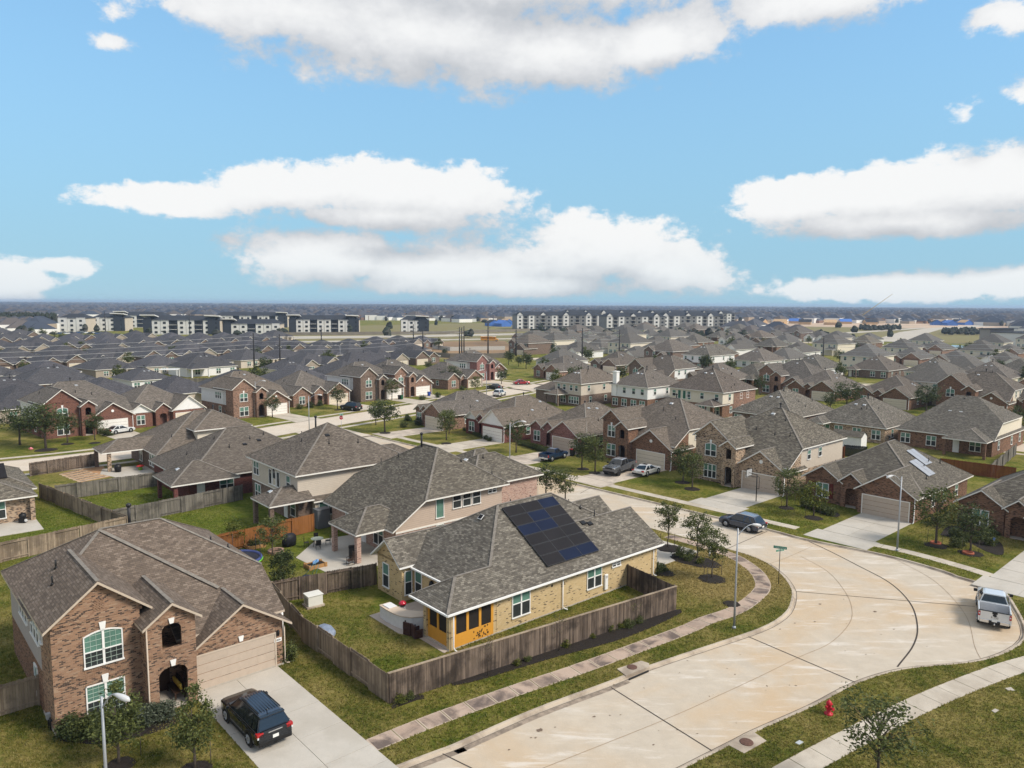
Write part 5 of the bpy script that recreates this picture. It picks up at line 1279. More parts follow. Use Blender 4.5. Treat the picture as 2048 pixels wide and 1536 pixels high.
y = twoL(767, 777, 'grey brick two-storey house behind the parked black SUV', BR_GREYBROWN, wl=4.6, wm=2.2, wg=5.8); DW.append((y, 7.0, 12.2, WALK2, 0))
y = twoL(826, 771, 'red-brown brick two-storey house with blue bin by garage', BR_ORANGE, wl=3.6, wm=2.2, wg=6.0, flip=False); DW.append((y, 6.2, 11.4, WALK2, 0))
oneL(935, 757, 'low brick house behind the round tree on left street', BR_ORANGE, left=-6)
twoL(985, 742, 'red brick two-storey house with tall roof at the street bend', BR_REDMIX, wl=4.4)
# --- slate roofed houses behind that row
RS = 'slate roofed houses behind the left street'
for (px, py, W, D, lab, wm_, pt) in ((36, 772, 19, 15, 'long slate roofed house with white columned patio behind the russet house', BR_BROWN, 'r'), (262, 762, 11, 14, 'slate roofed house right of the long one, beside the white patio cover', SD_WHITE, None), (372, 737, 17, 14, 'slate roofed house with screened patio beside grey fence', SD_WHITE, 'l'), (566, 741, 10.5, 14, 'slate hipped house with pale eave strip between two poles', SD_CREAM, None), (694, 729, 22, 14, 'wide slate roofed house behind the grey brick two-storey', BR_ORANGE, None), (-60, 800, 17, 15, 'slate roofed house cut by the left edge with brick porch', BR_GREYBROWN, 'r')):
    gen_rear(anchor(px, py, 2.75, tL, 0, 0), tL, lab, W, D, False, wm_, None, SH_BLUE, pt, RS, tp=.5, axis='u' if W > D else 'v', pw=6).done()
# driveways
def kerb_dist(h, u):
    """how far in front of the house the street kerb runs"""
    c, sn = math.cos(R(h.th)), math.sin(R(h.th)); ox, oy = h.O[0] + u * c, h.O[1] + u * sn; best = 11.0
    line = KOUT
    for d in [i * .25 for i in range(16, 90)]:
        x, yv = ox + sn * d, oy - c * d
        if min((Vector((x, yv)) - p).length for p in line[::2]) < .9: return d
    return best
for (h_, u0, u1, m_, k) in DW:
    dist = kerb_dist(h_, (u0 + u1) / 2) if k == 2 else 12.0
    n = max(3, round(dist / 3.0)); sl = []
    for i in range(n):
        va, vb_ = -dist * (i + 1) / n + .05, -dist * i / n
        f = .5 if i == n - 1 else 0
        sl += [(u0 - f, va, (u0 + u1) / 2, vb_), ((u0 + u1) / 2, va, u1 + f, vb_)]
    driveway('driveway', sl, h_.frame(), m_, z=.022)
sl = []; yy = [-.35, -3.1, -5.9, -8.7, -11.6, -13.3, -15.6]
for a, b in zip(yy, yy[1:]): sl += [(6.95, b, 9.55, a), (9.55, b, 12.2, a)]
driveway('driveway', sl, H1.frame(), DRIVE, z=.022)
# apron and driveway of the solar house, on the elbow
fr = H2.frame(); driveway('driveway', [(21.9 + i * 2.6, 1.0 + j * 2.6, 21.9 + (i + 1) * 2.6, 1.0 + (j + 1) * 2.6) for i in range(3) for j in range(2)], fr, DRIVE, z=.022)

# ------------------------------------------------------------------ rows farther off
def far_template(kind, roof, wall, two=False):
    h = House((0, 0), 0, '', roof, 'house'); W, D = 13.0, 17.0; tpf = .50 if roof is SH_BLUE else .62; ze = 5.3 if two else 2.8
    h.walls(.4 if roof is not SH_BLUE else -1.2, .4, W - .4, D - .4, ze, wall)
    h.hip(0 if roof is not SH_BLUE else -1.6, 0, W, D, ze, tpf, 'v', caps=False)
    if kind == 'front':
        h.hip(6.2, -3.0, 13.2, 6, ze if not two else 2.8, .7, 'v', 'gable', 'gable', caps=False, wallm=wall); h.walls(6.6, -2.6, 12.8, .6, 2.8 if two else ze, wall, sides='flr'); h.garage('f', -2.6, 9.7, 4.8, 2.1, GARAGE_C)
        h.hip(.2, -1.0, 5.2, 6, ze, .7, 'v', 'gable', 'gable', caps=False, wallm=wall); h.walls(.6, -.6, 4.8, .6, ze, wall, sides='flr'); h.window('f', -.6, 2.7, .7, 2.3, 1.6, 'double')
    else:
        h.hip(7, -2.5, 12, 3, 2.78, .45, 'v', 'hip', 'gable', caps=False); h.post(7.3, -2.2, 2.7, wall); h.post(11.7, -2.2, 2.7, wall)
        for x in (2, 4.6): h.window('f', .4, x, .7, 2.2, 1.5, 'double')
        h.window('r', 12.6, 6, .8, 2.2, 1.2, 'double')
    if two:
        for x in (2, 5, 8.6, 11): h.window('f', .4 if kind != 'front' else (-.6 if x < 5.5 else .4), x, 3.6, 4.9, 1.0, 'single')
    return h.done()
SH_FAR = shingle_mat('shingles_far_grey', [(.072, .068, .063), (.095, .089, .083), (.115, .108, .10), (.15, .142, .131)], .2)
T_GREY = [far_template('front', SH_FAR, BR_ORANGE), far_template('rear', SH_FAR, SD_WHITE), far_template('front', SH_WARM, BR_GREYBROWN, True), far_template('rear', SH_GREY, BR_BROWN), far_template('front', SH_FAR, SD_WHITE), far_template('rear', SH_FAR, SD_CREAM, True)]
TAN_W = mat('stucco_tan', (.33, .285, .235), .9, .1)
T_BLUE = [far_template('front', SH_BLUE, TAN_W), far_template('rear', SH_BLUE, BR_GREYBROWN), far_template('rear', SH_BLUE, TAN_W), far_template('front', SH_BLUE, BR_GREYBROWN), far_template('rear', SH_BLUE, SD_BEIGE)]
tpl_used = {}
FAR_SPOTS = []
FIELD = [tuple(p) for p in px_line([(560, 700), (880, 690), (905, 716), (1010, 712), (1030, 690), (1090, 668), (1110, 640), (560, 652)])]
FIELD2 = [tuple(p) for p in px_line([(1470, 664), (2060, 712), (2060, 655), (1720, 640), (1470, 640)])]
FIELD3 = [tuple(p) for p in px_line([(1000, 670), (1480, 664), (1480, 630), (1000, 630)])]
APT_L = [tuple(p) for p in px_line([(60, 690), (560, 676), (900, 676), (900, 640), (60, 640)])]
done_pts = [Vector(o.location[:2]) for o in COL.objects if o.type == 'EMPTY' and o.get('category') == 'house' and o.location.length > 1]
rr = random.Random(11)
def in_view(p, m=1.0): return p.y > 60 and abs(p.x) < p.y * .73 + 20 * m
# right: rows parallel to the near street
for k in range(2, 9):
    for row, (off, kind) in enumerate(((13.0, 'front'), (-31.0, 'rear'))):
        c = S1C + V1 * (78 * k + off)
        for j in range(-22, 40):
            p = c + U1 * (j * 15.6 + rr.uniform(-.8, .8))
            if p.x < 0 - (p.y - 220) * .03 or (p.x < 40 and p.y < 235): continue
            FAR_SPOTS.append((p, tR + rr.uniform(-3, 3), kind, 'grey'))
# left: dark roofs
dL = Vector((math.cos(R(52)), math.sin(R(52)))); nL = Vector((math.cos(R(142)), math.sin(R(142))))
baseL = Vector((-86, 150))
for k in range(0, 12):
    for j in range(-14, 26):
        p = baseL + nL * (k * 37 + (4 if k % 2 else 0)) + dL * (j * 16.2 + rr.uniform(-1, 1))
        if p.x > -32 - max(0, (p.y - 270)) * .05: continue
        kind = 'rear' if k % 2 == 0 else 'front'
        FAR_SPOTS.append((p, (tL if kind == 'front' else 52 - 0) + rr.uniform(-3, 3), kind, 'blue'))
FAR_SPOTS.sort(key=lambda s: s[0].length)
count = 0; REST = []
for (p, th, kind, col) in FAR_SPOTS:
    if not in_view(p): continue
    pp_ = (p.x, p.y)
    c_ = p + Vector((math.cos(R(th)) * 6.5 - math.sin(R(th)) * 8, math.sin(R(th)) * 6.5 + math.cos(R(th)) * 8))
    if any((p - q).length < 13.5 or (c_ - q).length < 12 for q in done_pts): continue
    if any(pip((c_.x, c_.y), F_) for F_ in (FIELD, FIELD2, FIELD3, APT_L)): continue
    if p.length > 720 or (col == 'blue' and p.length > 560): continue
    if count >= 235: REST.append((p, th)); continue
    T = T_GREY if col == 'grey' else T_BLUE
    idx = [i for i, t_ in enumerate(T) if ('front' if (t_ in (T_GREY[0], T_GREY[2], T_GREY[4], T_BLUE[0], T_BLUE[3])) else 'rear') == kind]
    t_ = T[rr.choice(idx)]
    if t_.name not in tpl_used: o = t_; tpl_used[t_.name] = 1
    else: o = copy_tree(t_)
    o.location = (p.x, p.y, 0); o.rotation_euler = (0, 0, R(th)); s_ = rr.uniform(.93, 1.06); o.scale = (s_ * (rr.choice((1, -1)) if kind == 'front' else 1), s_ * rr.uniform(.92, 1.05), s_)
    if o.scale[0] < 0: o.location.x += 13 * math.cos(R(th)); o.location.y += 13 * math.sin(R(th))
    far = p.length > 330
    o['label'] = ('grey-roofed house in the ' + ('distant' if far else 'middle') + ' rows on the right side') if col == 'grey' else ('dark slate-roofed house in the ' + ('distant' if far else 'middle') + ' rows on the left side')
    o['group'] = ('grey roofs, ' if col == 'grey' else 'slate roofs, ') + ('distant rows' if far else 'middle rows')
    done_pts.append(p); count += 1
for t_ in T_GREY + T_BLUE:
    if t_.name not in tpl_used:
        for c in list(t_.children_recursive): bpy.data.objects.remove(c)
        bpy.data.objects.remove(t_)
print('far houses', count, 'rest', len(REST))
# ------------------------------------------------------------------ fences
def W2(h_, *pts): return [L2W(h_, u, v) for u, v in pts]
pc = G(778, 1407); pr_ = G(1351, 1219)
GF = 'wooden yard fences'
fence(pc, pr_, 1.83, FENCE, 'weathered board fence with cap rail along the near sidewalk', single=True, alt=False, cap=True)
sfe = L2W(H2, -6.0, 15.0)
fence(pc, G(605, 1282), 1.83, FENCE_LT, 'weathered side fence between driveway and solar house yard', single=True, first=1, post_side=-1)
fence(G(604, 1281.5), sfe, 1.83, FENCE_LT, 'short far end of the side fence behind the brick garage', first=0)
fence(sfe, L2W(H2, 2.3, 13.45), 1.83, FENCE, 'patchy weathered fence behind the white generator box', single=True, first=0, post_side=1)
fence(L2W(H2, 17.2, -5.4), L2W(H2, 18.0, -.05), 1.83, FENCE, 'fence return with gate beside the yellow brick wall', single=True, alt=False, post_side=1, cap=False)
Z = 1.83
pA = G(222, 1020, Z); pB = G(78, 965.5, Z)
fence(pA, pB, Z, FENCE_LT, 'long light board fence between the left backyards', first=0)
fence(pA, G(485, 969, Z), Z, FENCE_GY, 'grey fence between the red brick yard and the beige yard', post_side=1)
fence(G(109, 971, Z), G(315, 944, Z), Z, FENCE_GY, 'grey fence below the flagstone patio', post_side=1)
fence(G(58, 926, Z), G(195, 906, Z), Z, FENCE, 'dark fence along the left street behind the patio', post_side=1)
fence(G(-60, 1098, Z), G(255, 1032, Z), Z, FENCE_LT, 'pale fence behind the brick two-storey house', first=1, post_side=1)
fence(G(255, 1032, Z), pA, Z, FENCE_LT, 'short fence link at the meeting of four yards')
fence(G(330, 1093, Z), G(628, 1027, Z), Z, FENCE_OR, 'orange stained fence between beige house and pink brick house', post_side=1)
fence(sfe, G(330, 1093, Z), Z, FENCE, 'fence hidden behind the brick house roof')
fence(L2W(H1, 0, 4.3), L2W(H1, -5.0, 4.3), Z, FENCE_LT, 'side gate fence left of the brick two-storey house', alt=False)
fence(G(1880, 916, Z), G(2033, 935, Z), Z, FENCE_RED, 'red stained fence behind the house with pale solar arrays', alt=False)
fence(G(1982, 928, Z), G(2033, 887, Z), Z, FENCE_GY, 'grey fence at the side of the large brown house')
fence(G(1688, 889, Z), G(1735, 893, Z), Z, mat('fence_black', (.02, .02, .022), .7), 'black screen fence below the garden shed', alt=False)
fence(G(1640, 882, Z), G(1690, 893, Z), Z, FENCE_RED, 'red-brown fence left of the black screen fence', alt=False)
fence(G(350, 757, Z), G(415, 756, Z), Z, FENCE_GY, 'grey fence by the slate roofed patio', alt=False)

# ------------------------------------------------------------------ vegetation
def leaf_mesh(name, m, seed, clusters, per, spread, leaf, centre, rad, shell=.55, core=0):
    """many small leaf faces gathered in clumps through an uneven crown"""
    r_ = random.Random(seed); V, Fc = [], []; cl = []
    for i in range(clusters):
        while True:
            x, y, z = (r_.uniform(-1, 1) for _ in range(3)); q = math.sqrt(x * x + y * y + z * z)
            if q < 1 and q > shell * r_.random(): break
        k = r_.uniform(.85, 1.12)
        cl.append((centre[0] + x * rad[0] * k, centre[1] + y * rad[1] * k, centre[2] + z * rad[2] * k))
    for c in cl:
        n = int(per * r_.uniform(.5, 1.5)); sp = spread * r_.uniform(.7, 1.3)
        for _ in range(n):
            p = Vector((r_.gauss(c[0], sp), r_.gauss(c[1], sp), r_.gauss(c[2], sp * .75)))
            a = Vector((r_.gauss(0, 1), r_.gauss(0, 1), r_.gauss(0, .5))).normalized(); b = a.cross(Vector((r_.gauss(0, 1), r_.gauss(0, 1), r_.gauss(0, 1)))).normalized()
            s_ = leaf * r_.uniform(.6, 1.4); i0 = len(V)
            V += [tuple(p - a * s_), tuple(p + b * s_ * .45), tuple(p + a * s_), tuple(p - b * s_ * .45)]; Fc.append((i0, i0 + 1, i0 + 2, i0 + 3))
    me = bpy.data.meshes.new(name); me.from_pydata(V, [], Fc); me.materials.append(m); me['cl'] = 0
    return me, cl
def trunk_mesh(cl, centre, seed, h0, r0=.09, nb=14):
    r_ = random.Random(seed); q = MB(); top = Vector((centre[0], centre[1], centre[2] + .4)); wob = [Vector((r_.uniform(-.06, .06), r_.uniform(-.06, .06), 0)) for _ in range(6)]
    pts = [Vector((0, 0, -.1)) + (top - Vector((0, 0, -.1))) * (i / 5) + wob[i] * (1 if 0 < i < 5 else 0) for i in range(6)]
    q.tube(pts, [r0 * 1.25, r0, r0 * .85, r0 * .65, r0 * .45, r0 * .2], 7)
    for c in r_.sample(cl, min(nb, len(cl))):
        c = Vector(c); t = min(.92, max(h0, (c.z - .5) / max(.5, top.z))); s_ = Vector((0, 0, 0)).lerp(top, t * r_.uniform(.75, .95)); m_ = s_.lerp(c, .5) + Vector((0, 0, .12))
        q.tube([s_, m_, c], [r0 * .36, r0 * .22, r0 * .06], 5, caps=False)
    return q.build('trunk', BARK, None, data_only=True)
TV = {}
def tree_kind(key, m, seed, clusters, per, spread, leaf, centre, rad, r0=.09, shell=.55, nb=14):
    me, cl = leaf_mesh('crown', m, seed, clusters, per, spread, leaf, centre, rad, shell)
    TV[key] = (me, trunk_mesh(cl, centre, seed + 1, .35, r0, nb))
tree_kind('near', LEAF, 21, 44, 46, .17, .085, (0, 0, 3.05), (1.15, 1.15, 1.25), .05, .4, 30)
tree_kind('near2', LEAF, 22, 52, 46, .18, .085, (0, 0, 2.9), (1.25, 1.2, 1.3), .055, .4, 30)
tree_kind('loose', LEAF, 23, 70, 26, .20, .085, (0, 0, 3.4), (1.7, 1.6, 1.35), .07, .5, 46)
tree_kind('dense', LEAF, 24, 56, 50, .19, .08, (0, 0, 2.3), (1.0, 1.0, 1.35), .06, .3, 14)
tree_kind('mid', LEAF, 31, 56, 38, .26, .12, (0, 0, 3.3), (1.75, 1.75, 1.7), .10, .45)
tree_kind('mid2', LEAF_DK, 32, 58, 38, .26, .12, (0, 0, 3.2), (1.7, 1.6, 1.75), .10, .45)
tree_kind('mid3', LEAF_LT, 33, 46, 34, .26, .12, (0, 0, 2.4), (1.45, 1.4, 1.2), .07, .4)
tree_kind('wide', LEAF_DK, 34, 66, 40, .32, .14, (0, 0, 3.6), (2.6, 2.5, 1.7), .13, .5)
tree_kind('far', LEAF_DK, 35, 34, 26, .42, .24, (0, 0, 3.3), (1.8, 1.8, 1.8), .12, .3, 6)
tree_kind('far2', LEAF, 36, 34, 26, .42, .24, (0, 0, 3.1), (1.7, 1.7, 1.8), .12, .3, 6)
HS = {'near': 4.3, 'near2': 4.25, 'loose': 4.8, 'dense': 3.7, 'mid': 5.0, 'mid2': 5.0, 'mid3': 3.7, 'wide': 5.3, 'far': 5.1, 'far2': 4.9}
tr_rng = random.Random(4)
def tree(px, py, h_, key, label, group=None, xy=None, sx=1.0, name='tree'):
    x, y = xy or G(px, py); t = thing(name, label, 'tree', (x, y, 0), tr_rng.uniform(0, 6.28), group); s_ = h_ / HS[key]
    inst(TV[key][1], 'trunk', t, sc=(s_, s_, s_)); inst(TV[key][0], 'crown', t, sc=(s_ * sx, s_ * sx, s_))
    return t
BV = {}
def bush_kind(key, m, seed, clusters, per, spread, leaf, rad):
    me, cl = leaf_mesh('foliage', m, seed, clusters, per, spread, leaf, (0, 0, rad[2] * .85), rad, .2)
    q = MB(); r_ = random.Random(seed)
    for c in r_.sample(cl, min(10, len(cl))): q.tube([(0, 0, -.05), (c[0] * .5, c[1] * .5, c[2] * .6), c], [.025, .018, .006], 5, caps=False)
    BV[key] = (me, q.build('stem', BARK, None, data_only=True))
bush_kind('green', LEAF, 41, 26, 60, .14, .06, (.55, .55, .5)); bush_kind('dark', LEAF_DK, 42, 30, 60, .14, .06, (.6, .6, .5)); bush_kind('sage', LEAF_GY, 43, 26, 70, .13, .055, (.55, .5, .5))
bush_kind('lime', LEAF_LT, 44, 16, 34, .12, .06, (.42, .42, .32)); bush_kind('cone', LEAF_DK, 45, 60, 70, .16, .07, (.85, .85, 1.35))
def bush(px, py, s_, key, label, group=None, xy=None, sz=1.0):
    x, y = xy or G(px, py); t = thing('shrub', label, 'shrub', (x, y, 0), tr_rng.uniform(0, 6.28), group)
    inst(BV[key][1], 'stem', t, sc=(s_, s_, s_ * sz)); inst(BV[key][0], 'foliage', t, sc=(s_, s_, s_ * sz)); return t
def mulch(px, py, r_, xy=None, sx=1.0, rz=0.0, z=.014):
    x, y = xy or G(px, py); q = MB(); n = 28; rg = random.Random(int(px * 7 + py)); pts = []
    for i in range(n):
        a = 6.2832 * i / n; k = r_ * rg.uniform(.92, 1.07); pts.append((k * sx * math.cos(a), k * math.sin(a)))
    for i in range(n):
        a, b = pts[i], pts[(i + 1) % n]; q.face([(0, 0, z + .09), (a[0] * .8, a[1] * .8, z + .06), (b[0] * .8, b[1] * .8, z + .06)], 0, True); q.face([(a[0] * .8, a[1] * .8, z + .06), (a[0], a[1], z - .01), (b[0], b[1], z - .01), (b[0] * .8, b[1] * .8, z + .06)], 0, True)
    o = q.build('mulch_bed', MULCH); o.location = (x, y, 0); o.rotation_euler = (0, 0, rz); return structure(o)
def mulch_px(pix, z=.03):
    pts = smooth_line(px_line(pix + [pix[0]]), .5)[:-1]; q = MB(); q.plate([tuple(p) for p in pts], -.03, z); return structure(q.build('mulch_bed', MULCH))
# corner lawn
for (px, py, h_, key, lab) in ((1336, 1096, 4.6, 'near', 'slim young tree nearest the solar house on the corner lawn'), (1393, 1118, 4.5, 'near2', 'young tree rising from the oval planting bed on the corner lawn'), (1424, 1157, 4.5, 'near2', 'young staked tree closest to the curved sidewalk')):
    tree(px, py, h_, key, lab, 'young trees on the corner lawn')
mulch(1337, 1097, 1.25); mulch(1424, 1158, 1.15); mulch(1389, 1121, 1.45, sx=1.7, rz=R(-40)); mulch(1314, 1142, 1.0, sx=1.7, rz=R(-45)); mulch(1463, 1208, .7, z=.0)
for i, (px, py, s_, k) in enumerate(((1361, 1115, 1.1, 'green'), (1381, 1114, .7, 'dark'), (1402, 1128, 1.0, 'lime'), (1376, 1122, .7, 'green'), (1305, 1140, 1.0, 'green'), (1316, 1146, .9, 'dark'), (1326, 1143, .7, 'dark'), (1300, 1129, 1.0, 'green'))):
    bush(px, py, s_, k, ('clipped shrub in the oval bed under the corner tree', 'low shrub in the bed against the solar house corner')[i > 3], 'corner lawn shrubs' if i < 4 else 'house corner shrubs')
STAKE = mat('stake', (.09, .075, .06), .9)
def stake(px, py, xy=None, lab=None, g_=None):
    x, y = xy or G(px, py); q = MB(); q.tube([(0, 0, 0), (0, 0, 1.25)], .022, 6); o = tag(q.build('tree_stake', STAKE), lab or 'thin dark stake beside a young tree', 'stake', g_ or 'tree stakes'); o.location = (x, y, 0)
for px, py in ((1321, 1092), (1349, 1092), (1408, 1152), (1443, 1150), (1414, 1163), (1563, 1015), (1590, 1008), (1611, 1035), (1640, 1033), (1855, 1083), (1884, 1088), (1924, 1100), (1957, 1108), (282, 1510), (422, 1530)): stake(px, py)
# foreground tree over the pale sidewalk
tree(1752, 1600, 5.5, 'loose', 'loose leafy tree standing in front of the pale sidewalk at lower right')
# front yard of the brick house
tree(236, 1528, 4.2, 'dense', 'dark tree behind the street lamp in the front yard', sx=.95); tree(388, 1538, 4.3, 'dense', 'small two-tiered tree beside the driveway', sx=.8)
mulch(238, 1532, .8); mulch(390, 1540, .8)
mulch_px([(120, 1482), (200, 1488), (300, 1468), (360, 1442), (345, 1420), (300, 1420), (140, 1455)])
for i, (px, py, s_, k) in enumerate(((140, 1476, 1.25, 'dark'), (165, 1472, 1.25, 'green'), (190, 1466, 1.2, 'dark'), (212, 1460, 1.2, 'green'), (235, 1455, 1.1, 'dark'), (258, 1449, 1.2, 'green'))):
    bush(px, py, s_, k, 'clipped evergreen shrub in the hedge under the front window', 'front hedge')
for i, (px, py, s_) in enumerate(((285, 1450, 1.15), (312, 1445, 1.1), (338, 1436, 1.05))): bush(px, py, s_, 'sage', 'silvery grey shrub beside the arched porch', 'silvery shrubs')
bush(575, 1320, 1.1, 'green', 'shrub against the corner of the brick garage', sz=1.3)
# bed outside the near fence
mulch_px([(905, 1372), (960, 1360), (1100, 1318), (1250, 1276), (1352, 1232), (1362, 1222), (1340, 1222), (1200, 1264), (1060, 1306), (930, 1350), (905, 1364)])
mulch_px([(785, 1418), (835, 1400), (848, 1398), (842, 1388), (800, 1400), (783, 1410)])
for i, (px, py, s_, k) in enumerate(((800, 1406, .8, 'lime'), (818, 1398, .5, 'green'), (1035, 1330, .6, 'lime'), (1130, 1293, .8, 'lime'), (1222, 1262, .7, 'lime'), (1240, 1258, .7, 'lime'), (1258, 1255, .7, 'green'), (1276, 1246, .6, 'green'), (1055, 1322, .4, 'green'), (1185, 1276, .5, 'lime'))): bush(px, py, s_, k, 'low yellowish plant in the mulch strip below the near fence', 'fence bed plants')
def bare_tree(px, py, h_, label):
    x, y = G(px, py); t = thing('bare_sapling', label, 'sapling', (x, y, 0)); r_ = random.Random(int(px)); q = MB()
    q.tube([(0, 0, 0), (.02, 0, h_ * .5), (0, .03, h_)], [.03, .02, .006], 6); 
    for i in range(16):
        z = h_ * r_.uniform(.35, .85); a = r_.uniform(0, 6.28); l = r_.uniform(.3, .7); q.tube([(0, 0, z), (l * .5 * math.cos(a), l * .5 * math.sin(a), z + l * .35), (l * .8 * math.cos(a), l * .8 * math.sin(a), z + l * .8)], [.012, .008, .003], 4, caps=False)
    q.build('trunk', BARK, t); me, cl = leaf_mesh('twigs', LEAF, int(px), 12, 5, .14, .045, (0, 0, h_ * .75), (.5, .5, h_ * .3)); inst(me, 'twigs', t)
bare_tree(975, 1352, 2.7, 'bare sapling against the near fence below the orange porch'); bare_tree(1118, 1302, 2.6, 'bare sapling at the middle of the near fence'); bare_tree(1270, 1250, 2.2, 'bare sapling near the right end of the near fence')
# backyards
tree(545, 1112, 3.6, 'mid', 'olive shrub-tree in front of the orange stained fence', sx=1.1); bush(565, 1168, 1.15, 'cone', 'dark conical evergreen behind the weathered fence'); tree(470, 1095, 2.6, 'mid3', 'low tree beside the trampoline')
# street trees across the near road
ST = 'street trees across the near road'
for (px, py, h_, k, lab) in ((1164, 938, 5.2, 'mid2', 'dark tree left of the grey pickup, farther one'), (1190, 945, 5.2, 'mid', 'round olive tree beside the grey pickup'), (1366, 965, 5.0, 'mid2', 'dark tree in front of the buff brick house, left one'), (1384, 978, 4.6, 'mid', 'smaller staked tree in front of the buff brick house'),
        (1573, 1015, 4.6, 'mid', 'staked tree left of the red shuttered window'), (1627, 1033, 3.9, 'mid3', 'bright yellow-green tree in front of the red shutters'), (1871, 1090, 5.7, 'mid', 'tall tree with red ring at its foot, left of the arched porch'), (1940, 1106, 4.7, 'mid2', 'tree with red ring nearest the right edge house'),
        (1092, 1000, 4.4, 'mid2', 'dark tree behind the roof of the solar house'), (1130, 1005, 4.0, 'mid', 'thin tree right of the dark one behind the solar house'), (1032, 905, 5.2, 'mid2', 'tree by the lamp in front of the white gabled house'), (893, 880, 5.0, 'mid', 'tree beside the stained driveway of the orange corner house'), (898, 868, 4.4, 'mid', 'tree behind the stained driveway tree'),
        (770, 864, 5.8, 'wide', 'broad tree on the corner lawn right of the stop sign'), (752, 850, 4.4, 'mid2', 'tree behind the broad corner tree'), (545, 835, 4.6, 'mid2', 'tree by the driveway of the violet sided house'), (675, 818, 5.2, 'mid2', 'tree in front of the stepped gable bungalow'), (784, 800, 5.0, 'mid', 'narrow tree by the grey brick house'), (906, 775, 6.0, 'wide', 'round tree in front of the low brick house'),
        (950, 785, 4.4, 'mid', 'tree beside the lamp on the left street'), (1003, 768, 4.6, 'far', 'tree left of the red car'), (40, 890, 6.2, 'wide', 'broad tree at the left edge of the russet house lawn'), (92, 897, 7.0, 'wide', 'big tree in front of the russet brick house'), (135, 885, 5.2, 'mid2', 'tree left of the russet house porch'), (190, 880, 4.6, 'mid2', 'small tree before the white garage of the russet house'),
        (1693, 822, 6.4, 'wide', 'big dark tree between the low gabled houses'), (1660, 828, 5.0, 'mid2', 'dark tree left of the big one between gabled houses'), (1852, 826, 6.0, 'wide', 'dark tree right of the pale garage'), (1556, 776, 5.5, 'mid2', 'dark tree beside the orange brick gable'), (1520, 790, 5.0, 'mid2', 'dark tree left of the orange brick gable'), (2030, 880, 6.0, 'mid2', 'dark tree at the right edge behind large brown house'), (1245, 765, 5, 'far', 'tree beside the white chimney')):
    tree(px, py, h_, k, lab, ST)
for (px, py, r_) in ((1190, 946, .9), (1166, 938, .9), (1365, 965, 1.0), (1384, 978, 1.0), (1573, 1016, .9), (1627, 1036, 1.0), (1873, 1091, 1.1), (1941, 1107, 1.1), (893, 887, .9), (770, 866, 1.1), (135, 888, 1.0), (190, 886, .9), (92, 900, 1.6), (675, 820, .8)): mulch(px, py, r_)
TERRA = mat('terracotta', (.30, .09, .05), .8)
for px, py, lab in ((1871, 1088, 'red tree ring under the tall tree'), (1936, 1108, 'red tree ring under the tree nearest the right edge')):
    x, y = G(px, py); q = MB(); q.lathe([(.28, .0), (.36, .12), (.42, .2), (.5, .16), (.52, .0)], (0, 0, .02), 18); o = tag(q.build('tree_ring', TERRA), lab, 'tree ring', 'red tree rings'); o.location = (x, y, .03)
mulch_px([(1880, 1070), (1930, 1082), (1975, 1104), (2005, 1110), (2000, 1085), (1950, 1062), (1900, 1052)]); mulch_px([(1600, 1012), (1660, 1033), (1680, 1030), (1650, 1010), (1610, 1000)]); mulch_px([(1400, 955), (1450, 970), (1478, 975), (1480, 962), (1430, 945), (1400, 943)])
rb = random.Random(9)
for i in range(12): bush(rb.uniform(1895, 1990), rb.uniform(1068, 1096), rb.uniform(.7, 1.1), rb.choice(('dark', 'green')), 'low shrub in the mulch bed before the arched porch at right', 'right porch bed')
for i in range(5): bush(1612 + i * 12, 1014 + i * 4, 1.1, 'green', 'shrub in the bed below the red shutters', 'shutter bed')
for i in range(8): bush(1405 + i * 10, 950 + i * 2.6, .9, 'dark', 'shrub in the bed below the buff brick house', 'buff house bed')
for i in range(9): bush(930 + i * 6, 862 + i * 2.5, .8, rb.choice(('green', 'dark')), 'shrub in the bed by the white garage', 'white garage bed')
for i in range(8): bush(1040 + i * 8, 890 + i * 2.4, .9, 'dark', 'shrub before the mottled red brick bungalow', 'red bungalow bed')
for i, (px, py) in enumerate(((205, 868), (215, 872), (700, 800), (620, 815), (600, 818), (640, 812), (845, 800), (875, 795), (925, 780), (815, 842), (808, 855), (835, 850))): bush(px, py, 1.3, ('green', 'dark')[i % 2], 'foundation shrub by a house on the left street', 'left street shrubs')
# scattered trees between the farther rows
rt = random.Random(17); house_xy = [Vector(o.location[:2]) for o in COL.objects if o.type == 'EMPTY' and o.get('category') == 'house']
ntr = 0
for _ in range(2600):
    if ntr > 130: break
    y = rt.uniform(190, 560); x = rt.uniform(-.72, .72) * y; p = Vector((x, y))
    if min((p - q - Vector((4, 10))).length for q in house_xy) < 12 or min((p - q).length for q in house_xy) > 40: continue
    if any(pip((x, y), F_) for F_ in (FIELD, FIELD2, FIELD3)): continue
    tree(0, 0, rt.uniform(3.5, 6.0), rt.choice(('far', 'far2')), 'small dark yard tree among the far roofs', 'yard trees among the far roofs', xy=(x, y)); ntr += 1

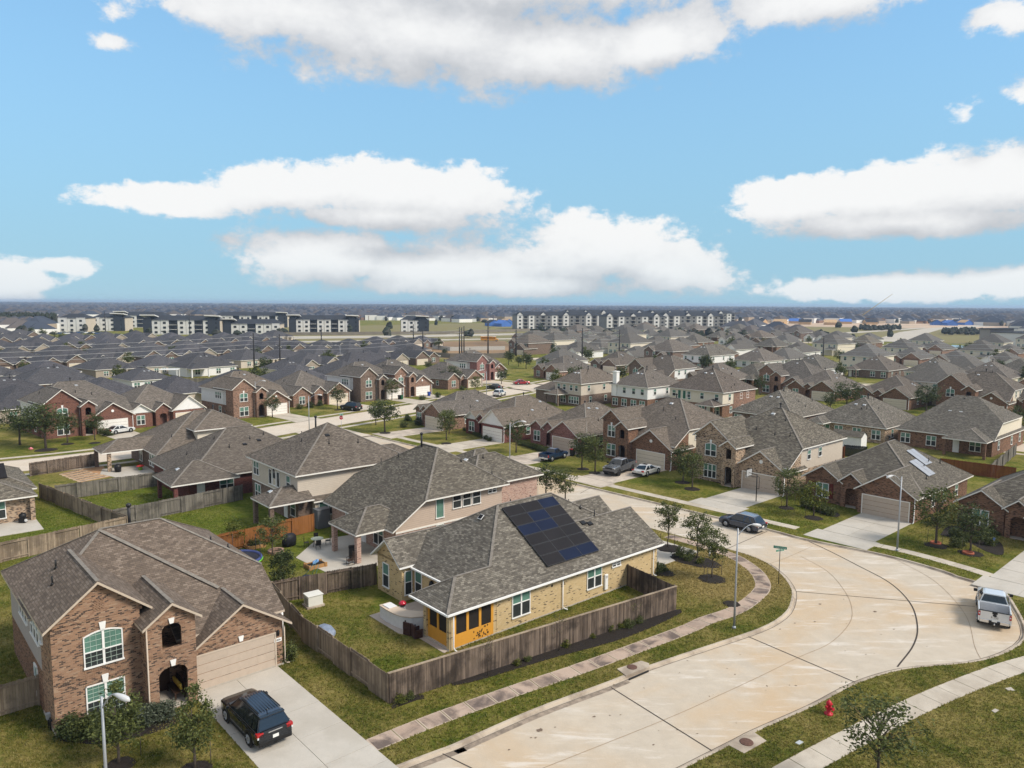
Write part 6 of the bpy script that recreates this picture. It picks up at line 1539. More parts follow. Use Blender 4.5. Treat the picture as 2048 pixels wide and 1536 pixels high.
# ------------------------------------------------------------------ street furniture
STEEL = mat('lamp_steel', (.34, .36, .39), .45, .05, metal=.4); LENS = mat('lamp_lens', (.52, .53, .55), .3, .02)
def street_lamp(base, h_, head_dir, label, arm=1.1):
    t = thing('street_lamp', label, 'street lamp', (base[0], base[1], 0), 0, 'street lamps'); q = MB()
    q.tube([(0, 0, -.1), (0, 0, h_ * .5), (0, 0, h_)], [.085, .07, .05], 10); q.lathe([(.14, 0), (.14, .12), (.09, .2)], (0, 0, 0), 10); q.build('pole', STEEL, t)
    d = Vector((math.cos(R(head_dir)), math.sin(R(head_dir)), 0)); q = MB(); pts = []
    for i in range(7):
        a = i / 6; pts.append(d * (arm * a) + Vector((0, 0, h_ - .55 + .75 * math.sin(a * math.pi * .55))))
    q.tube(pts, .035, 7); q.build('arm', STEEL, t)
    hd = MB(); e = Vector(pts[-1]); hd.tube([e - d * .12, e + d * .05, e + d * .3 + Vector((0, 0, -.06)), e + d * .55 + Vector((0, 0, -.12)), e + d * .68 + Vector((0, 0, -.16))], [.04, .085, .13, .12, .04], 12); hd.build('lamp_head', LENS, t)
    return t
street_lamp(G(203, 1393, 6.6), 6.6, -15, 'grey street lamp in front of the brick house at lower left', .75)
street_lamp(G(1468, 1257), 7.4, 15, 'grey street lamp on the grass beside the curved sidewalk', 1.2)
street_lamp(G(1794, 1102), 7.2, 200, 'grey street lamp before the driveway of the pale solar array house', 1.2)
street_lamp(G(1020, 846, 7.2), 7.2, 15, 'street lamp behind the pink brick house', 1.6); street_lamp(G(510, 763, 7.2), 7.2, 10, 'street lamp beside the violet sided house', 1.4); street_lamp(G(617, 792, 7.2), 7.2, 20, 'street lamp behind the beige house chimney flue', 1.6)
street_lamp(G(1978, 712, 7.2), 7.2, 30, 'distant street lamp near the right edge', 1.4); street_lamp(G(973, 742, 7.2), 7.2, 200, 'street lamp on the left street by the low brick house', 1.4); street_lamp(G(680, 691, 7.2), 7.2, 200, 'distant street lamp among slate roofs', 1.4)
# street sign
GREEN = mat('sign_green', (.01, .20, .12), .5, .05)
def text_mesh(body, size, m, parent, loc, rot, name='lettering'):
    c = bpy.data.curves.new(name, 'FONT'); c.body = body; c.size = size; c.align_x = 'CENTER'; c.align_y = 'CENTER'; c.extrude = .003
    tmp = bpy.data.objects.new('t', c); COL.objects.link(tmp); bpy.context.view_layer.update()
    me = bpy.data.meshes.new_from_object(tmp.evaluated_get(bpy.context.evaluated_depsgraph_get())); bpy.data.objects.remove(tmp)
    me.materials.clear(); me.materials.append(m); o = bpy.data.objects.new(name, me); COL.objects.link(o); o.parent = parent; o.location = loc; o.rotation_euler = rot; return o
text_mesh('1806', .17, BLACK, HOUSE_NO, (12.26, -.352, 1.74), (R(90), 0, 0), 'house_number')
def blade(t, z, ang, w, body, h_=.23):
    q = MB(); q.box(-w / 2, -.012, -h_ / 2, w / 2, .012, h_ / 2); o = q.build('sign_blade', GREEN, t, bevel=.004); o.location = (0, 0, z); o.rotation_euler = (0, 0, R(ang))
    text_mesh(body, h_ * .62, WHITE, o, (0, -.016, 0), (R(90), 0, 0)); b2 = MB()
    for (x0, z0, x1, z1) in ((-w / 2, h_ / 2 - .012, w / 2, h_ / 2), (-w / 2, -h_ / 2, w / 2, -h_ / 2 + .012)): b2.box(x0, -.0145, z0, x1, -.013, z1)
    b2.build('sign_border', WHITE, o)
x, y = G(1557, 1168); t = thing('street_sign', 'green street name sign with two crossed blades on the curved verge', 'street sign', (x, y, 0)); q = MB(); q.tube([(0, 0, -.1), (0, 0, 3.0)], .03, 8); q.build('pole', DARKMETAL, t)
blade(t, 3.14, -26, 1.05, 'Yellow Cypress'); blade(t, 2.9, 22, .8, 'Granite Mist', .18)
# stop sign
x, y = G(683, 862); t = thing('stop_sign', 'red octagonal stop sign with green name blades at the far corner', 'stop sign', (x, y, 0)); q = MB(); q.tube([(0, 0, -.1), (0, 0, 3.0)], .035, 8); q.build('pole', GALV, t)
RED = mat('stop_red', (.42, .015, .02), .5, .03); q = MB(); pts = [(math.cos(R(22.5 + 45 * i)) * .40, math.sin(R(22.5 + 45 * i)) * .40) for i in range(8)]
q.face([(a, -.05, 2.45 + b) for a, b in pts]); q.face([(a * 1.0, -.03, 2.45 + b) for a, b in reversed(pts)])
for i in range(8): a, b = pts[i], pts[(i + 1) % 8]; q.face([(a[0], -.03, 2.45 + a[1]), (b[0], -.03, 2.45 + b[1]), (b[0], -.05, 2.45 + b[1]), (a[0], -.05, 2.45 + a[1])])
o = q.build('sign_plate', RED, t); text_mesh('STOP', .27, WHITE, o, (0, -.056, 2.45), (R(90), 0, 0)); t.rotation_euler = (0, 0, R(0))
q = MB()
for i in range(8):
    a, b = pts[i], pts[(i + 1) % 8]; q.face([(a[0], -.053, 2.45 + a[1]), (b[0], -.053, 2.45 + b[1]), (b[0] * .92, -.053, 2.45 + b[1] * .92), (a[0] * .92, -.053, 2.45 + a[1] * .92)])
q.build('sign_border', WHITE, o); blade(t, 3.1, 40, .8, 'Granite Mist'); blade(t, 2.9, -45, .8, 'Yellow Cypress')
# hydrant
x, y = G(1657, 1428); t = thing('fire_hydrant', 'red fire hydrant on the grass beside the road', 'hydrant', (x, y, 0)); HR = mat('hydrant_red', (.45, .015, .03), .45, .1, 5)
q = MB(); q.lathe([(.24, 0), (.24, .06), (.13, .08), (.12, .55), (.16, .58), (.16, .64), (.14, .72), (.08, .80), (.03, .82), (.03, .87)], (0, 0, 0), 16); q.build('barrel', HR, t)
for a in (30, 210): d = Vector((math.cos(R(a)), math.sin(R(a)), 0)); q = MB(); q.tube([Vector((0, 0, .5)), Vector((0, 0, .5)) + d * .22], .06, 10); q.tube([Vector((0, 0, .5)) + d * .22, Vector((0, 0, .5)) + d * .27], .075, 10); q.build('nozzle', HR, t)
d = Vector((math.cos(R(-60)), math.sin(R(-60)), 0)); q = MB(); q.tube([Vector((0, 0, .42)), Vector((0, 0, .42)) + d * .24], .085, 10); q.tube([Vector((0, 0, .42)) + d * .24, Vector((0, 0, .42)) + d * .3], .10, 10); q.build('pumper_nozzle', HR, t)
# basketball hoop
x, y = G(1512, 1003); t = thing('basketball_hoop', 'black basketball hoop beside the driveway of the buff brick house', 'hoop', (x, y, 0), R(135)); q = MB(); q.tube([(0, 0, 0), (0, 0, 3.3)], .06, 8); q.build('pole', BLACK, t)
q = MB(); q.bar((0, .1, 3.25), (1.0, .1, 3.35), .04, .06); q.bar((0, -.1, 2.9), (1.0, -.1, 2.95), .04, .06); q.tube([(-.3, 0, 1.6), (-.3, 0, 3.0)], .035, 6); q.bar((-.3, 0, 3.0), (0, 0, 3.05), .04, .05); q.bar((-.3, 0, 1.6), (0, 0, 1.6), .04, .05); q.build('arm', BLACK, t)
q = MB(); q.box(1.0, -.68, 2.9, 1.03, .68, 3.75); q.build('backboard', mat('backboard', (.42, .43, .44), .2, .05), t)
q = MB()
for (a, b) in (((1.015, -.68, 2.9), (1.015, .68, 2.9)), ((1.015, -.68, 3.75), (1.015, .68, 3.75)), ((1.015, -.68, 2.9), (1.015, -.68, 3.75)), ((1.015, .68, 2.9), (1.015, .68, 3.75))): q.bar(a, b, .05, .05)
q.build('backboard_frame', BLACK, t)
q = MB(); ring = [(1.3 + .23 * math.cos(a * .3927), .23 * math.sin(a * .3927), 3.05) for a in range(17)]; q.tube(ring, .015, 5, caps=False); q.build('rim', BLACK, t)
q = MB()
for a in range(12):
    c, s_ = math.cos(a * .5236), math.sin(a * .5236); q.tube([(1.3 + .23 * c, .23 * s_, 3.05), (1.3 + .15 * c, .15 * s_, 2.65)], .012, 4, caps=False)
q.build('net', WHITE, t)
# mailbox-like white post and small yard signs on the corner lawn
x, y = G(1419, 1112); q = MB(); q.box(-.05, -.05, 0, .05, .05, 1.15); q.box(-.1, -.25, 1.0, .1, .25, 1.2); q.box(-.03, -.3, .75, .03, .2, .82); o = tag(q.build('yard_post', WHITE), 'white mailbox post beside the curved sidewalk', 'mailbox'); o.location = (x, y, 0); o.rotation_euler = (0, 0, R(40))
for px, py, lab in ((1304, 1145, 'small blue security sign at the solar house corner'), (1987, 1092, 'small blue security sign in the bed by the arched porch')):
    x, y = G(px, py); t = thing('yard_sign', lab, 'yard sign', (x, y, 0)); q = MB(); q.tube([(0, 0, 0), (0, 0, .6)], .015, 5); q.build('stick', GALV, t); q = MB(); q.lathe([(.15, -.01), (.15, .01)], (0, 0, .7), 8, axis='y'); q.build('sign_plate', mat('sign_blue', (.08, .16, .50), .5), t)
# ------------------------------------------------------------------ vehicles (local x forward, origin on the ground at the middle)
TYRE = mat('tyre', (.015, .015, .016), .9, .1); RIM = mat('rim_alloy', (.45, .46, .47), .35, .08, metal=.7); CHROME = mat('chrome', (.62, .63, .65), .2, .03, metal=.9); CARGLASS = mat('car_glass', (.012, .015, .018), .06, .1, spec=.8)
LRED = mat('tail_lamp', (.38, .012, .012), .25, .1, spec=.6); LWHITE = mat('head_lamp', (.62, .64, .66), .15, .05, spec=.7); PLATE = mat('licence_plate', (.72, .72, .70), .5, .03)
def paint(name, base, metal=.3): return mat('paint_' + name, base, .18, .05, 1.0, metal=metal, spec=.5, coat=.6)
def wheel(parent, x, y, r_, w, out, rim=RIM):
    q = MB(); q.lathe([(r_ * .62, -w / 2), (r_ * .93, -w / 2), (r_, -w / 2 + .04), (r_, w / 2 - .04), (r_ * .93, w / 2), (r_ * .62, w / 2)], (0, 0, 0), 20, axis='y'); o = q.build('wheel', TYRE, parent); o.location = (x, y, r_)
    q = MB(); q.lathe([(r_ * .62, -.02), (r_ * .60, .03), (r_ * .15, .045), (.02, .05)], (0, 0, 0), 20, axis='y')
    for k in range(6):
        a = k * math.pi / 3; q.bar((.05 * math.cos(a), .06, .05 * math.sin(a)), (r_ * .55 * math.cos(a), .055, r_ * .55 * math.sin(a)), .02, .07, 0, (0, 1, 0))
    c = q.build('rim', rim, o); c.location = (0, out * (w / 2 - .03), 0)
    if out < 0: c.rotation_euler = (0, 0, math.pi)
    return o
def loft(q, st, m=0, n=16):
    """body from stations (x, half width, z low, z high, roundness)"""
    rings = []
    for (x, hw, zl, zh, rd) in st:
        ring = []; zc, hh = (zl + zh) / 2, (zh - zl) / 2
        for k in range(n):
            a = 2 * math.pi * (k + .5) / n; ca, sa = math.cos(a), math.sin(a); e = rd
            ring.append((x, math.copysign(abs(ca) ** e, ca) * hw, zc + math.copysign(abs(sa) ** e, sa) * hh))
        rings.append(ring)
    for a, b in zip(rings, rings[1:]):
        for k in range(n): q.face([a[k], a[(k + 1) % n], b[(k + 1) % n], b[k]], m, True)
    q.face(list(reversed(rings[0])), m); q.face(rings[-1], m)
def car(name, label, cat, pos, head, pm, L=4.8, W=1.9, H=1.7, belt=1.02, hood=1.0, clear=.24, wr=.36, wb=2.8, ws=(.95, .35), rw=(-2.05, -1.75), rows=True, bed=None, boot=None, rails=False, roofm=None, trimm=None, extras=None, topw=.62, rim=RIM, group='vehicles'):
    """ws: windscreen base / top x; rw: rear glass base / top x; bed: x range of a pickup bed; boot: x where the boot lid starts"""
    t = thing(name, label, cat, (pos[0], pos[1], pos[2] if len(pos) > 2 else .02), R(head), group); f, r_ = L / 2, -L / 2; hw = W / 2; b = MB()
    st = []
    xs = [r_, r_ + .10, r_ + .35, r_ + .9, 0, ws[0], ws[0] + .25, f - .55, f - .18, f]
    for x in xs:
        k = .90 if x in (r_, f) else (.965 if x in (r_ + .10, f - .18) else 1.0)
        top = belt
        if x > ws[0]: top = hood - (.12 * max(0, (x - ws[0]) / (f - ws[0])) ** 2) - (.10 if x == f else 0)
        if boot is not None and x < boot: top = belt - .02
        low = clear + (.10 if x in (r_, f) else 0)
        st.append((x, hw * k, low, top if x not in (r_,) else top - .06, .32))
    if bed:
        st = [s_ for s_ in st if s_[0] > bed[1] - .01]; st = [(bed[1], hw, clear, belt, .2)] + st
    loft(b, st); body = b.build('body', pm, t)
    # cabin
    c = MB(); zt = H; z0 = belt - .03; tw = W * topw / 2 + .02; bw = hw * .93
    base = [(ws[0], bw), (ws[0] - .5, bw + .01), (0.0 if rw[0] < -.3 else (ws[0] + rw[0]) / 2, bw + .01), (rw[0], bw * .97)]
    topx = [ws[1], ws[1] - .35, (ws[1] + rw[1]) / 2, rw[1]]
    for i in range(3):
        for s_ in (1, -1):
            a0, a1, b0, b1 = (base[i][0], s_ * base[i][1], z0), (base[i + 1][0], s_ * base[i + 1][1], z0), (topx[i], s_ * tw, zt - .06 - (.03 if i == 0 else 0)), (topx[i + 1], s_ * tw, zt - .06)
            c.face([a0, a1, b1, b0] if s_ > 0 else [a1, a0, b0, b1], 0, True)
        zc = [zt - .09, zt - .06, zt - .06, zt - .06]; zm = [zt - .05, zt, zt, zt - .03]
        for s_ in (1, -1): c.face([(topx[i], s_ * tw, zc[i]), (topx[i + 1], s_ * tw, zc[i + 1]), (topx[i + 1], s_ * tw * .8, zm[i + 1]), (topx[i], s_ * tw * .8, zm[i])], 1, True)
        c.face([(topx[i], tw * .8, zm[i]), (topx[i + 1], tw * .8, zm[i + 1]), (topx[i + 1], -tw * .8, zm[i + 1]), (topx[i], -tw * .8, zm[i])], 1, True)
    c.face([(ws[0], bw, z0), (ws[0], -bw, z0), (ws[1], -tw, zt - .09), (ws[1], -tw * .8, zt - .05), (ws[1], tw * .8, zt - .05), (ws[1], tw, zt - .09)]); c.face([(rw[0], -bw * .97, z0), (rw[0], bw * .97, z0), (rw[1], tw, zt - .06), (rw[1], tw * .8, zt - .03), (rw[1], -tw * .8, zt - .03), (rw[1], -tw, zt - .06)])
    c.build('cabin', [pm, roofm or pm], t)
    # glass, a little proud of the cabin
    def pane(name_, p, q_, r2, s2, off, ins=.08):
        P4 = [Vector(v) for v in (p, q_, r2, s2)]; cen = sum(P4, Vector()) / 4; n = (P4[1] - P4[0]).cross(P4[3] - P4[0]).normalized()
        if n.dot(Vector(off)) < 0: n = -n
        g_ = MB(); g_.face([v + (cen - v) * ins + n * .012 for v in P4]); g_.build(name_, CARGLASS, t)
    pane('windscreen', (ws[0], bw, z0), (ws[0], -bw, z0), (ws[1], -tw, zt - .09), (ws[1], tw, zt - .09), (1, 0, .5))
    pane('rear_glass', (rw[0], bw * .97, z0 + .05), (rw[0], -bw * .97, z0 + .05), (rw[1], -tw, zt - .07), (rw[1], tw, zt - .07), (-1, 0, .3), .10)
    xm = (ws[0] - .5 + rw[0]) / 2 + .15; tm = (ws[1] - .35 + rw[1]) / 2 + .15
    lastb = rw[0] + .12; lastt = rw[1] + .1
    segs = [((ws[0] - .12, ws[1] - .08), (xm, tm)), ((xm - .08, tm - .08), (lastb + .55 if rows else lastb, lastt + .5 if rows else lastt))]
    if rows: segs.append(((lastb + .47, lastt + .42), (lastb, lastt)))
    for (xa, ta), (xb, tb) in segs:
        for s_ in (1, -1): pane('side_glass', (xa, s_ * bw, z0 + .02), (xb, s_ * bw, z0 + .02), (tb, s_ * tw, zt - .09), (ta, s_ * tw, zt - .1), (0, s_, .3), .05)
    if bed:
        q = MB(); x0, x1 = r_, bed[1]; fl = .62; wth = .09
        q.box(x0, -hw, clear + .12, x1, -hw + wth, belt + .02); q.box(x0, hw - wth, clear + .12, x1, hw, belt + .02); q.box(x1 - .05, -hw + wth, clear + .12, x1, hw - wth, belt); q.build('bed_side', pm, t, bevel=.03)
        q = MB(); q.box(x0, -hw + wth, .5, x0 + .07, hw - wth, belt + .01); tg = q.build('tailgate', pm, t, bevel=.02)
        q = MB(); q.box(x0 + .08, -hw + wth + .01, fl - .05, x1 - .06, hw - wth - .01, fl); 
        for k in range(8): yy_ = -hw + .2 + k * (W - .4) / 7; q.box(x0 + .1, yy_ - .03, fl, x1 - .1, yy_ + .03, fl + .025)
        q.build('bed_liner', bed[2] if len(bed) > 2 else BLACK, t)
    # wheels, arches, sills
    for sx in (1, -1):
        for s_ in (1, -1):
            x = sx * wb / 2 + (.08 if not bed else .0); wheel(t, x, s_ * (hw - .10), wr, .24, s_, rim); q = MB(); q.lathe([(wr + .09, -.02), (wr + .10, .012), (wr + .03, .016)], (x, s_ * (hw - .005), wr + .02), 20, axis='y'); o = q.build('wheel_arch', trimm or BLACK, t)
    q = MB(); q.box(-wb / 2 + wr, -hw + .01, clear - .02, wb / 2 - wr, hw - .01, clear + .10); q.box(r_ + .2, -hw + .15, clear, f - .25, hw - .15, clear + .15); q.build('sill', trimm or BLACK, t)
    # bumpers, lamps, plates, mirrors
    q = MB(); q.box(f - .08, -hw * .86, clear + .06, f + .03, hw * .86, clear + .30); q.build('front_bumper', trimm or BLACK, t, bevel=.03); q = MB(); q.box(f - .06, -hw * .5, hood - .40, f + .015, hw * .5, hood - .20); q.build('grille', BLACK, t)
    q = MB(); q.box(r_ - .04, -hw * .90, clear + .06, r_ + .10, hw * .90, clear + .30); q.build('rear_bumper', (extras or {}).get('bumper', trimm or BLACK), t, bevel=.03)
    for s_ in (1, -1):
        q = MB(); q.box(f - .22, s_ * hw * .55, hood - .36, f + .0, s_ * hw * .90, hood - .20); q.build('headlight', LWHITE, t, bevel=.03)
        q = MB()
        if bed: q.box(r_ - .015, s_ * (hw - .14), belt - .42, r_ + .12, s_ * (hw + .008), belt - .06)
        else: q.box(r_ + .0, s_ * hw * .62, belt - .22, r_ + .26, s_ * (hw * .985), belt - .02)
        q.build('tail_light', LRED, t, bevel=.02)
        if bed or rows: q2 = MB(); q2.box(r_ - .02, s_ * (hw - .11), belt - .28, r_ + .03, s_ * (hw - .03), belt - .18); q2.build('reverse_light', LWHITE, t)
        q = MB(); q.box(ws[0] - .28, s_ * (hw + .02), belt - .01, ws[0] - .10, s_ * (hw + (.26 if bed else .19)), belt + (.2 if bed else .13)); q.build('mirror', BLACK if bed else pm, t, bevel=.03)
        for xh in (xm + .35, xm - .65): q = MB(); q.box(xh, s_ * (hw - .005), belt - .17, xh + .2, s_ * (hw + .025), belt - .13); q.build('door_handle', (extras or {}).get('handle', pm), t)
    q = MB()
    for s_ in (1, -1):
        for xd in (ws[0] - .18, xm - .04, (xm - 1.12 if rows or boot is not None else rw[0] + .1)): q.box(xd - .008, s_ * (hw - .004), clear + .16, xd + .008, s_ * (hw + .004), belt - .03)
        q.box(rw[0] + .1, s_ * (bw + .004), belt - .015, ws[0] - .1, s_ * (bw + .03), belt + .01)
    if not bed: q.box(r_ - .004, -hw * .7, belt - .30, r_ + .01, hw * .7, belt - .285)
    q.build('panel_seam', DARKMETAL, t)
    q = MB(); zpl = .62 if not bed else clear + .2; q.box(r_ - .055 if not boot else r_ - .05, -.16, zpl, r_ - .02, .16, zpl + .16); q.build('licence_plate', PLATE, t)
    if rails:
        for s_ in (1, -1): q = MB(); q.bar((ws[1] - .3, s_ * tw * .95, zt + .0), (rw[1] + .2, s_ * tw * .95, zt + .01), .04, .05); q.build('roof_rail', (extras or {}).get('rail', BLACK), t)
    t['dims'] = 0; del t['dims']
    return t
def by_wheels(rear, front, half, side, z=0.0):
    """centre and heading from the ground contact of the two wheels seen; side=+1: they are the left wheels"""
    a, b = Vector(G(*rear, z)), Vector(G(*front, z)); d = (b - a).normalized(); hd = math.degrees(math.atan2(d.y, d.x)); n = Vector((-d.y, d.x)) * side
    c = (a + b) / 2 - n * half; return (c.x, c.y, z), hd
# black SUV on the near driveway
pos, hd = by_wheels((506.5, 1494), (455.5, 1442), .86, 1); hd = 132.5
BLK = paint('black', (.010, .013, .018)); ROOFB = mat('paint_roof_gloss', (.03, .045, .075), .2, .05, spec=.6, coat=.8, metal=.3)
t = car('suv', 'black SUV parked on the near driveway', 'SUV', (pos[0], pos[1], .03), hd, BLK, 5.05, 2.0, 1.76, 1.06, 1.10, .26, .39, 3.02, (1.25, .55), (-2.35, -2.02), True, None, None, True, ROOFB)
q = MB()
for k in range(8): yy_ = -.52 + k * .148; q.bar((.35, yy_, 1.765), (-1.75, yy_, 1.765), .05, .018)
q.build('roof_rib', BLK, t); q = MB(); q.bar((-2.53, -.38, .98), (-2.53, .38, .98), .03, .055); q.build('trim_bar', CHROME, t)
q = MB(); q.bar((-2.0, -.62, 1.74), (-2.2, -.62, 1.70), .02, .03); q.box(-2.25, -.66, 1.66, -2.0, .66, 1.72); q.build('spoiler', BLK, t, bevel=.02)
q = MB(); q.box(-2.62, -.06, .32, -2.5, .06, .42); q.build('tow_hitch', BLACK, t)
q = MB(); q.tube([(-1.75, .1, 1.77), (-1.85, .1, 1.86)], .03, 6); q.build('aerial', BLACK, t)
# silver pickup on the bulb of the road
a, b = Vector(G(1957, 1250)), Vector(G(2019, 1262)); d = (b - a).normalized(); hd = math.degrees(math.atan2(d.y, d.x)) + 90
SIL = paint('silver', (.64, .65, .66), .2); c = (a + b) / 2 + Vector((math.cos(R(hd)), math.sin(R(hd)))) * 2.9
t = car('pickup_truck', 'silver pickup truck parked on the road bulb at right', 'pickup', (c.x, c.y, ZR + .01), hd, SIL, 5.85, 2.03, 1.93, 1.30, 1.28, .38, .41, 3.6, (1.35, .65), (-.95, -.78), False, (-2.92, -1.0, mat('bed_liner', (.16, .165, .19), .6, .1)), None, False, None, None, {'bumper': CHROME}, .68)
text_mesh('F-150', .20, BLACK, t, (-2.935, 0, .88), (R(90), 0, R(-90))); q = MB(); q.lathe([(.10, -.005), (.10, .005)], (-2.93, 0, 1.05), 14, axis='x'); o = q.build('badge', BLACK, t); o.scale = (1, 1.3, 1)
q = MB(); q.box(-2.95, -.16, 1.15, -2.9, .16, 1.28); q.build('tailgate_handle', BLACK, t); q = MB(); q.box(-2.95, -1.0, 1.29, -2.83, 1.0, 1.325); q.build('tailgate_cap', BLACK, t)
q = MB(); q.box(-2.975, -.35, .44, -2.90, .35, .66); q.build('bumper_step', BLACK, t); q = MB(); q.lathe([(.04, 0), (.05, .05), (.02, .1)], (-3.08, 0, .42), 10); q.bar((-3.1, 0, .40), (-2.8, 0, .40), .07, .06); q.build('tow_ball', CHROME, t)
# dark SUV at the kerb
pos, hd = by_wheels((1500.5, 1063), (1453, 1050.6), .80, 1)
DKB = paint('dark_blue_grey', (.035, .045, .07)); car('suv', 'dark blue-grey crossover stopped at the far kerb of the near road', 'SUV', (pos[0], pos[1], ZR + .01), hd, DKB, 4.65, 1.87, 1.66, 1.0, 1.02, .24, .36, 2.72, (1.15, .45), (-2.12, -1.62), True, None, None, True, paint('pale_roof', (.20, .22, .27)), None, {'bumper': CHROME, 'rail': CHROME})
# grey heavy pickup
pos, hd = by_wheels((1268, 940), (1231, 954), .88, 1)
car('pickup_truck', 'dark grey heavy pickup facing the street on the brown brick driveway', 'pickup', (pos[0], pos[1], .03), hd, paint('grey', (.11, .115, .125)), 6.1, 2.06, 2.02, 1.36, 1.38, .42, .43, 3.9, (1.35, .65), (-.95, -.80), False, (-3.05, -1.0), None, False, paint('roof_pale', (.36, .38, .42)), None, {}, .70, DARKMETAL)
# silver sedan
pos, hd = by_wheels((1290.7, 954), (1316.7, 946), .80, -1)
t = car('sedan', 'silver sedan parked nose-in beside the grey pickup', 'car', (pos[0], pos[1], .03), hd, SIL, 4.85, 1.84, 1.46, .92, .90, .2, .33, 2.8, (.95, .15), (-1.75, -.95), False, None, -1.7)
q = MB(); q.box(-.75, -.36, 1.452, -.2, .36, 1.468); q.build('sunroof', CARGLASS, t)
# blue pickup
pos, hd = by_wheels((1101, 924), (1130, 916), .78, -1)
car('pickup_truck', 'dark blue pickup parked before the mottled red bungalow', 'pickup', (pos[0], pos[1], .03), hd, paint('navy', (.015, .035, .085)), 5.2, 1.85, 1.72, 1.14, 1.10, .36, .38, 3.2, (1.0, .4), (-.75, -.6), False, (-2.6, -.8), None, False, None, None, {'bumper': CHROME}, .68)
# vehicles on the left street
pos, hd = by_wheels((704, 822.5), (688, 820), .85, 1); car('suv', 'black SUV parked at the kerb of the left street', 'SUV', (pos[0], pos[1], .03), 145, BLK, 5.1, 2.0, 1.85, 1.1, 1.12, .28, .4, 3.0, (1.25, .55), (-2.4, -2.15), True, None, None, True)
WHT = paint('white', (.72, .73, .74), .1); x, y = G(999, 792); car('suv', 'white SUV on the left street beyond the roofs', 'SUV', (x, y, .03), 70, WHT, 4.8, 1.95, 1.8, 1.08, 1.08, .26, .38, 2.9, (1.1, .45), (-2.2, -1.95))
x, y = G(989, 778); car('sedan', 'dark car half hidden behind the round tree', 'car', (x, y, .03), 140, BLK, 4.7, 1.84, 1.46, .92, .90, .2, .33, 2.8, (.95, .15), (-1.75, -.95), False, None, -1.7)
x, y = G(1043, 769); car('sedan', 'red car in front of the orange brick house', 'car', (x, y, .03), 20, paint('red', (.30, .015, .03)), 4.7, 1.84, 1.5, .94, .92, .2, .33, 2.8, (.95, .15), (-1.75, -.95), False, None, -1.7)
x, y = G(786, 680); car('pickup_truck', 'white pickup on the distant road past the fields', 'pickup', (x, y, .05), 150, WHT, 5.6, 2.0, 1.9, 1.25, 1.22, .35, .4, 3.5, (1.3, .6), (-.9, -.75), False, (-2.8, -.95))
x, y = G(1722, 845); car('sedan', 'dark car nosing out between the low gabled houses', 'car', (x, y, .03), 220, BLK, 4.7, 1.84, 1.46, .92, .90, .2, .33, 2.8, (.95, .15), (-1.75, -.95), False, None, -1.7)
x, y = G(240, 866); car('sedan', 'silver car in front of the white garage on the left', 'car', (x, y, .03), 60, SIL, 4.7, 1.84, 1.46, .92, .90, .2, .33, 2.8, (.95, .15), (-1.75, -.95), False, None, -1.7)
# school bus
x, y = G(979, 682.5); t = thing('school_bus', 'yellow school bus on the distant road', 'bus', (x, y, .05), R(-8)); BUSY = mat('bus_yellow', (.62, .27, .02), .5, .05)
q = MB(); loft(q, [(-5.4, 1.2, .5, 2.9, .25), (-5.2, 1.22, .45, 3.0, .25), (3.9, 1.22, .45, 3.0, .25), (4.15, 1.15, .5, 2.8, .3)]); loft(q, [(4.0, 1.0, .5, 1.7, .3), (5.3, .95, .5, 1.5, .3), (5.5, .9, .6, 1.4, .3)]); q.build('body', BUSY, t)
for s_ in (1, -1):
    for k in range(10): q = MB(); x0 = -4.9 + k * .88; q.box(x0, s_ * 1.215, 1.75, x0 + .72, s_ * 1.235, 2.4); q.build('window', CARGLASS, t)
    for xx in (-2.6, 4.4): wheel(t, xx, s_ * 1.0, .5, .28, s_)
q = MB(); q.box(-5.3, -1.1, 2.95, 3.9, 1.1, 3.06); q.build('roof', WHITE, t); q = MB(); q.box(4.12, -1.0, 1.75, 4.2, 1.0, 2.6); q.build('windscreen', CARGLASS, t)
# parked cars by the left apartments
simple = None; rc = random.Random(5)
cols = [WHT, BLK, SIL, paint('blue', (.03, .09, .25)), paint('grey2', (.16, .17, .18))]
for i in range(16):
    px = 96 + i * 7.6; x, y = G(px, 667 + (i % 2) * 1.5); tt_ = thing('parked_car', 'tiny parked car in the lot before the left apartments', 'car', (x, y, .05), R(rc.choice((80, 100, 260))), 'cars in the apartment lot'); q = MB()
    loft(q, [(-2.3, .8, .3, .95, .3), (-1.7, .9, .25, 1.0, .3), (1.2, .9, .25, .98, .3), (2.3, .8, .3, .8, .3)]); q.build('body', cols[i % 5], tt_); q = MB(); loft(q, [(-1.6, .75, .95, 1.2, .3), (-.9, .72, .95, 1.5, .3), (.3, .72, .95, 1.5, .3), (1.0, .75, .95, 1.1, .3)]); q.build('cabin', CARGLASS, tt_)
# wheelie bins
def bin_(px, py, lid, body, label, s_=1.0):
    x, y = G(px, py); t = thing('wheelie_bin', label, 'bin', (x, y, .02), R(40), 'wheelie bins'); q = MB(); lo = [(-.24, -.26), (.24, -.26), (.24, .26), (-.24, .26)]; hi = [(-.3, -.34), (.3, -.34), (.3, .36), (-.3, .36)]
    for i in range(4): a, b, c, d = lo[i], lo[(i + 1) % 4], hi[(i + 1) % 4], hi[i]; q.face([(a[0], a[1], .06), (b[0], b[1], .06), (c[0], c[1], 1.0), (d[0], d[1], 1.0)])
    q.face([(*p, .06) for p in reversed(lo)]); q.build('body', body, t); q = MB(); q.box(-.32, -.38, 1.0, .32, .38, 1.06); q.box(-.2, -.25, 1.06, .2, .25, 1.09); q.build('lid', lid, t, bevel=.02)
    for yv in (-.2, .2): q = MB(); q.lathe([(.11, -.03), (.11, .03)], (-.24, yv, .11), 10, axis='y'); q.build('wheel', BLACK, t)
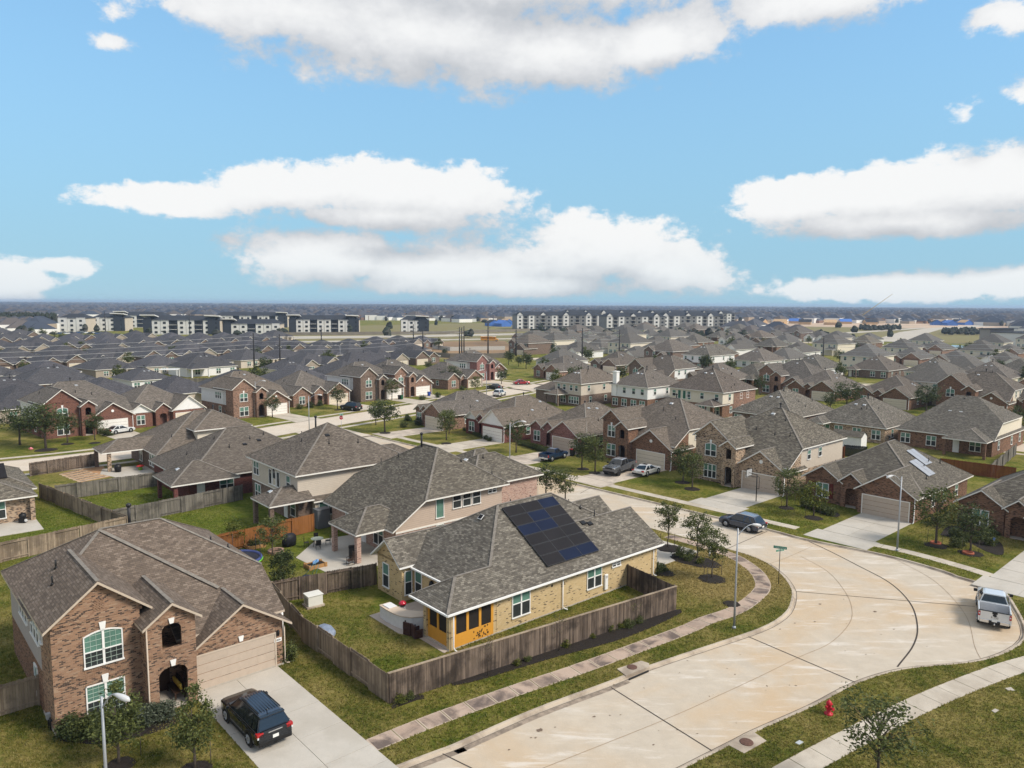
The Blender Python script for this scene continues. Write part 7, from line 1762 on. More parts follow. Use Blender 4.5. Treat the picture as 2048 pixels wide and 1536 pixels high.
bin_(1145, 912, mat('bin_red', (.50, .02, .03), .5), BLACK, 'black wheelie bin with red lid beside the blue pickup'); bin_(858, 792, mat('bin_blue', (.02, .06, .30), .5), mat('bin_blue', (.02, .06, .30), .5), 'blue wheelie bin by the red-brown garage')
bin_(803, 799, mat('bin_green', (.01, .09, .04), .5), mat('bin_green', (.01, .09, .04), .5), 'green wheelie bin by the grey brick garage'); bin_(799, 799, BLACK, BLACK, 'black wheelie bin beside the green one')
# ------------------------------------------------------------------ yard things
GEN = mat('generator_beige', (.66, .65, .60), .5, .04); STUCCO = mat('stucco_white', (.66, .66, .66), .85, .06, bump=.2); COUNTER = mat('counter_tan', (.56, .45, .35), .5, .05); RATTAN = mat('rattan_brown', (.055, .026, .022), .8, .2, 20)
x, y = G(627, 1211); t = thing('generator', 'beige standby generator box on a slab in the corner of the yard', 'generator', (x, y, 0), R(37)); t.scale = (1.12, 1.12, 1.12); q = MB(); q.box(-.62, -.5, 0, .62, .5, .12); q.build('slab', KERB, t)
q = MB(); q.box(-.52, -.42, .12, .52, .42, .82); q.build('housing', GEN, t, bevel=.03); q = MB(); q.face([(-.56, -.46, .82), (.56, -.46, .82), (.56, .46, .82), (-.56, .46, .82)]); q.box(-.56, -.46, .82, .56, .46, .87); q.build('lid', GEN, t, bevel=.02)
for k in range(5): q = MB(); q.box(-.526, -.3, .25 + k * .09, -.52, .3, .29 + k * .09); q.build('louvre', BLACK, t)
# outdoor kitchen
ox, oy = L2W(H2, 0, 0); t = thing('outdoor_kitchen', 'white curved outdoor kitchen counter with tan top beside screened porch', 'counter', (ox, oy, 0), R(41))
outer = [(-.9, 7.6), (-.95, 6.6), (-.9, 5.6), (-.75, 4.9), (-.3, 4.3), (.3, 3.9), (1.1, 3.55), (1.7, 3.45)]; inner = [(1.7, 4.25), (1.3, 4.35), (.7, 4.75), (.2, 5.4), (-.05, 6.2), (-.05, 7.6)]
def shr(l, k): c = (0.3, 5.4); return [(c[0] + (p[0] - c[0]) * k, c[1] + (p[1] - c[1]) * k) for p in l]
q = MB(); q.plate(outer + inner, 0, .92); q.build('base', STUCCO, t); q = MB(); q.plate([(p[0] * 1.0 - (.06 if p[0] < .1 else 0), p[1] - (.06 if p[1] < 4.5 else 0)) for p in outer] + inner, .925, .99); q.build('counter_top', COUNTER, t, bevel=.015)
q = MB(); q.box(-.8, 6.5, .99, -.1, 7.4, 1.05); q.build('grill_lid', STUCCO, t, bevel=.02); q = MB(); q.lathe([(.06, -.02), (.06, .02)], (-.62, 4.62, .66), 10, axis='x'); q.build('knob', BLACK, t)
q = MB(); q.plate([(-.6, .0), (-.6, 3.2), (-1.3, 4.4), (-1.35, 8.4), (3, 8.4), (3, .0)], -.03, .03); structure_p = structure(q.build('patio', concrete_mat('patio_concrete', (.40, .33, .28), (.47, .40, .34), (.36, .28, .24), .5, .5))); structure_p.location = (ox, oy, 0); structure_p.rotation_euler = (0, 0, R(41))
def chair(u, v, rz, lab):
    wx, wy = L2W(H2, u, v); t = thing('patio_chair', lab, 'chair', (wx, wy, .03), R(41 + rz), 'rattan patio chairs'); q = MB(); q.box(-.32, -.32, .0, .32, .32, .38); q.build('seat', RATTAN, t, bevel=.03); q = MB(); q.box(.22, -.32, .38, .34, .32, .92); q.build('backrest', RATTAN, t, bevel=.03)
    for s_ in (1, -1): q = MB(); q.box(-.32, s_ * .25, .38, .22, s_ * .34, .62); q.build('armrest', RATTAN, t, bevel=.02)
chair(-.75, 3.9, 200, 'brown rattan chair at the counter, farther from the porch'); chair(-.62, 3.15, 170, 'brown rattan chair next to the porch column')
# red kettle grill
wx, wy = L2W(H2, .6, 6.9); t = thing('kettle_grill', 'red kettle grill behind the outdoor counter', 'grill', (wx, wy, .03)); q = MB(); q.lathe([(.05, .62), (.2, .68), (.28, .82), (.285, .84)], (0, 0, 0), 18); q.build('bowl', BLACK, t); q = MB(); q.lathe([(.29, .84), (.27, .95), (.16, 1.06), (.03, 1.09)], (0, 0, 0), 18); q.build('lid', mat('grill_red', (.40, .01, .03), .2, .05, coat=.5), t)
for a in (0, 120, 240): q = MB(); q.tube([(.15 * math.cos(R(a)), .15 * math.sin(R(a)), .68), (.3 * math.cos(R(a)), .3 * math.sin(R(a)), 0)], .015, 6); q.build('leg', GALV, t)
# air conditioner-like grey cover behind the side fence
x, y = G(652, 1268); t = thing('kayak_cover', 'blue-grey covered bundle lying behind the side fence', 'covered bundle', (x, y, 0), R(133)); q = MB(); loft(q, [(-.9, .12, .0, .25, .8), (-.7, .38, 0, .5, .7), (0, .46, 0, .62, .7), (.6, .40, 0, .52, .7), (.9, .1, .0, .2, .8)]); q.build('cover', mat('cover_bluegrey', (.20, .24, .32), .6, .2, 6), t)
# white pipe vent by the side fence
for px, py, lab in ((564, 1238, 'short white pipe stub on the fence corner behind the brick garage'),): x, y = G(px, py, 1.2); q = MB(); q.tube([(0, 0, 0), (0, 0, 1.95)], .09, 10); o = tag(q.build('vent_stub', WHITE), lab, 'pipe'); o.location = (x, y, 0)
# --- yard of the pink brick house
def L3(u, v): return L2W(H3, u, v)
o3 = L3(0, 0); q = MB(); q.plate([(-6.6, 6.2), (-6.2, 1.0), (-3.6, -.4), (.4, -.2), (.4, 9.0), (-3, 9.6)], -.03, .03); o = structure(q.build('patio', DRIVE)); o.location = (*o3, 0); o.rotation_euler = (0, 0, R(41))
def at3(u, v, z=.03): p = L3(u, v); return (p[0], p[1], z)
t = thing('patio_table', 'octagonal glass patio table on the pale slab', 'table', at3(-3.6, 8.0)); q = MB(); q.lathe([(.62, .70), (.62, .73)], (0, 0, 0), 8); q.build('table_top', mat('table_glass', (.22, .27, .24), .15, .05), t)
for a in (45, 135, 225, 315): q = MB(); q.tube([(.4 * math.cos(R(a)), .4 * math.sin(R(a)), .7), (.42 * math.cos(R(a)), .42 * math.sin(R(a)), 0)], .025, 6); q.build('leg', DARKMETAL, t)
for i, a in enumerate((20, 110, 200, 290)):
    c, s_ = math.cos(R(a)), math.sin(R(a)); p = at3(-3.6, 8.0); t = thing('garden_chair', 'black metal chair around the glass patio table', 'chair', (p[0] + c * 1.0, p[1] + s_ * 1.0, .03), R(a), 'chairs around the glass table')
    q = MB(); q.box(-.22, -.22, .42, .22, .22, .45); q.build('seat', BLACK, t); q = MB(); q.box(.2, -.22, .45, .23, .22, .92); q.build('backrest', BLACK, t)
    for xx in (-.2, .2):
        for yy_ in (-.2, .2): q = MB(); q.tube([(xx, yy_, 0), (xx, yy_, .42)], .014, 5); q.build('leg', BLACK, t)
t = thing('covered_grill', 'large grill under a black cover by the raised beds', 'grill', at3(-5.6, 9.8), R(50)); q = MB(); q.lathe([(.55, 0), (.6, .5), (.58, .9), (.4, 1.12), (.1, 1.2)], (0, 0, 0), 14); o = q.build('cover', mat('black_cover', (.01, .011, .016), .6, .2, 5), t); o.scale = (1.25, .8, 1)
t = thing('garden_cabinet', 'tall grey plastic storage cabinet against the pink brick wall', 'cabinet', at3(-.5, 13.2), R(41)); q = MB(); q.box(-.7, -.5, 0, .7, .5, 1.9); q.build('housing', mat('cabinet_grey', (.12, .125, .135), .6, .06), t, bevel=.03); q = MB(); q.box(-.75, -.55, 1.9, .75, .55, 1.98); q.build('lid', mat('cabinet_grey_lid', (.10, .105, .115), .6), t); q = MB(); q.box(-.706, -.01, .1, -.70, .01, 1.8); q.build('door_gap', BLACK, t)
WOODY = mat('planter_wood', (.36, .20, .08), .8, .2, 8)
for i, (u, v) in enumerate(((-6.6, 13.4), (-8.3, 11.4), (-6.3, 2.9))):
    t = thing('raised_bed', ('wooden raised bed by the orange fence', 'wooden raised bed on the lawn edge', 'wooden box with blue toys at the patio edge')[i], 'raised bed', at3(u, v, 0), R(41)); 
    for (a, b) in (((-.75, -.5), (.75, -.5)), ((.75, -.5), (.75, .5)), ((.75, .5), (-.75, .5)), ((-.75, .5), (-.75, -.5))): q = MB(); q.bar((*a, .18), (*b, .18), .05, .34); q.build('plank', WOODY, t)
    for (a, b) in ((-.75, -.5), (.75, -.5), (.75, .5), (-.75, .5)): q = MB(); q.box(a - .1, b - .1, 0, a + .1, b + .1, .4); q.build('corner_post', WOODY, t)
    q = MB(); q.box(-.7, -.45, .05, .7, .45, .28); q.build('soil', MULCH, t)
    if i < 2: p = at3(u, v); bush(0, 0, .9, 'green', 'leafy plants growing in a raised bed', 'raised bed plants', xy=(p[0], p[1]), sz=1.2)
p = at3(-6.3, 2.9); q = MB(); rr2 = random.Random(2)
for k in range(5): loft(q, [(-.2 + k * .13 - .14, .02, .35, .45, .9), (-.2 + k * .13, .15, .32, .62, .9), (-.2 + k * .13 + .14, .02, .35, .45, .9)])
o = tag(q.build('toy_pile', mat('toy_blue', (.20, .36, .66), .5, .2, 8)), 'heap of light blue things on the wooden box', 'toys'); o.location = (p[0], p[1], 0); o.rotation_euler = (0, 0, R(70))
t = thing('rocking_chair', 'dark wooden rocking chair under the patio roof', 'rocking chair', at3(-3.7, 1.4), R(215)); q = MB(); q.box(-.28, -.28, .40, .28, .28, .44); q.build('seat', DARKDOOR, t)
for yy_ in (-.26, .26):
    q = MB(); q.tube([(-.5, yy_, .16), (-.25, yy_, .06), (.1, yy_, .03), (.5, yy_, .12)], .022, 6); q.build('rocker', DARKDOOR, t); q = MB(); q.tube([(-.28, yy_, .07), (-.34, yy_, 1.1)], .022, 6); q.tube([(.24, yy_, .05), (.24, yy_, .66)], .02, 6); q.tube([(.28, yy_, .66), (-.3, yy_, .64)], .022, 6); q.build('leg', DARKDOOR, t)
q = MB()
for k in range(6): yv = -.22 + k * .088; q.bar((-.28, yv, .44), (-.35, yv, 1.08), .03, .02)
q.bar((-.34, -.27, 1.1), (-.34, .27, 1.1), .03, .08); q.build('backrest', DARKDOOR, t)
t = thing('covered_smoker', 'black covered grill between the patio columns', 'grill', at3(-2.6, 2.8), R(20)); q = MB(); q.box(-.4, -.3, 0, .4, .3, .95); q.bar((-.42, 0, 1.0), (.42, 0, 1.0), .5, .3); q.build('cover', BLACK, t, bevel=.06)
# hammock stand collapsed on the lawn
t = thing('folding_stand', 'collapsed blue folding stand lying on the grass', 'stand', at3(-8.0, .8, 0), R(20)); NAVY = mat('navy_cloth', (.01, .02, .06), .7, .3, 5); q = MB(); loft(q, [(-.6, .1, .02, .12, .8), (-.3, .3, .02, .3, .8), (.2, .28, .02, .26, .8), (.6, .08, .02, .12, .8)]); q.build('cloth', NAVY, t)
for (a, b) in (((-.4, 0, .1), (.8, .4, 1.4)), ((.3, .1, .1), (.8, .4, 1.4)), ((.5, -.3, .05), (.9, -.1, 1.1))): q = MB(); q.tube([a, b], .02, 5); q.build('tube', mat('teal_tube', (.03, .16, .20), .4), t)
# fire pit, trampoline
x, y = G(552, 1105); t = thing('fire_pit', 'round stone fire pit ring on the lawn', 'fire pit', (x, y, 0)); STN = mat('pit_stone', (.34, .22, .17), .9, .25, 4)
for k in range(14): a = k * 6.2832 / 14; q = MB(); q.box(-.13, -.1, 0, .13, .1, .28); o = q.build('stone', STN, t, bevel=.02); o.location = (.62 * math.cos(a), .62 * math.sin(a), 0); o.rotation_euler = (0, 0, a + 1.57)
q = MB(); q.lathe([(.5, 0), (.5, .05)], (0, 0, 0), 16); q.build('ash', MULCH, t)
x, y = G(474, 1117, .8); t = thing('trampoline', 'round trampoline with blue and green edge half hidden by the roof', 'trampoline', (x, y, 0)); q = MB(); q.lathe([(1.85, .78), (1.85, .80)], (0, 0, 0), 32); q.build('mat', mat('tramp_mat', (.02, .02, .03), .7), t); BL = mat('tramp_blue', (.05, .07, .20), .6); GR = mat('tramp_green', (.15, .50, .05), .5)
q = MB(); ring = [(2.0 * math.cos(a * .19635), 2.0 * math.sin(a * .19635), .8) for a in range(33)]; q.tube(ring, .14, 6, caps=False); o = q.build('pad', BL, t); q = MB(); ring = [(2.12 * math.cos(a * .19635), 2.12 * math.sin(a * .19635), .68) for a in range(33)]; q.tube(ring, .06, 6, caps=False); q.build('pad_edge', GR, t)
for k in range(6): a = k * 1.0472; q = MB(); q.tube([(2.05 * math.cos(a), 2.05 * math.sin(a), 0), (2.05 * math.cos(a), 2.05 * math.sin(a), 2.4)], .025, 6); q.build('net_pole', DARKMETAL, t)
# flagstone patch and patio of the grey-brown house
pts = px_line([(118, 948), (160, 965), (222, 953), (205, 930), (160, 938)]); q = MB(); q.plate([tuple(p) for p in pts], -.03, .012); base = structure(q.build('gravel_patch', mat('gravel_orange', (.40, .23, .12), .95, .25, 5, bump=.6)))
c0, c1, c2 = pts[0], pts[2], pts[4]; rs = random.Random(8); STONE = mat('flagstone', (.46, .36, .26), .9, .2, 2)
for i in range(10):
    for j in range(6):
        p = pts[0].lerp(pts[1], (j + .5) / 6).lerp(pts[4].lerp(pts[2], (j + .5) / 6), (i + .5) / 10 * .95); q = MB(); n = 6; w = rs.uniform(.26, .36); q.plate([(w * 1.25 * math.cos(k * 1.047 + rs.uniform(-.2, .2)), w * math.sin(k * 1.047 + rs.uniform(-.2, .2))) for k in range(n)], 0, .035); o = q.build('flagstone', STONE, base); o.location = (p.x, p.y, .012)
q = MB(); q.plate([tuple(p) for p in px_line([(200, 948), (240, 957), (320, 945), (290, 930), (205, 938)])], -.02, .03); structure(q.build('patio', DRIVE))
x, y = G(236, 944); t = thing('covered_grill', 'grill under a black cover on the columned patio', 'grill', (x, y, .03)); q = MB(); q.lathe([(.4, 0), (.45, .6), (.4, .95), (.1, 1.1)], (0, 0, 0), 12); q.build('cover', BLACK, t)
x, y = G(281, 940); t = thing('kettle_grill', 'bright red round table toy on the columned patio', 'toy', (x, y, .03)); q = MB(); q.lathe([(.5, .5), (.5, .58), (.2, .68)], (0, 0, 0), 16); q.build('lid', mat('toy_red', (.62, .05, .04), .4), t); q = MB(); q.lathe([(.3, 0), (.2, .5)], (0, 0, 0), 10); q.build('bowl', mat('toy_green', (.2, .4, .06), .5), t)
# grill on the left-edge patio
x, y = G(46, 1046); t = thing('kettle_grill', 'black grill with white side tray on the left-edge patio', 'grill', (x, y, .05)); q = MB(); q.lathe([(.3, .5), (.36, .7), (.34, .9), (.12, 1.05)], (0, 0, 0), 14); q.build('lid', BLACK, t); q = MB(); q.box(-.3, -.25, 0, .3, .25, .5); q.build('cart', BLACK, t); q = MB(); q.lathe([(.16, 0), (.16, .03)], (.45, -.2, .3), 12, axis='y'); q.build('wheel', WHITE, t)
# garden shed behind the brown bungalow
x, y = G(1698, 893); t = thing('garden_shed', 'white garden shed with brown roof behind the solar array house', 'shed', (x, y, 0), R(-44)); q = MB(); q.box(-2.3, -1.3, 0, 2.3, 1.3, 2.0); q.face([(-2.3, -1.3, 2.0), (-2.3, 1.3, 2.0), (-2.3, 0, 2.7)]); q.face([(2.3, -1.3, 2.0), (2.3, 1.3, 2.0), (2.3, 0, 2.7)]); q.build('wall', SD_WHITE, t); q = MB(); q.face([(-2.45, -1.5, 1.92), (2.45, -1.5, 1.92), (2.45, 0, 2.74), (-2.45, 0, 2.74)]); q.face([(-2.45, 1.5, 1.92), (2.45, 1.5, 1.92), (2.45, 0, 2.74), (-2.45, 0, 2.74)]); q.build('roof', SH_GREY, t)
# gazebo-like cover by the slate house patio
x, y = G(340, 757); t = thing('pergola', 'white flat patio cover beside the slate roofed house', 'pergola', (x, y, 0), R(10)); q = MB(); q.box(-2.6, -1.6, 2.7, 2.6, 1.6, 2.9); q.build('roof', WHITE, t)
for xx in (-2.4, 2.4):
    for yy_ in (-1.4, 1.4): q = MB(); q.box(xx - .1, yy_ - .1, 0, xx + .1, yy_ + .1, 2.7); q.build('column', WHITE, t)
# pink flamingo-like ornament on the russet house lawn
x, y = G(62, 902); q = MB(); loft(q, [(-.35, .05, .3, .4, .8), (0, .22, .15, .62, .8), (.35, .05, .3, .4, .8)]); o = tag(q.build('garden_ornament', mat('ornament_pink', (.62, .20, .24), .6)), 'pink round ornament on the lawn of the russet house', 'ornament'); o.location = (x, y, 0)
# leaf litter on the road: a few dry leaves and cracks
q = MB(); rl = random.Random(12)
for i in range(60):
    x, y = G(rl.uniform(1200, 1900), rl.uniform(1180, 1480)); a = rl.uniform(0, 6.28); s_ = rl.uniform(.03, .10)
    q.face([(x - s_ * math.cos(a), y - s_ * math.sin(a), ZR + .01), (x + s_ * .4 * math.sin(a), y - s_ * .4 * math.cos(a), ZR + .02), (x + s_ * math.cos(a), y + s_ * math.sin(a), ZR + .012), (x - s_ * .4 * math.sin(a), y + s_ * .4 * math.cos(a), ZR + .02)])
rd_in = hole
o = q.build('fallen_leaves', mat('dry_leaf', (.10, .065, .035), .9, .3)); tag(o, 'few dry leaves scattered over the road', 'leaves', kind='stuff')
# ------------------------------------------------------------------ open land between the rows
def land(name, pix, m, z):
    q = MB(); q.sheet([[tuple(p) for p in px_line(pix)]], z); return structure(q.build(name, m))
DRYG = mat('dry_grass', (.27, .215, .095), .95, .3, .03, hue=(.19, .175, .06)); DIRT = mat('bare_dirt', (.24, .155, .085), .95, .3, .02); PALE = mat('pale_dirt', (.48, .36, .26), .95, .25, .01); ASPH = mat('far_road', (.44, .40, .34), .9, .1, .05)
land('field', [(560, 700), (900, 720), (1015, 715), (1060, 676), (1480, 668), (1500, 655), (1000, 645), (560, 655)], DRYG, .02)
land('dirt_field', [(640, 694), (760, 684), (1010, 682), (1030, 700), (1000, 712), (900, 718), (780, 700)], DIRT, .03)
land('road', [(400, 678), (560, 673), (780, 671), (1060, 666), (1060, 669.5), (780, 675.5), (560, 678.5), (400, 684)], ASPH, .05)
land('road', [(560, 683), (780, 680), (1060, 676), (1060, 678), (780, 682.5), (560, 686)], ASPH, .05)
land('field', [(1480, 668), (1740, 672), (2060, 700), (2060, 660), (1740, 648), (1480, 650)], DRYG, .02)
land('construction_ground', [(1470, 651), (1740, 655), (1980, 660), (2060, 650), (1900, 638), (1600, 637), (1470, 641)], PALE, .03)
land('road', [(1740, 682), (1800, 664), (1860, 656), (2060, 645), (2060, 648), (1880, 659), (1850, 668), (1810, 684)], ASPH, .05)
land('road', [(1560, 672), (1700, 664), (1850, 655), (1850, 657), (1700, 667), (1560, 676)], ASPH, .045)
WATER = mat('pond_water', (.10, .14, .13), .06, .1, .05, spec=.8)
land('pond', [(1880, 700), (1905, 690), (1960, 693), (2060, 698), (2060, 706), (1950, 704)], WATER, .06)
land('field', [(20, 690), (100, 682), (150, 684), (120, 694)], DRYG, .03)

# ------------------------------------------------------------------ apartment blocks
DKP = mat('apartment_dark', (.035, .042, .055), .8, .1, .3); WHP = mat('apartment_white', (.66, .655, .64), .8, .06, .3); TANP = mat('apartment_tan', (.52, .46, .38), .8, .06, .3); GRYP = mat('apartment_grey', (.22, .22, .22), .85, .15, .5); ROOFD = mat('apartment_roof', (.030, .034, .043), .9, .15, .2)
win_me = MB(); win_me.box(-.95, -.05, 0, .95, .06, 1.5); win_me = win_me.build('window', GLASS_DK, None, data_only=True)
bal_me = MB(); bal_me.box(-1.5, -.04, 0, 1.5, .05, 2.3); bal_me = bal_me.build('balcony_shade_panel', mat('balcony_dark', (.02, .021, .024), .8), None, data_only=True)  # flat dark panel, painted as the shade inside a balcony
def apartment(pl, pr2, by, label, floors=3, depth=20, style='modern', seed=1, towers=(0, 1), ch=3.2):
    a, b = Vector(G(pl, by)), Vector(G(pr2, by)); L = (b - a).length; rz = math.atan2(b.y - a.y, b.x - a.x); rg = random.Random(seed)
    t = thing('apartment_block', label, 'apartments', (a.x, a.y, 0), rz, 'apartment blocks'); H_ = floors * ch; bw = 5.2; nb = max(3, int(L / bw)); bw = L / nb
    q = MB(); q.box(0, .6, 0, L, depth, H_ + .2); q.build('core', DKP if style == 'modern' else GRYP, t)
    dark, white, grey = MB(), MB(), MB()
    for i in range(nb):
        x0 = i * bw; k = rg.random()
        if style == 'modern':
            if i in (0, nb - 1): (dark if (0 if i == 0 else 1) in towers else white).box(x0 + .1, -.4, 0, x0 + bw - .1, .6, H_ + .5); kind = 'w'
            elif i % 3 == 0: kind = 'b'
            else: white.box(x0 + .15, -.1, 0, x0 + bw - .15, .6, H_ + .3); kind = 'w'
        else:
            if i % 3 == 1: kind = 'b'; grey.box(x0, .1, 0, x0 + bw, .6, H_)
            else: (white if i % 2 == 0 else grey).box(x0 + .1, -.2, ch if k > .5 else 0, x0 + bw - .1, .6, H_ + .2); kind = 'w'
            if i % 4 == 0:
                g_ = white; z = H_ + .2; g_.face([(x0 - .2, -.3, z), (x0 + bw + .2, -.3, z), (x0 + bw / 2, -.3, z + 2.6)]); g_.face([(x0 - .2, 4, z), (x0 + bw + .2, 4, z), (x0 + bw / 2, 4, z + 2.6)])
        for f in range(floors):
            if kind == 'w': inst(win_me, 'window', t, (x0 + bw / 2, -.42 if style == 'modern' and i in (0, nb - 1) else -.22, f * ch + .9))
            else:
                inst(bal_me, 'balcony_shade_panel', t, (x0 + bw / 2, .58 if style == 'modern' else .05, f * ch + .3)); white.box(x0 + .5, -.9, f * ch + .1, x0 + bw - .5, .5, f * ch + .3)
    for mb, m_, nm in ((dark, DKP, 'dark_bay'), (white, WHP, 'white_bay'), (grey, GRYP, 'grey_bay')):
        if mb.f: mb.build(nm, m_, t)
    q = MB(); q.face([(L, .6, 0), (L, depth, 0), (L, depth, H_), (L, .6, H_)]); o = q.build('end_wall', TANP if style == 'modern' else WHP, t); o.location = (.03, 0, 0)
    q = MB(); z = H_ + .1; h2 = min(depth / 2, 9) * .38; q.face([(-.6, -.5, z), (L + .6, -.5, z), (L - 5, depth / 2, z + h2), (5, depth / 2, z + h2)]); q.face([(L + .6, depth + .6, z), (-.6, depth + .6, z), (5, depth / 2, z + h2), (L - 5, depth / 2, z + h2)]); q.face([(L + .6, -.5, z), (L + .6, depth + .6, z), (L - 5, depth / 2, z + h2)]); q.face([(-.6, depth + .6, z), (-.6, -.5, z), (5, depth / 2, z + h2)]); q.build('roof', ROOFD, t)
    if style == 'modern':
        for s_ in towers:
            x0 = -1.0 if s_ == 0 else L - 9.5; q = MB(); q.box(x0 + 1.5, -.6, H_ * 0, x0 + 6.5, 5, H_ + 2.2); q.build('stair_tower', DKP, t); q = MB(); zz = H_ + 2.3
            A = [(x0 - .5, -2, zz + (1.8 if s_ else 1.9)), (x0 + 9.5, -2, zz + (1.4 if s_ else 1.9)), (x0 + 9.5, 8, zz - .2 + .6), (x0 - .5, 8, zz + .6)]
            q.face(A); q.face([(p[0], p[1], p[2] - .7) for p in reversed(A)])
            for i in range(4): p, p2 = A[i], A[(i + 1) % 4]; q.face([(p[0], p[1], p[2] - .7), (p2[0], p2[1], p2[2] - .7), p2, p])
            q.build('tower_roof', WHP, t)
    else:
        # gabled dormers along the eave
        q = MB(); qr = MB()
        for i in range(0, nb, 4):
            x0 = i * bw; z = H_ + .2; qr.face([(x0 - .4, -.5, z - .2), (x0 + bw / 2, -.5, z + 2.8), (x0 + bw / 2, 7, z + 2.8), (x0 - .4, 7, z - .2)]); qr.face([(x0 + bw + .4, -.5, z - .2), (x0 + bw / 2, -.5, z + 2.8), (x0 + bw / 2, 7, z + 2.8), (x0 + bw + .4, 7, z - .2)])
        if qr.f: qr.build('dormer_roof', ROOFD, t)
    return t
apartment(117, 172, 664, 'dark and white apartment block farthest left', 3, 20, 'modern', 1, (), 3.4); apartment(184, 250, 662, 'white and dark apartment block with one slanted tower roof', 3, 20, 'modern', 2, (1,), 3.4)
apartment(287, 440, 669, 'long apartment block with slanted white tower roofs at both ends', 3, 22, 'modern', 3, (0, 1), 3.3); apartment(232, 330, 655, 'apartment block behind the long left one with raised roof', 3, 24, 'modern', 4, (0,), 3.5)
apartment(446, 560, 668, 'dark fronted clubhouse block between two long apartment blocks', 2, 22, 'modern', 5, (0,), 3.6); apartment(430, 575, 655, 'apartment block behind the clubhouse', 3, 24, 'modern', 6, (1,), 3.5)
apartment(578, 718, 665.5, 'long apartment block with tan end wall right of the clubhouse', 3, 22, 'modern', 7, (0, 1), 3.3); apartment(802, 858, 667, 'short apartment block standing alone by the field', 3, 20, 'modern', 8, (1,), 3.3)
apartment(1034, 1205, 659, 'white and grey gabled apartment block, left of the right-hand group', 4, 24, 'gabled', 9, (), 3.2); apartment(1213, 1330, 663, 'white and grey gabled apartment block in the middle of the right-hand group', 4, 24, 'gabled', 10, (), 3.2)
apartment(1325, 1448, 659.5, 'white gabled apartment block, right of the right-hand group', 4, 24, 'gabled', 11, (), 3.2); apartment(1300, 1470, 651, 'gabled apartment block behind the right-hand group', 4, 26, 'gabled', 12, (), 3.4); apartment(1130, 1300, 650, 'gabled apartment block partly hidden behind the middle one', 4, 26, 'gabled', 13, (), 3.4)
# warehouse
a = Vector(G(1980, 689)); b = Vector(G(2090, 694)); rz = math.atan2(b.y - a.y, b.x - a.x); L = (b - a).length; t = thing('warehouse', 'long low white warehouse near the right edge', 'warehouse', (a.x, a.y, 0), rz); q = MB(); q.box(0, 0, 0, L + 40, 40, 7.5); q.build('wall', WHP, t); q = MB(); q.box(-6, -1, 0, 0, 30, 9.5); q.build('office_front', mat('warehouse_grey', (.30, .28, .27), .8, .06, .2), t); q = MB(); q.box(-7, -2, 9.5, 2, 31, 9.9); q.box(-.5, -.5, 7.5, L + 40.5, 40.5, 7.8); q.build('roof', ROOFD, t)
for k in range(7): q = MB(); q.box(8 + k * 12, -.1, 1.2, 10 + k * 12, 0, 2.6); q.build('window', GLASS_DK, t)
# long fence of the apartments
GF2 = mat('far_fence', (.19, .17, .14), .9, .15, .2)
def wall_line(pix, h_, m, label, name='boundary_wall'):
    pts = px_line(pix); t = thing(name, label, 'wall', (pts[0].x, pts[0].y, 0))
    for p, p2 in zip(pts, pts[1:]): q = MB(); q.bar((p.x - pts[0].x, p.y - pts[0].y, h_ / 2), (p2.x - pts[0].x, p2.y - pts[0].y, h_ / 2), .2, h_); q.build('panel', m, t)
wall_line([(560, 671), (700, 670), (900, 668), (1060, 662)], 2.2, GF2, 'long grey-brown wall before the left apartments'); wall_line([(600, 700), (780, 706), (900, 716), (1010, 716)], 2.0, GF2, 'grey fence along the dirt field'); wall_line([(1030, 661), (1200, 665), (1400, 668)], 1.8, mat('hedge_dark', (.03, .04, .02), .9), 'dark hedge line before the right-hand apartments', 'hedge'); wall_line([(865, 697), (900, 702), (1010, 700)], 2.0, mat('white_fence_far', (.42, .41, .38), .9), 'pale panel fence beyond the dirt field')
# ------------------------------------------------------------------ power line
POLE = mat('steel_pole_dark', (.028, .027, .028), .7, .1)
poles = []
for i, (px, yb, yt) in enumerate(((509, 748, 666), (561, 752, 668), (643, 690, 651), (827, 697, 648.5), (846, 725, 659), (919, 712, 654), (923.5, 714, 655), (928, 713, 652), (976, 709, 646), (1032, 712, 659), (1164, 732, 656), (1238, 722, 659), (1644.5, 742, 672), (211.5, 668, 623), (380, 669, 628), (101, 664, 628), (21, 660, 625))):
    x, y = G(px, yb); r_ = ray(px, yt); h_ = CAMH + r_[2] * (y / r_[1]); t = thing('power_pole', 'tall dark power pole rising over the roofs', 'power pole', (x, y, 0), 0, 'tall dark power poles'); q = MB(); w = .30 if y < 330 else .36; q.tube([(0, 0, 0), (0, 0, h_)], [w, w * .6], 8); q.build('pole', POLE, t)
    for k in range(3): q = MB(); s_ = 1 if k % 2 else -1; q.bar((0, 0, h_ - 1 - k * 1.3), (s_ * 1.1, 0, h_ - .8 - k * 1.3), .12, .12); q.build('insulator_arm', POLE, t)
    poles.append((x, y, h_))
POLE_WORDS = ['left of a pair among slate roofs', 'right of a pair among slate roofs', 'by the long apartment block with tan end', 'at the dirt field edge, thin', 'in front of the slate roofs by the dirt field', 'first of three close together', 'middle of three close together', 'last of three close together', 'beside the school bus', 'left of the grey hipped roofs', 'behind the beige house with window strip', 'above the gabled houses in the middle', 'among grey roofs on the right', 'before the far left apartments', 'before the long left apartment block', 'at the left parking lot', 'at the far left wood']
for o, w in zip([o for o in COL.objects if o.get('category') == 'power pole'], POLE_WORDS): o['label'] = 'tall dark power pole ' + w
WIRE = mat('wire', (.40, .41, .42), .5, .05, metal=.4)
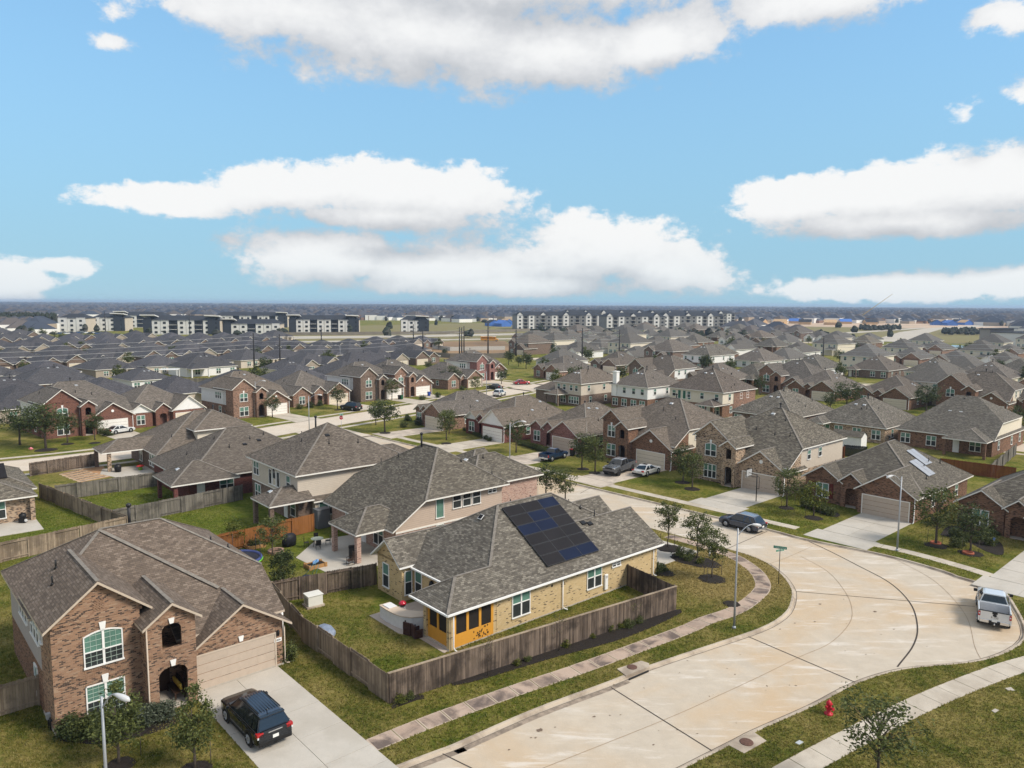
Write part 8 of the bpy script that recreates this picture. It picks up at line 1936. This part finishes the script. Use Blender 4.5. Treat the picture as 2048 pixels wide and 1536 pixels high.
def wire(a, b, sag, label):
    q = MB(); n = 14; pts = []
    for i in range(n + 1): t_ = i / n; pts.append((a[0] + (b[0] - a[0]) * t_, a[1] + (b[1] - a[1]) * t_, a[2] + (b[2] - a[2]) * t_ - sag * 4 * t_ * (1 - t_)))
    q.tube(pts, .04, 4, caps=False); tag(q.build('power_line', WIRE), label, 'power line', 'overhead power lines')
off = (-150, 120, 15)
for k in range(4):
    dz = -1 - k * 1.3
    wire((poles[0][0], poles[0][1], poles[0][2] + dz), (off[0] - 20, off[1] + 28, 13.5 + dz), 1.2, 'overhead line running from the left pole of the pair to the left edge'); wire((poles[0][0], poles[0][1], poles[0][2] + dz), (poles[1][0], poles[1][1], poles[1][2] + dz), .3, 'short overhead line between the pair of poles')
    wire((poles[1][0], poles[1][1], poles[1][2] + dz), (poles[4][0], poles[4][1], poles[4][2] + dz), 1.0, 'overhead line from the pair of poles to the dirt field pole'); wire((poles[4][0], poles[4][1], poles[4][2] + dz), (poles[7][0], poles[7][1], poles[7][2] + dz), .6, 'overhead line from the dirt field pole to the three poles')
    wire((poles[10][0], poles[10][1], poles[10][2] + dz), (poles[11][0], poles[11][1], poles[11][2] + dz), .6, 'overhead line over the gabled houses in the middle'); wire((poles[7][0], poles[7][1], poles[7][2] + dz), (poles[10][0], poles[10][1], poles[10][2] + dz), .8, 'overhead line from the three poles towards the middle'); wire((poles[12][0], poles[12][1], poles[12][2] + dz), (230, 225, 13 + dz), 1.2, 'overhead line from the right pole to the right edge')
# half-built houses wrapped in blue sheeting, dirt heap and site huts
WRAP = mat('blue_wrap', (.06, .16, .48), .6, .1, .3); LUM = mat('raw_lumber', (.50, .34, .19), .9, .15, .3)
for i in range(16):
    px = (1872, 1886, 1900, 1914, 1930, 1945, 985, 1012, 1005, 1520, 1560, 1590, 1610, 1660, 1690, 1740)[i]; py = (650, 649, 651, 648, 650, 649, 652, 650, 653, 648, 649, 647, 649, 650, 648, 649)[i]; x, y = G(px, py)
    t = thing('half_built_house', ('half-built house frame wrapped in blue sheeting on the distant site', 'half-built house frame of raw lumber on the distant site')[i > 8], 'building site', (x, y, 0), R(-20 + i * 7), 'half-built houses'); q = MB(); q.box(-6, -7, 0, 6, 7, 3.4); q.face([(-6, -7, 3.4), (6, -7, 3.4), (0, -7, 6.6)]); q.face([(-6, 7, 3.4), (6, 7, 3.4), (0, 7, 6.6)]); q.build('wall', WRAP if i <= 8 else LUM, t)
    q = MB(); q.face([(-6.4, -7.4, 3.2), (0, -7.4, 6.7), (0, 7.4, 6.7), (-6.4, 7.4, 3.2)]); q.face([(6.4, -7.4, 3.2), (0, -7.4, 6.7), (0, 7.4, 6.7), (6.4, 7.4, 3.2)]); q.build('roof', (ROOFD, LUM, WRAP)[i % 3], t)
x, y = G(1862, 647); q = MB(); rg_ = random.Random(3)
for k_ in range(5): loft(q, [(-16 + k_ * 6 - 9, 1, 0, .5, 1), (-16 + k_ * 6, 9, -4, rg_.uniform(3.5, 6), .9), (-16 + k_ * 6 + 9, 1, 0, .5, 1)])
o = tag(q.build('dirt_heap', mat('dirt_heap_orange', (.42, .24, .13), .95, .2, .3)), 'orange dirt heap on the distant building site', 'dirt heap'); o.location = (x, y, 0)
# crane
x, y = G(1712, 643); t = thing('construction_crane', 'distant yellow lattice crane boom against the sky', 'crane', (x, y, 0)); YC = mat('crane_yellow', (.45, .30, .03), .6, .05); r_ = ray(1785, 588); tip = Vector((r_[0] / r_[1] * y - x, 0, CAMH + r_[2] / r_[1] * y)); q = MB()
q.bar((0, 0, 3), tip, .35, .35); q.bar((1.2, 0, 3), tip, .3, .3); q.build('boom', YC, t); q = MB(); q.box(-4, -2, 0, 4, 2, 4); q.build('carriage', YC, t)

# ------------------------------------------------------------------ the suburb out to the horizon, read as one mass
rf = random.Random(23); roofs = MB(); cnt = 0
def far_house(p, th, s_, mi, wi):
    c, sn = math.cos(th), math.sin(th); W_, D_, ze = 12 * s_, 16 * s_, 3.2 * s_ + rf.choice((0, 0, 2.6)); zr = ze + 4.0 * s_
    def X(u, v, z): return (p.x + u * c - v * sn, p.y + u * sn + v * c, z)
    a = [X(0, 0, ze), X(W_, 0, ze), X(W_, D_, ze), X(0, D_, ze)]; k, l = X(W_ / 2, W_ / 2, zr), X(W_ / 2, D_ - W_ / 2, zr)
    for f in ([a[0], a[1], k], [a[1], a[2], l, k], [a[2], a[3], l], [a[3], a[0], k, l]): roofs.face(f, mi)
    g0 = [X(0, 0, 0), X(W_, 0, 0), X(W_, D_, 0), X(0, D_, 0)]
    for i in range(4): roofs.face([g0[i], g0[(i + 1) % 4], a[(i + 1) % 4], a[i]], wi)
for (p, th) in REST: far_house(p, R(th), 1.0, 0, 3)
AREAS = (FIELD, FIELD2, FIELD3, APT_L)
for i in range(19000):
    y = 520 + 5200 * rf.random() ** 1.7; x = rf.uniform(-.74, .76) * y; p = Vector((x, y))
    if y < 1000 and any(pip((x, y), F_) for F_ in AREAS): continue
    if p.length < 740 and min((p - q).length for q in done_pts) < 19: continue
    if y < 800 and abs(x / y) < .75 and any(abs((x / y) * FPX + 1024 - cx_) < w_ and y < dd for cx_, w_, dd in ((300, 200, 640), (660, 100, 620), (830, 40, 600), (1240, 220, 820))): continue
    far_house(p, rf.choice((R(-48), R(42), R(48), R(10))) + rf.uniform(-.15, .15), rf.uniform(.9, 1.25) * (1 + y / 9000), rf.choice((0, 0, 1, 1, 2)), rf.choice((3, 4, 4, 4, 5))); cnt += 1
    if cnt > 13000: break
FR = [mat('far_roof_slate', (.045, .055, .078), .95, .2, .01), mat('far_roof_grey', (.080, .084, .10), .95, .2, .01), mat('far_roof_brown', (.10, .088, .085), .95, .2, .01), mat('far_wall_brick', (.19, .115, .085), .9, .2, .01), mat('far_wall_white', (.74, .73, .70), .9, .1, .01), mat('far_wall_tan', (.36, .29, .22), .9, .15, .01)]
tag(roofs.build('distant_suburb', FR), 'mass of tiny roofs stretching to the horizon', 'roofs', kind='stuff')
trees = MB()
def blob(p, r_, h_):
    n = 6; ring = []; top = (p.x + rf.uniform(-.3, .3) * r_, p.y, h_)
    for lv, (k, z) in enumerate(((.7, .15), (1.0, .5), (.65, .85))):
        ring.append([(p.x + r_ * k * rf.uniform(.75, 1.25) * math.cos(6.283 * i / n + lv), p.y + r_ * k * rf.uniform(.75, 1.25) * math.sin(6.283 * i / n + lv), h_ * z * rf.uniform(.85, 1.1)) for i in range(n)])
    for a, b in zip(ring, ring[1:]):
        for i in range(n): trees.face([a[i], a[(i + 1) % n], b[(i + 1) % n], b[i]], rf.choice((0, 0, 1)))
    for i in range(n): trees.face([ring[-1][i], ring[-1][(i + 1) % n], top], 0)
cnt = 0
for i in range(14000):
    y = 480 + 6500 * rf.random() ** 1.6; x = rf.uniform(-.74, .76) * y; p = Vector((x, y))
    if y < 1000 and any(pip((x, y), F_) for F_ in AREAS) and rf.random() > .06: continue
    if p.length < 740 and min((p - q).length for q in done_pts) < 14: continue
    blob(p, rf.uniform(1.6, 3.2) * (1 + y / 4000), rf.uniform(4, 7.5) * (1 + y / 9000)); cnt += 1
    if cnt > 4200: break
for i in range(500):                                    # belts of taller trees on the skyline
    y = rf.choice((4600, 5600, 7000)) + rf.uniform(-250, 250); x = rf.uniform(-.75, .78) * y
    blob(Vector((x, y)), rf.uniform(10, 22), rf.uniform(6, 13))
for i in range(300):                                     # bare brown wood at the far left
    x, y = G(rf.uniform(-10, 112), rf.uniform(652, 661)); blob(Vector((x, y)), rf.uniform(2, 4), rf.uniform(8, 14))
for i in range(150):
    x, y = G(rf.uniform(1720, 1800) if i % 2 else rf.uniform(1885, 1965), rf.uniform(657, 662) if i % 2 else rf.uniform(664, 671)); blob(Vector((x, y)), rf.uniform(1.5, 2.6), rf.uniform(3, 5.5))
tag(trees.build('distant_trees', [mat('far_tree_dark', (.026, .033, .022), .95, .3, .02), mat('far_tree_brown', (.055, .055, .048), .95, .3, .02)]), 'dark tree crowns scattered through the far suburb', 'trees', kind='stuff')

# ------------------------------------------------------------------ haze
hz = bpy.data.materials.new('haze_air'); hz.use_nodes = True; ht = hz.node_tree; ht.nodes.clear(); k = NT(ht)
pv = k.n('ShaderNodeVolumePrincipled'); pv.inputs['Color'].default_value = (.56, .73, 1.0, 1); pv.inputs['Density'].default_value = HAZE_DENS; pv.inputs['Anisotropy'].default_value = .2
ho = k.n('ShaderNodeOutputMaterial'); ht.links.new(pv.outputs[0], ho.inputs['Volume'])
q = MB(); q.box(-9000, -200, -1.2, 9000, 9000, 34); o = q.build('haze', hz); tag(o, None, None, kind='stuff')
# ------------------------------------------------------------------ blades of grass on the near lawns, denser and ragged along the edges
import numpy as np
def grass_tufts():
    rg = np.random.default_rng(3)
    n = 330000; y = 26 + 62 * rg.random(n) ** 1.25; x = (rg.random(n) * 1.48 - .73) * y
    # lines to stay clear of or to hug
    P = np.stack([x, y], 1)
    def inside(poly):
        poly = np.array(poly); c = np.zeros(len(P), bool); j = len(poly) - 1
        for i in range(len(poly)):
            a, b = poly[i], poly[j]; m = ((a[1] > P[:, 1]) != (b[1] > P[:, 1])) & (P[:, 0] < (b[0] - a[0]) * (P[:, 1] - a[1]) / (b[1] - a[1] + 1e-12) + a[0]); c ^= m; j = i
        return c
    def near(line, d):
        c = np.zeros(len(P), bool)
        for a, b in zip(line, line[1:]):
            a, b = np.array(a[:2]), np.array(b[:2]); ab = b - a; t = np.clip(((P - a) @ ab) / (ab @ ab + 1e-9), 0, 1); c |= np.hypot(*(P - (a + t[:, None] * ab)).T) < d
        return c
    bad = inside(hole) | near([tuple(p) for p in walk_in], .60) | near([tuple(p) for p in walk_out], .70) | near([tuple(p) for p in far_walk], .62) | near([tuple(p) for p in KIN], .16) | near([tuple(p) for p in KOUT], .16)
    bad |= near([tuple(p) for p in offset_line(list(reversed(east_line)), -2.5)], .62)
    for pix in ([(1456, 1492), (1504, 1460), (1535, 1482), (1488, 1509)], [(1232, 1339), (1282, 1321), (1300, 1327), (1300, 1336), (1252, 1355)], [(1588, 1486), (1599, 1479), (1609, 1485), (1598, 1492)], [(1980, 1422), (1990, 1416), (2000, 1421), (1990, 1428)], [(2008, 1377), (2022, 1373), (2032, 1382), (2016, 1383)]): bad |= inside([tuple(p) for p in px_line(pix)])
    def rect(h_, u0, v0, u1, v1): return inside([L2W(h_, u0, v0), L2W(h_, u1, v0), L2W(h_, u1, v1), L2W(h_, u0, v1)])
    for q_ in ((H1, 0, 0, 12.6, 13.2), (H1, 4.3, -1.25, 7, .2), (H1, 6.93, -16, 12.22, .2), (H2, -.25, 0, 21.3, 12.9), (H2, -1.4, 0, 3, 8.5), (H2, 21, .9, 30, 11.4), (H3, -6.8, -.6, 18.2, 14), (H4, -4, -1, 17, 13), (H7, -14, -7.6, -.9, 12)): bad |= rect(*q_)
    for h_, u0, u1, m_, k in DW: bad |= rect(h_, u0 - .7, -17, u1 + .7, 17); bad |= rect(h_, -7, 1, 13, 17)
    for o in COL.objects:
        if o.get('kind') == 'structure' and o.name.startswith(('mulch_bed', 'patio', 'gravel')):
            mw = o.matrix_basis; vs = [mw @ v.co for v in o.data.vertices]
            if max(v.y for v in vs) > 95: continue
            c = Vector((sum(v.x for v in vs) / len(vs), sum(v.y for v in vs) / len(vs))); bad |= (np.hypot(P[:, 0] - c.x, P[:, 1] - c.y) < .62 * max((Vector((v.x, v.y)) - c).length for v in vs)) if max((Vector((v.x, v.y)) - c).length for v in vs) < 3 else inside([(v.x, v.y) for v in vs[:len(vs) // 5]]) if o.name.startswith('mulch') else False
    Q = P[~bad]; m = len(Q); print('tufts', m)
    V = np.zeros((m, 2, 3, 3)); 
    for b in range(2):
        a = rg.random(m) * 6.283; w = .018 + .02 * rg.random(m); h_ = .05 + .07 * rg.random(m); l = (rg.random(m) - .5) * .12; l2 = (rg.random(m) - .5) * .12; ox = (rg.random(m) - .5) * .06
        V[:, b, 0] = np.stack([Q[:, 0] + ox - w * np.cos(a), Q[:, 1] - w * np.sin(a), np.zeros(m)], 1); V[:, b, 1] = np.stack([Q[:, 0] + ox + w * np.cos(a), Q[:, 1] + w * np.sin(a), np.zeros(m)], 1); V[:, b, 2] = np.stack([Q[:, 0] + ox + l, Q[:, 1] + l2, h_], 1)
    me = bpy.data.meshes.new('lawn_blades'); nv = m * 6; me.vertices.add(nv); me.vertices.foreach_set('co', V.reshape(-1)); me.loops.add(nv); me.loops.foreach_set('vertex_index', np.arange(nv, dtype=np.int32)); me.polygons.add(m * 2); me.polygons.foreach_set('loop_start', np.arange(0, nv, 3, dtype=np.int32)); me.update(calc_edges=True)
    me.materials.append(BLADES); o = bpy.data.objects.new('lawn_blades', me); COL.objects.link(o); tag(o, 'short mixed green and straw coloured grass of the near lawns', 'grass', kind='stuff')
BLADES = blade_mat('grass_blades')
grass_tufts()
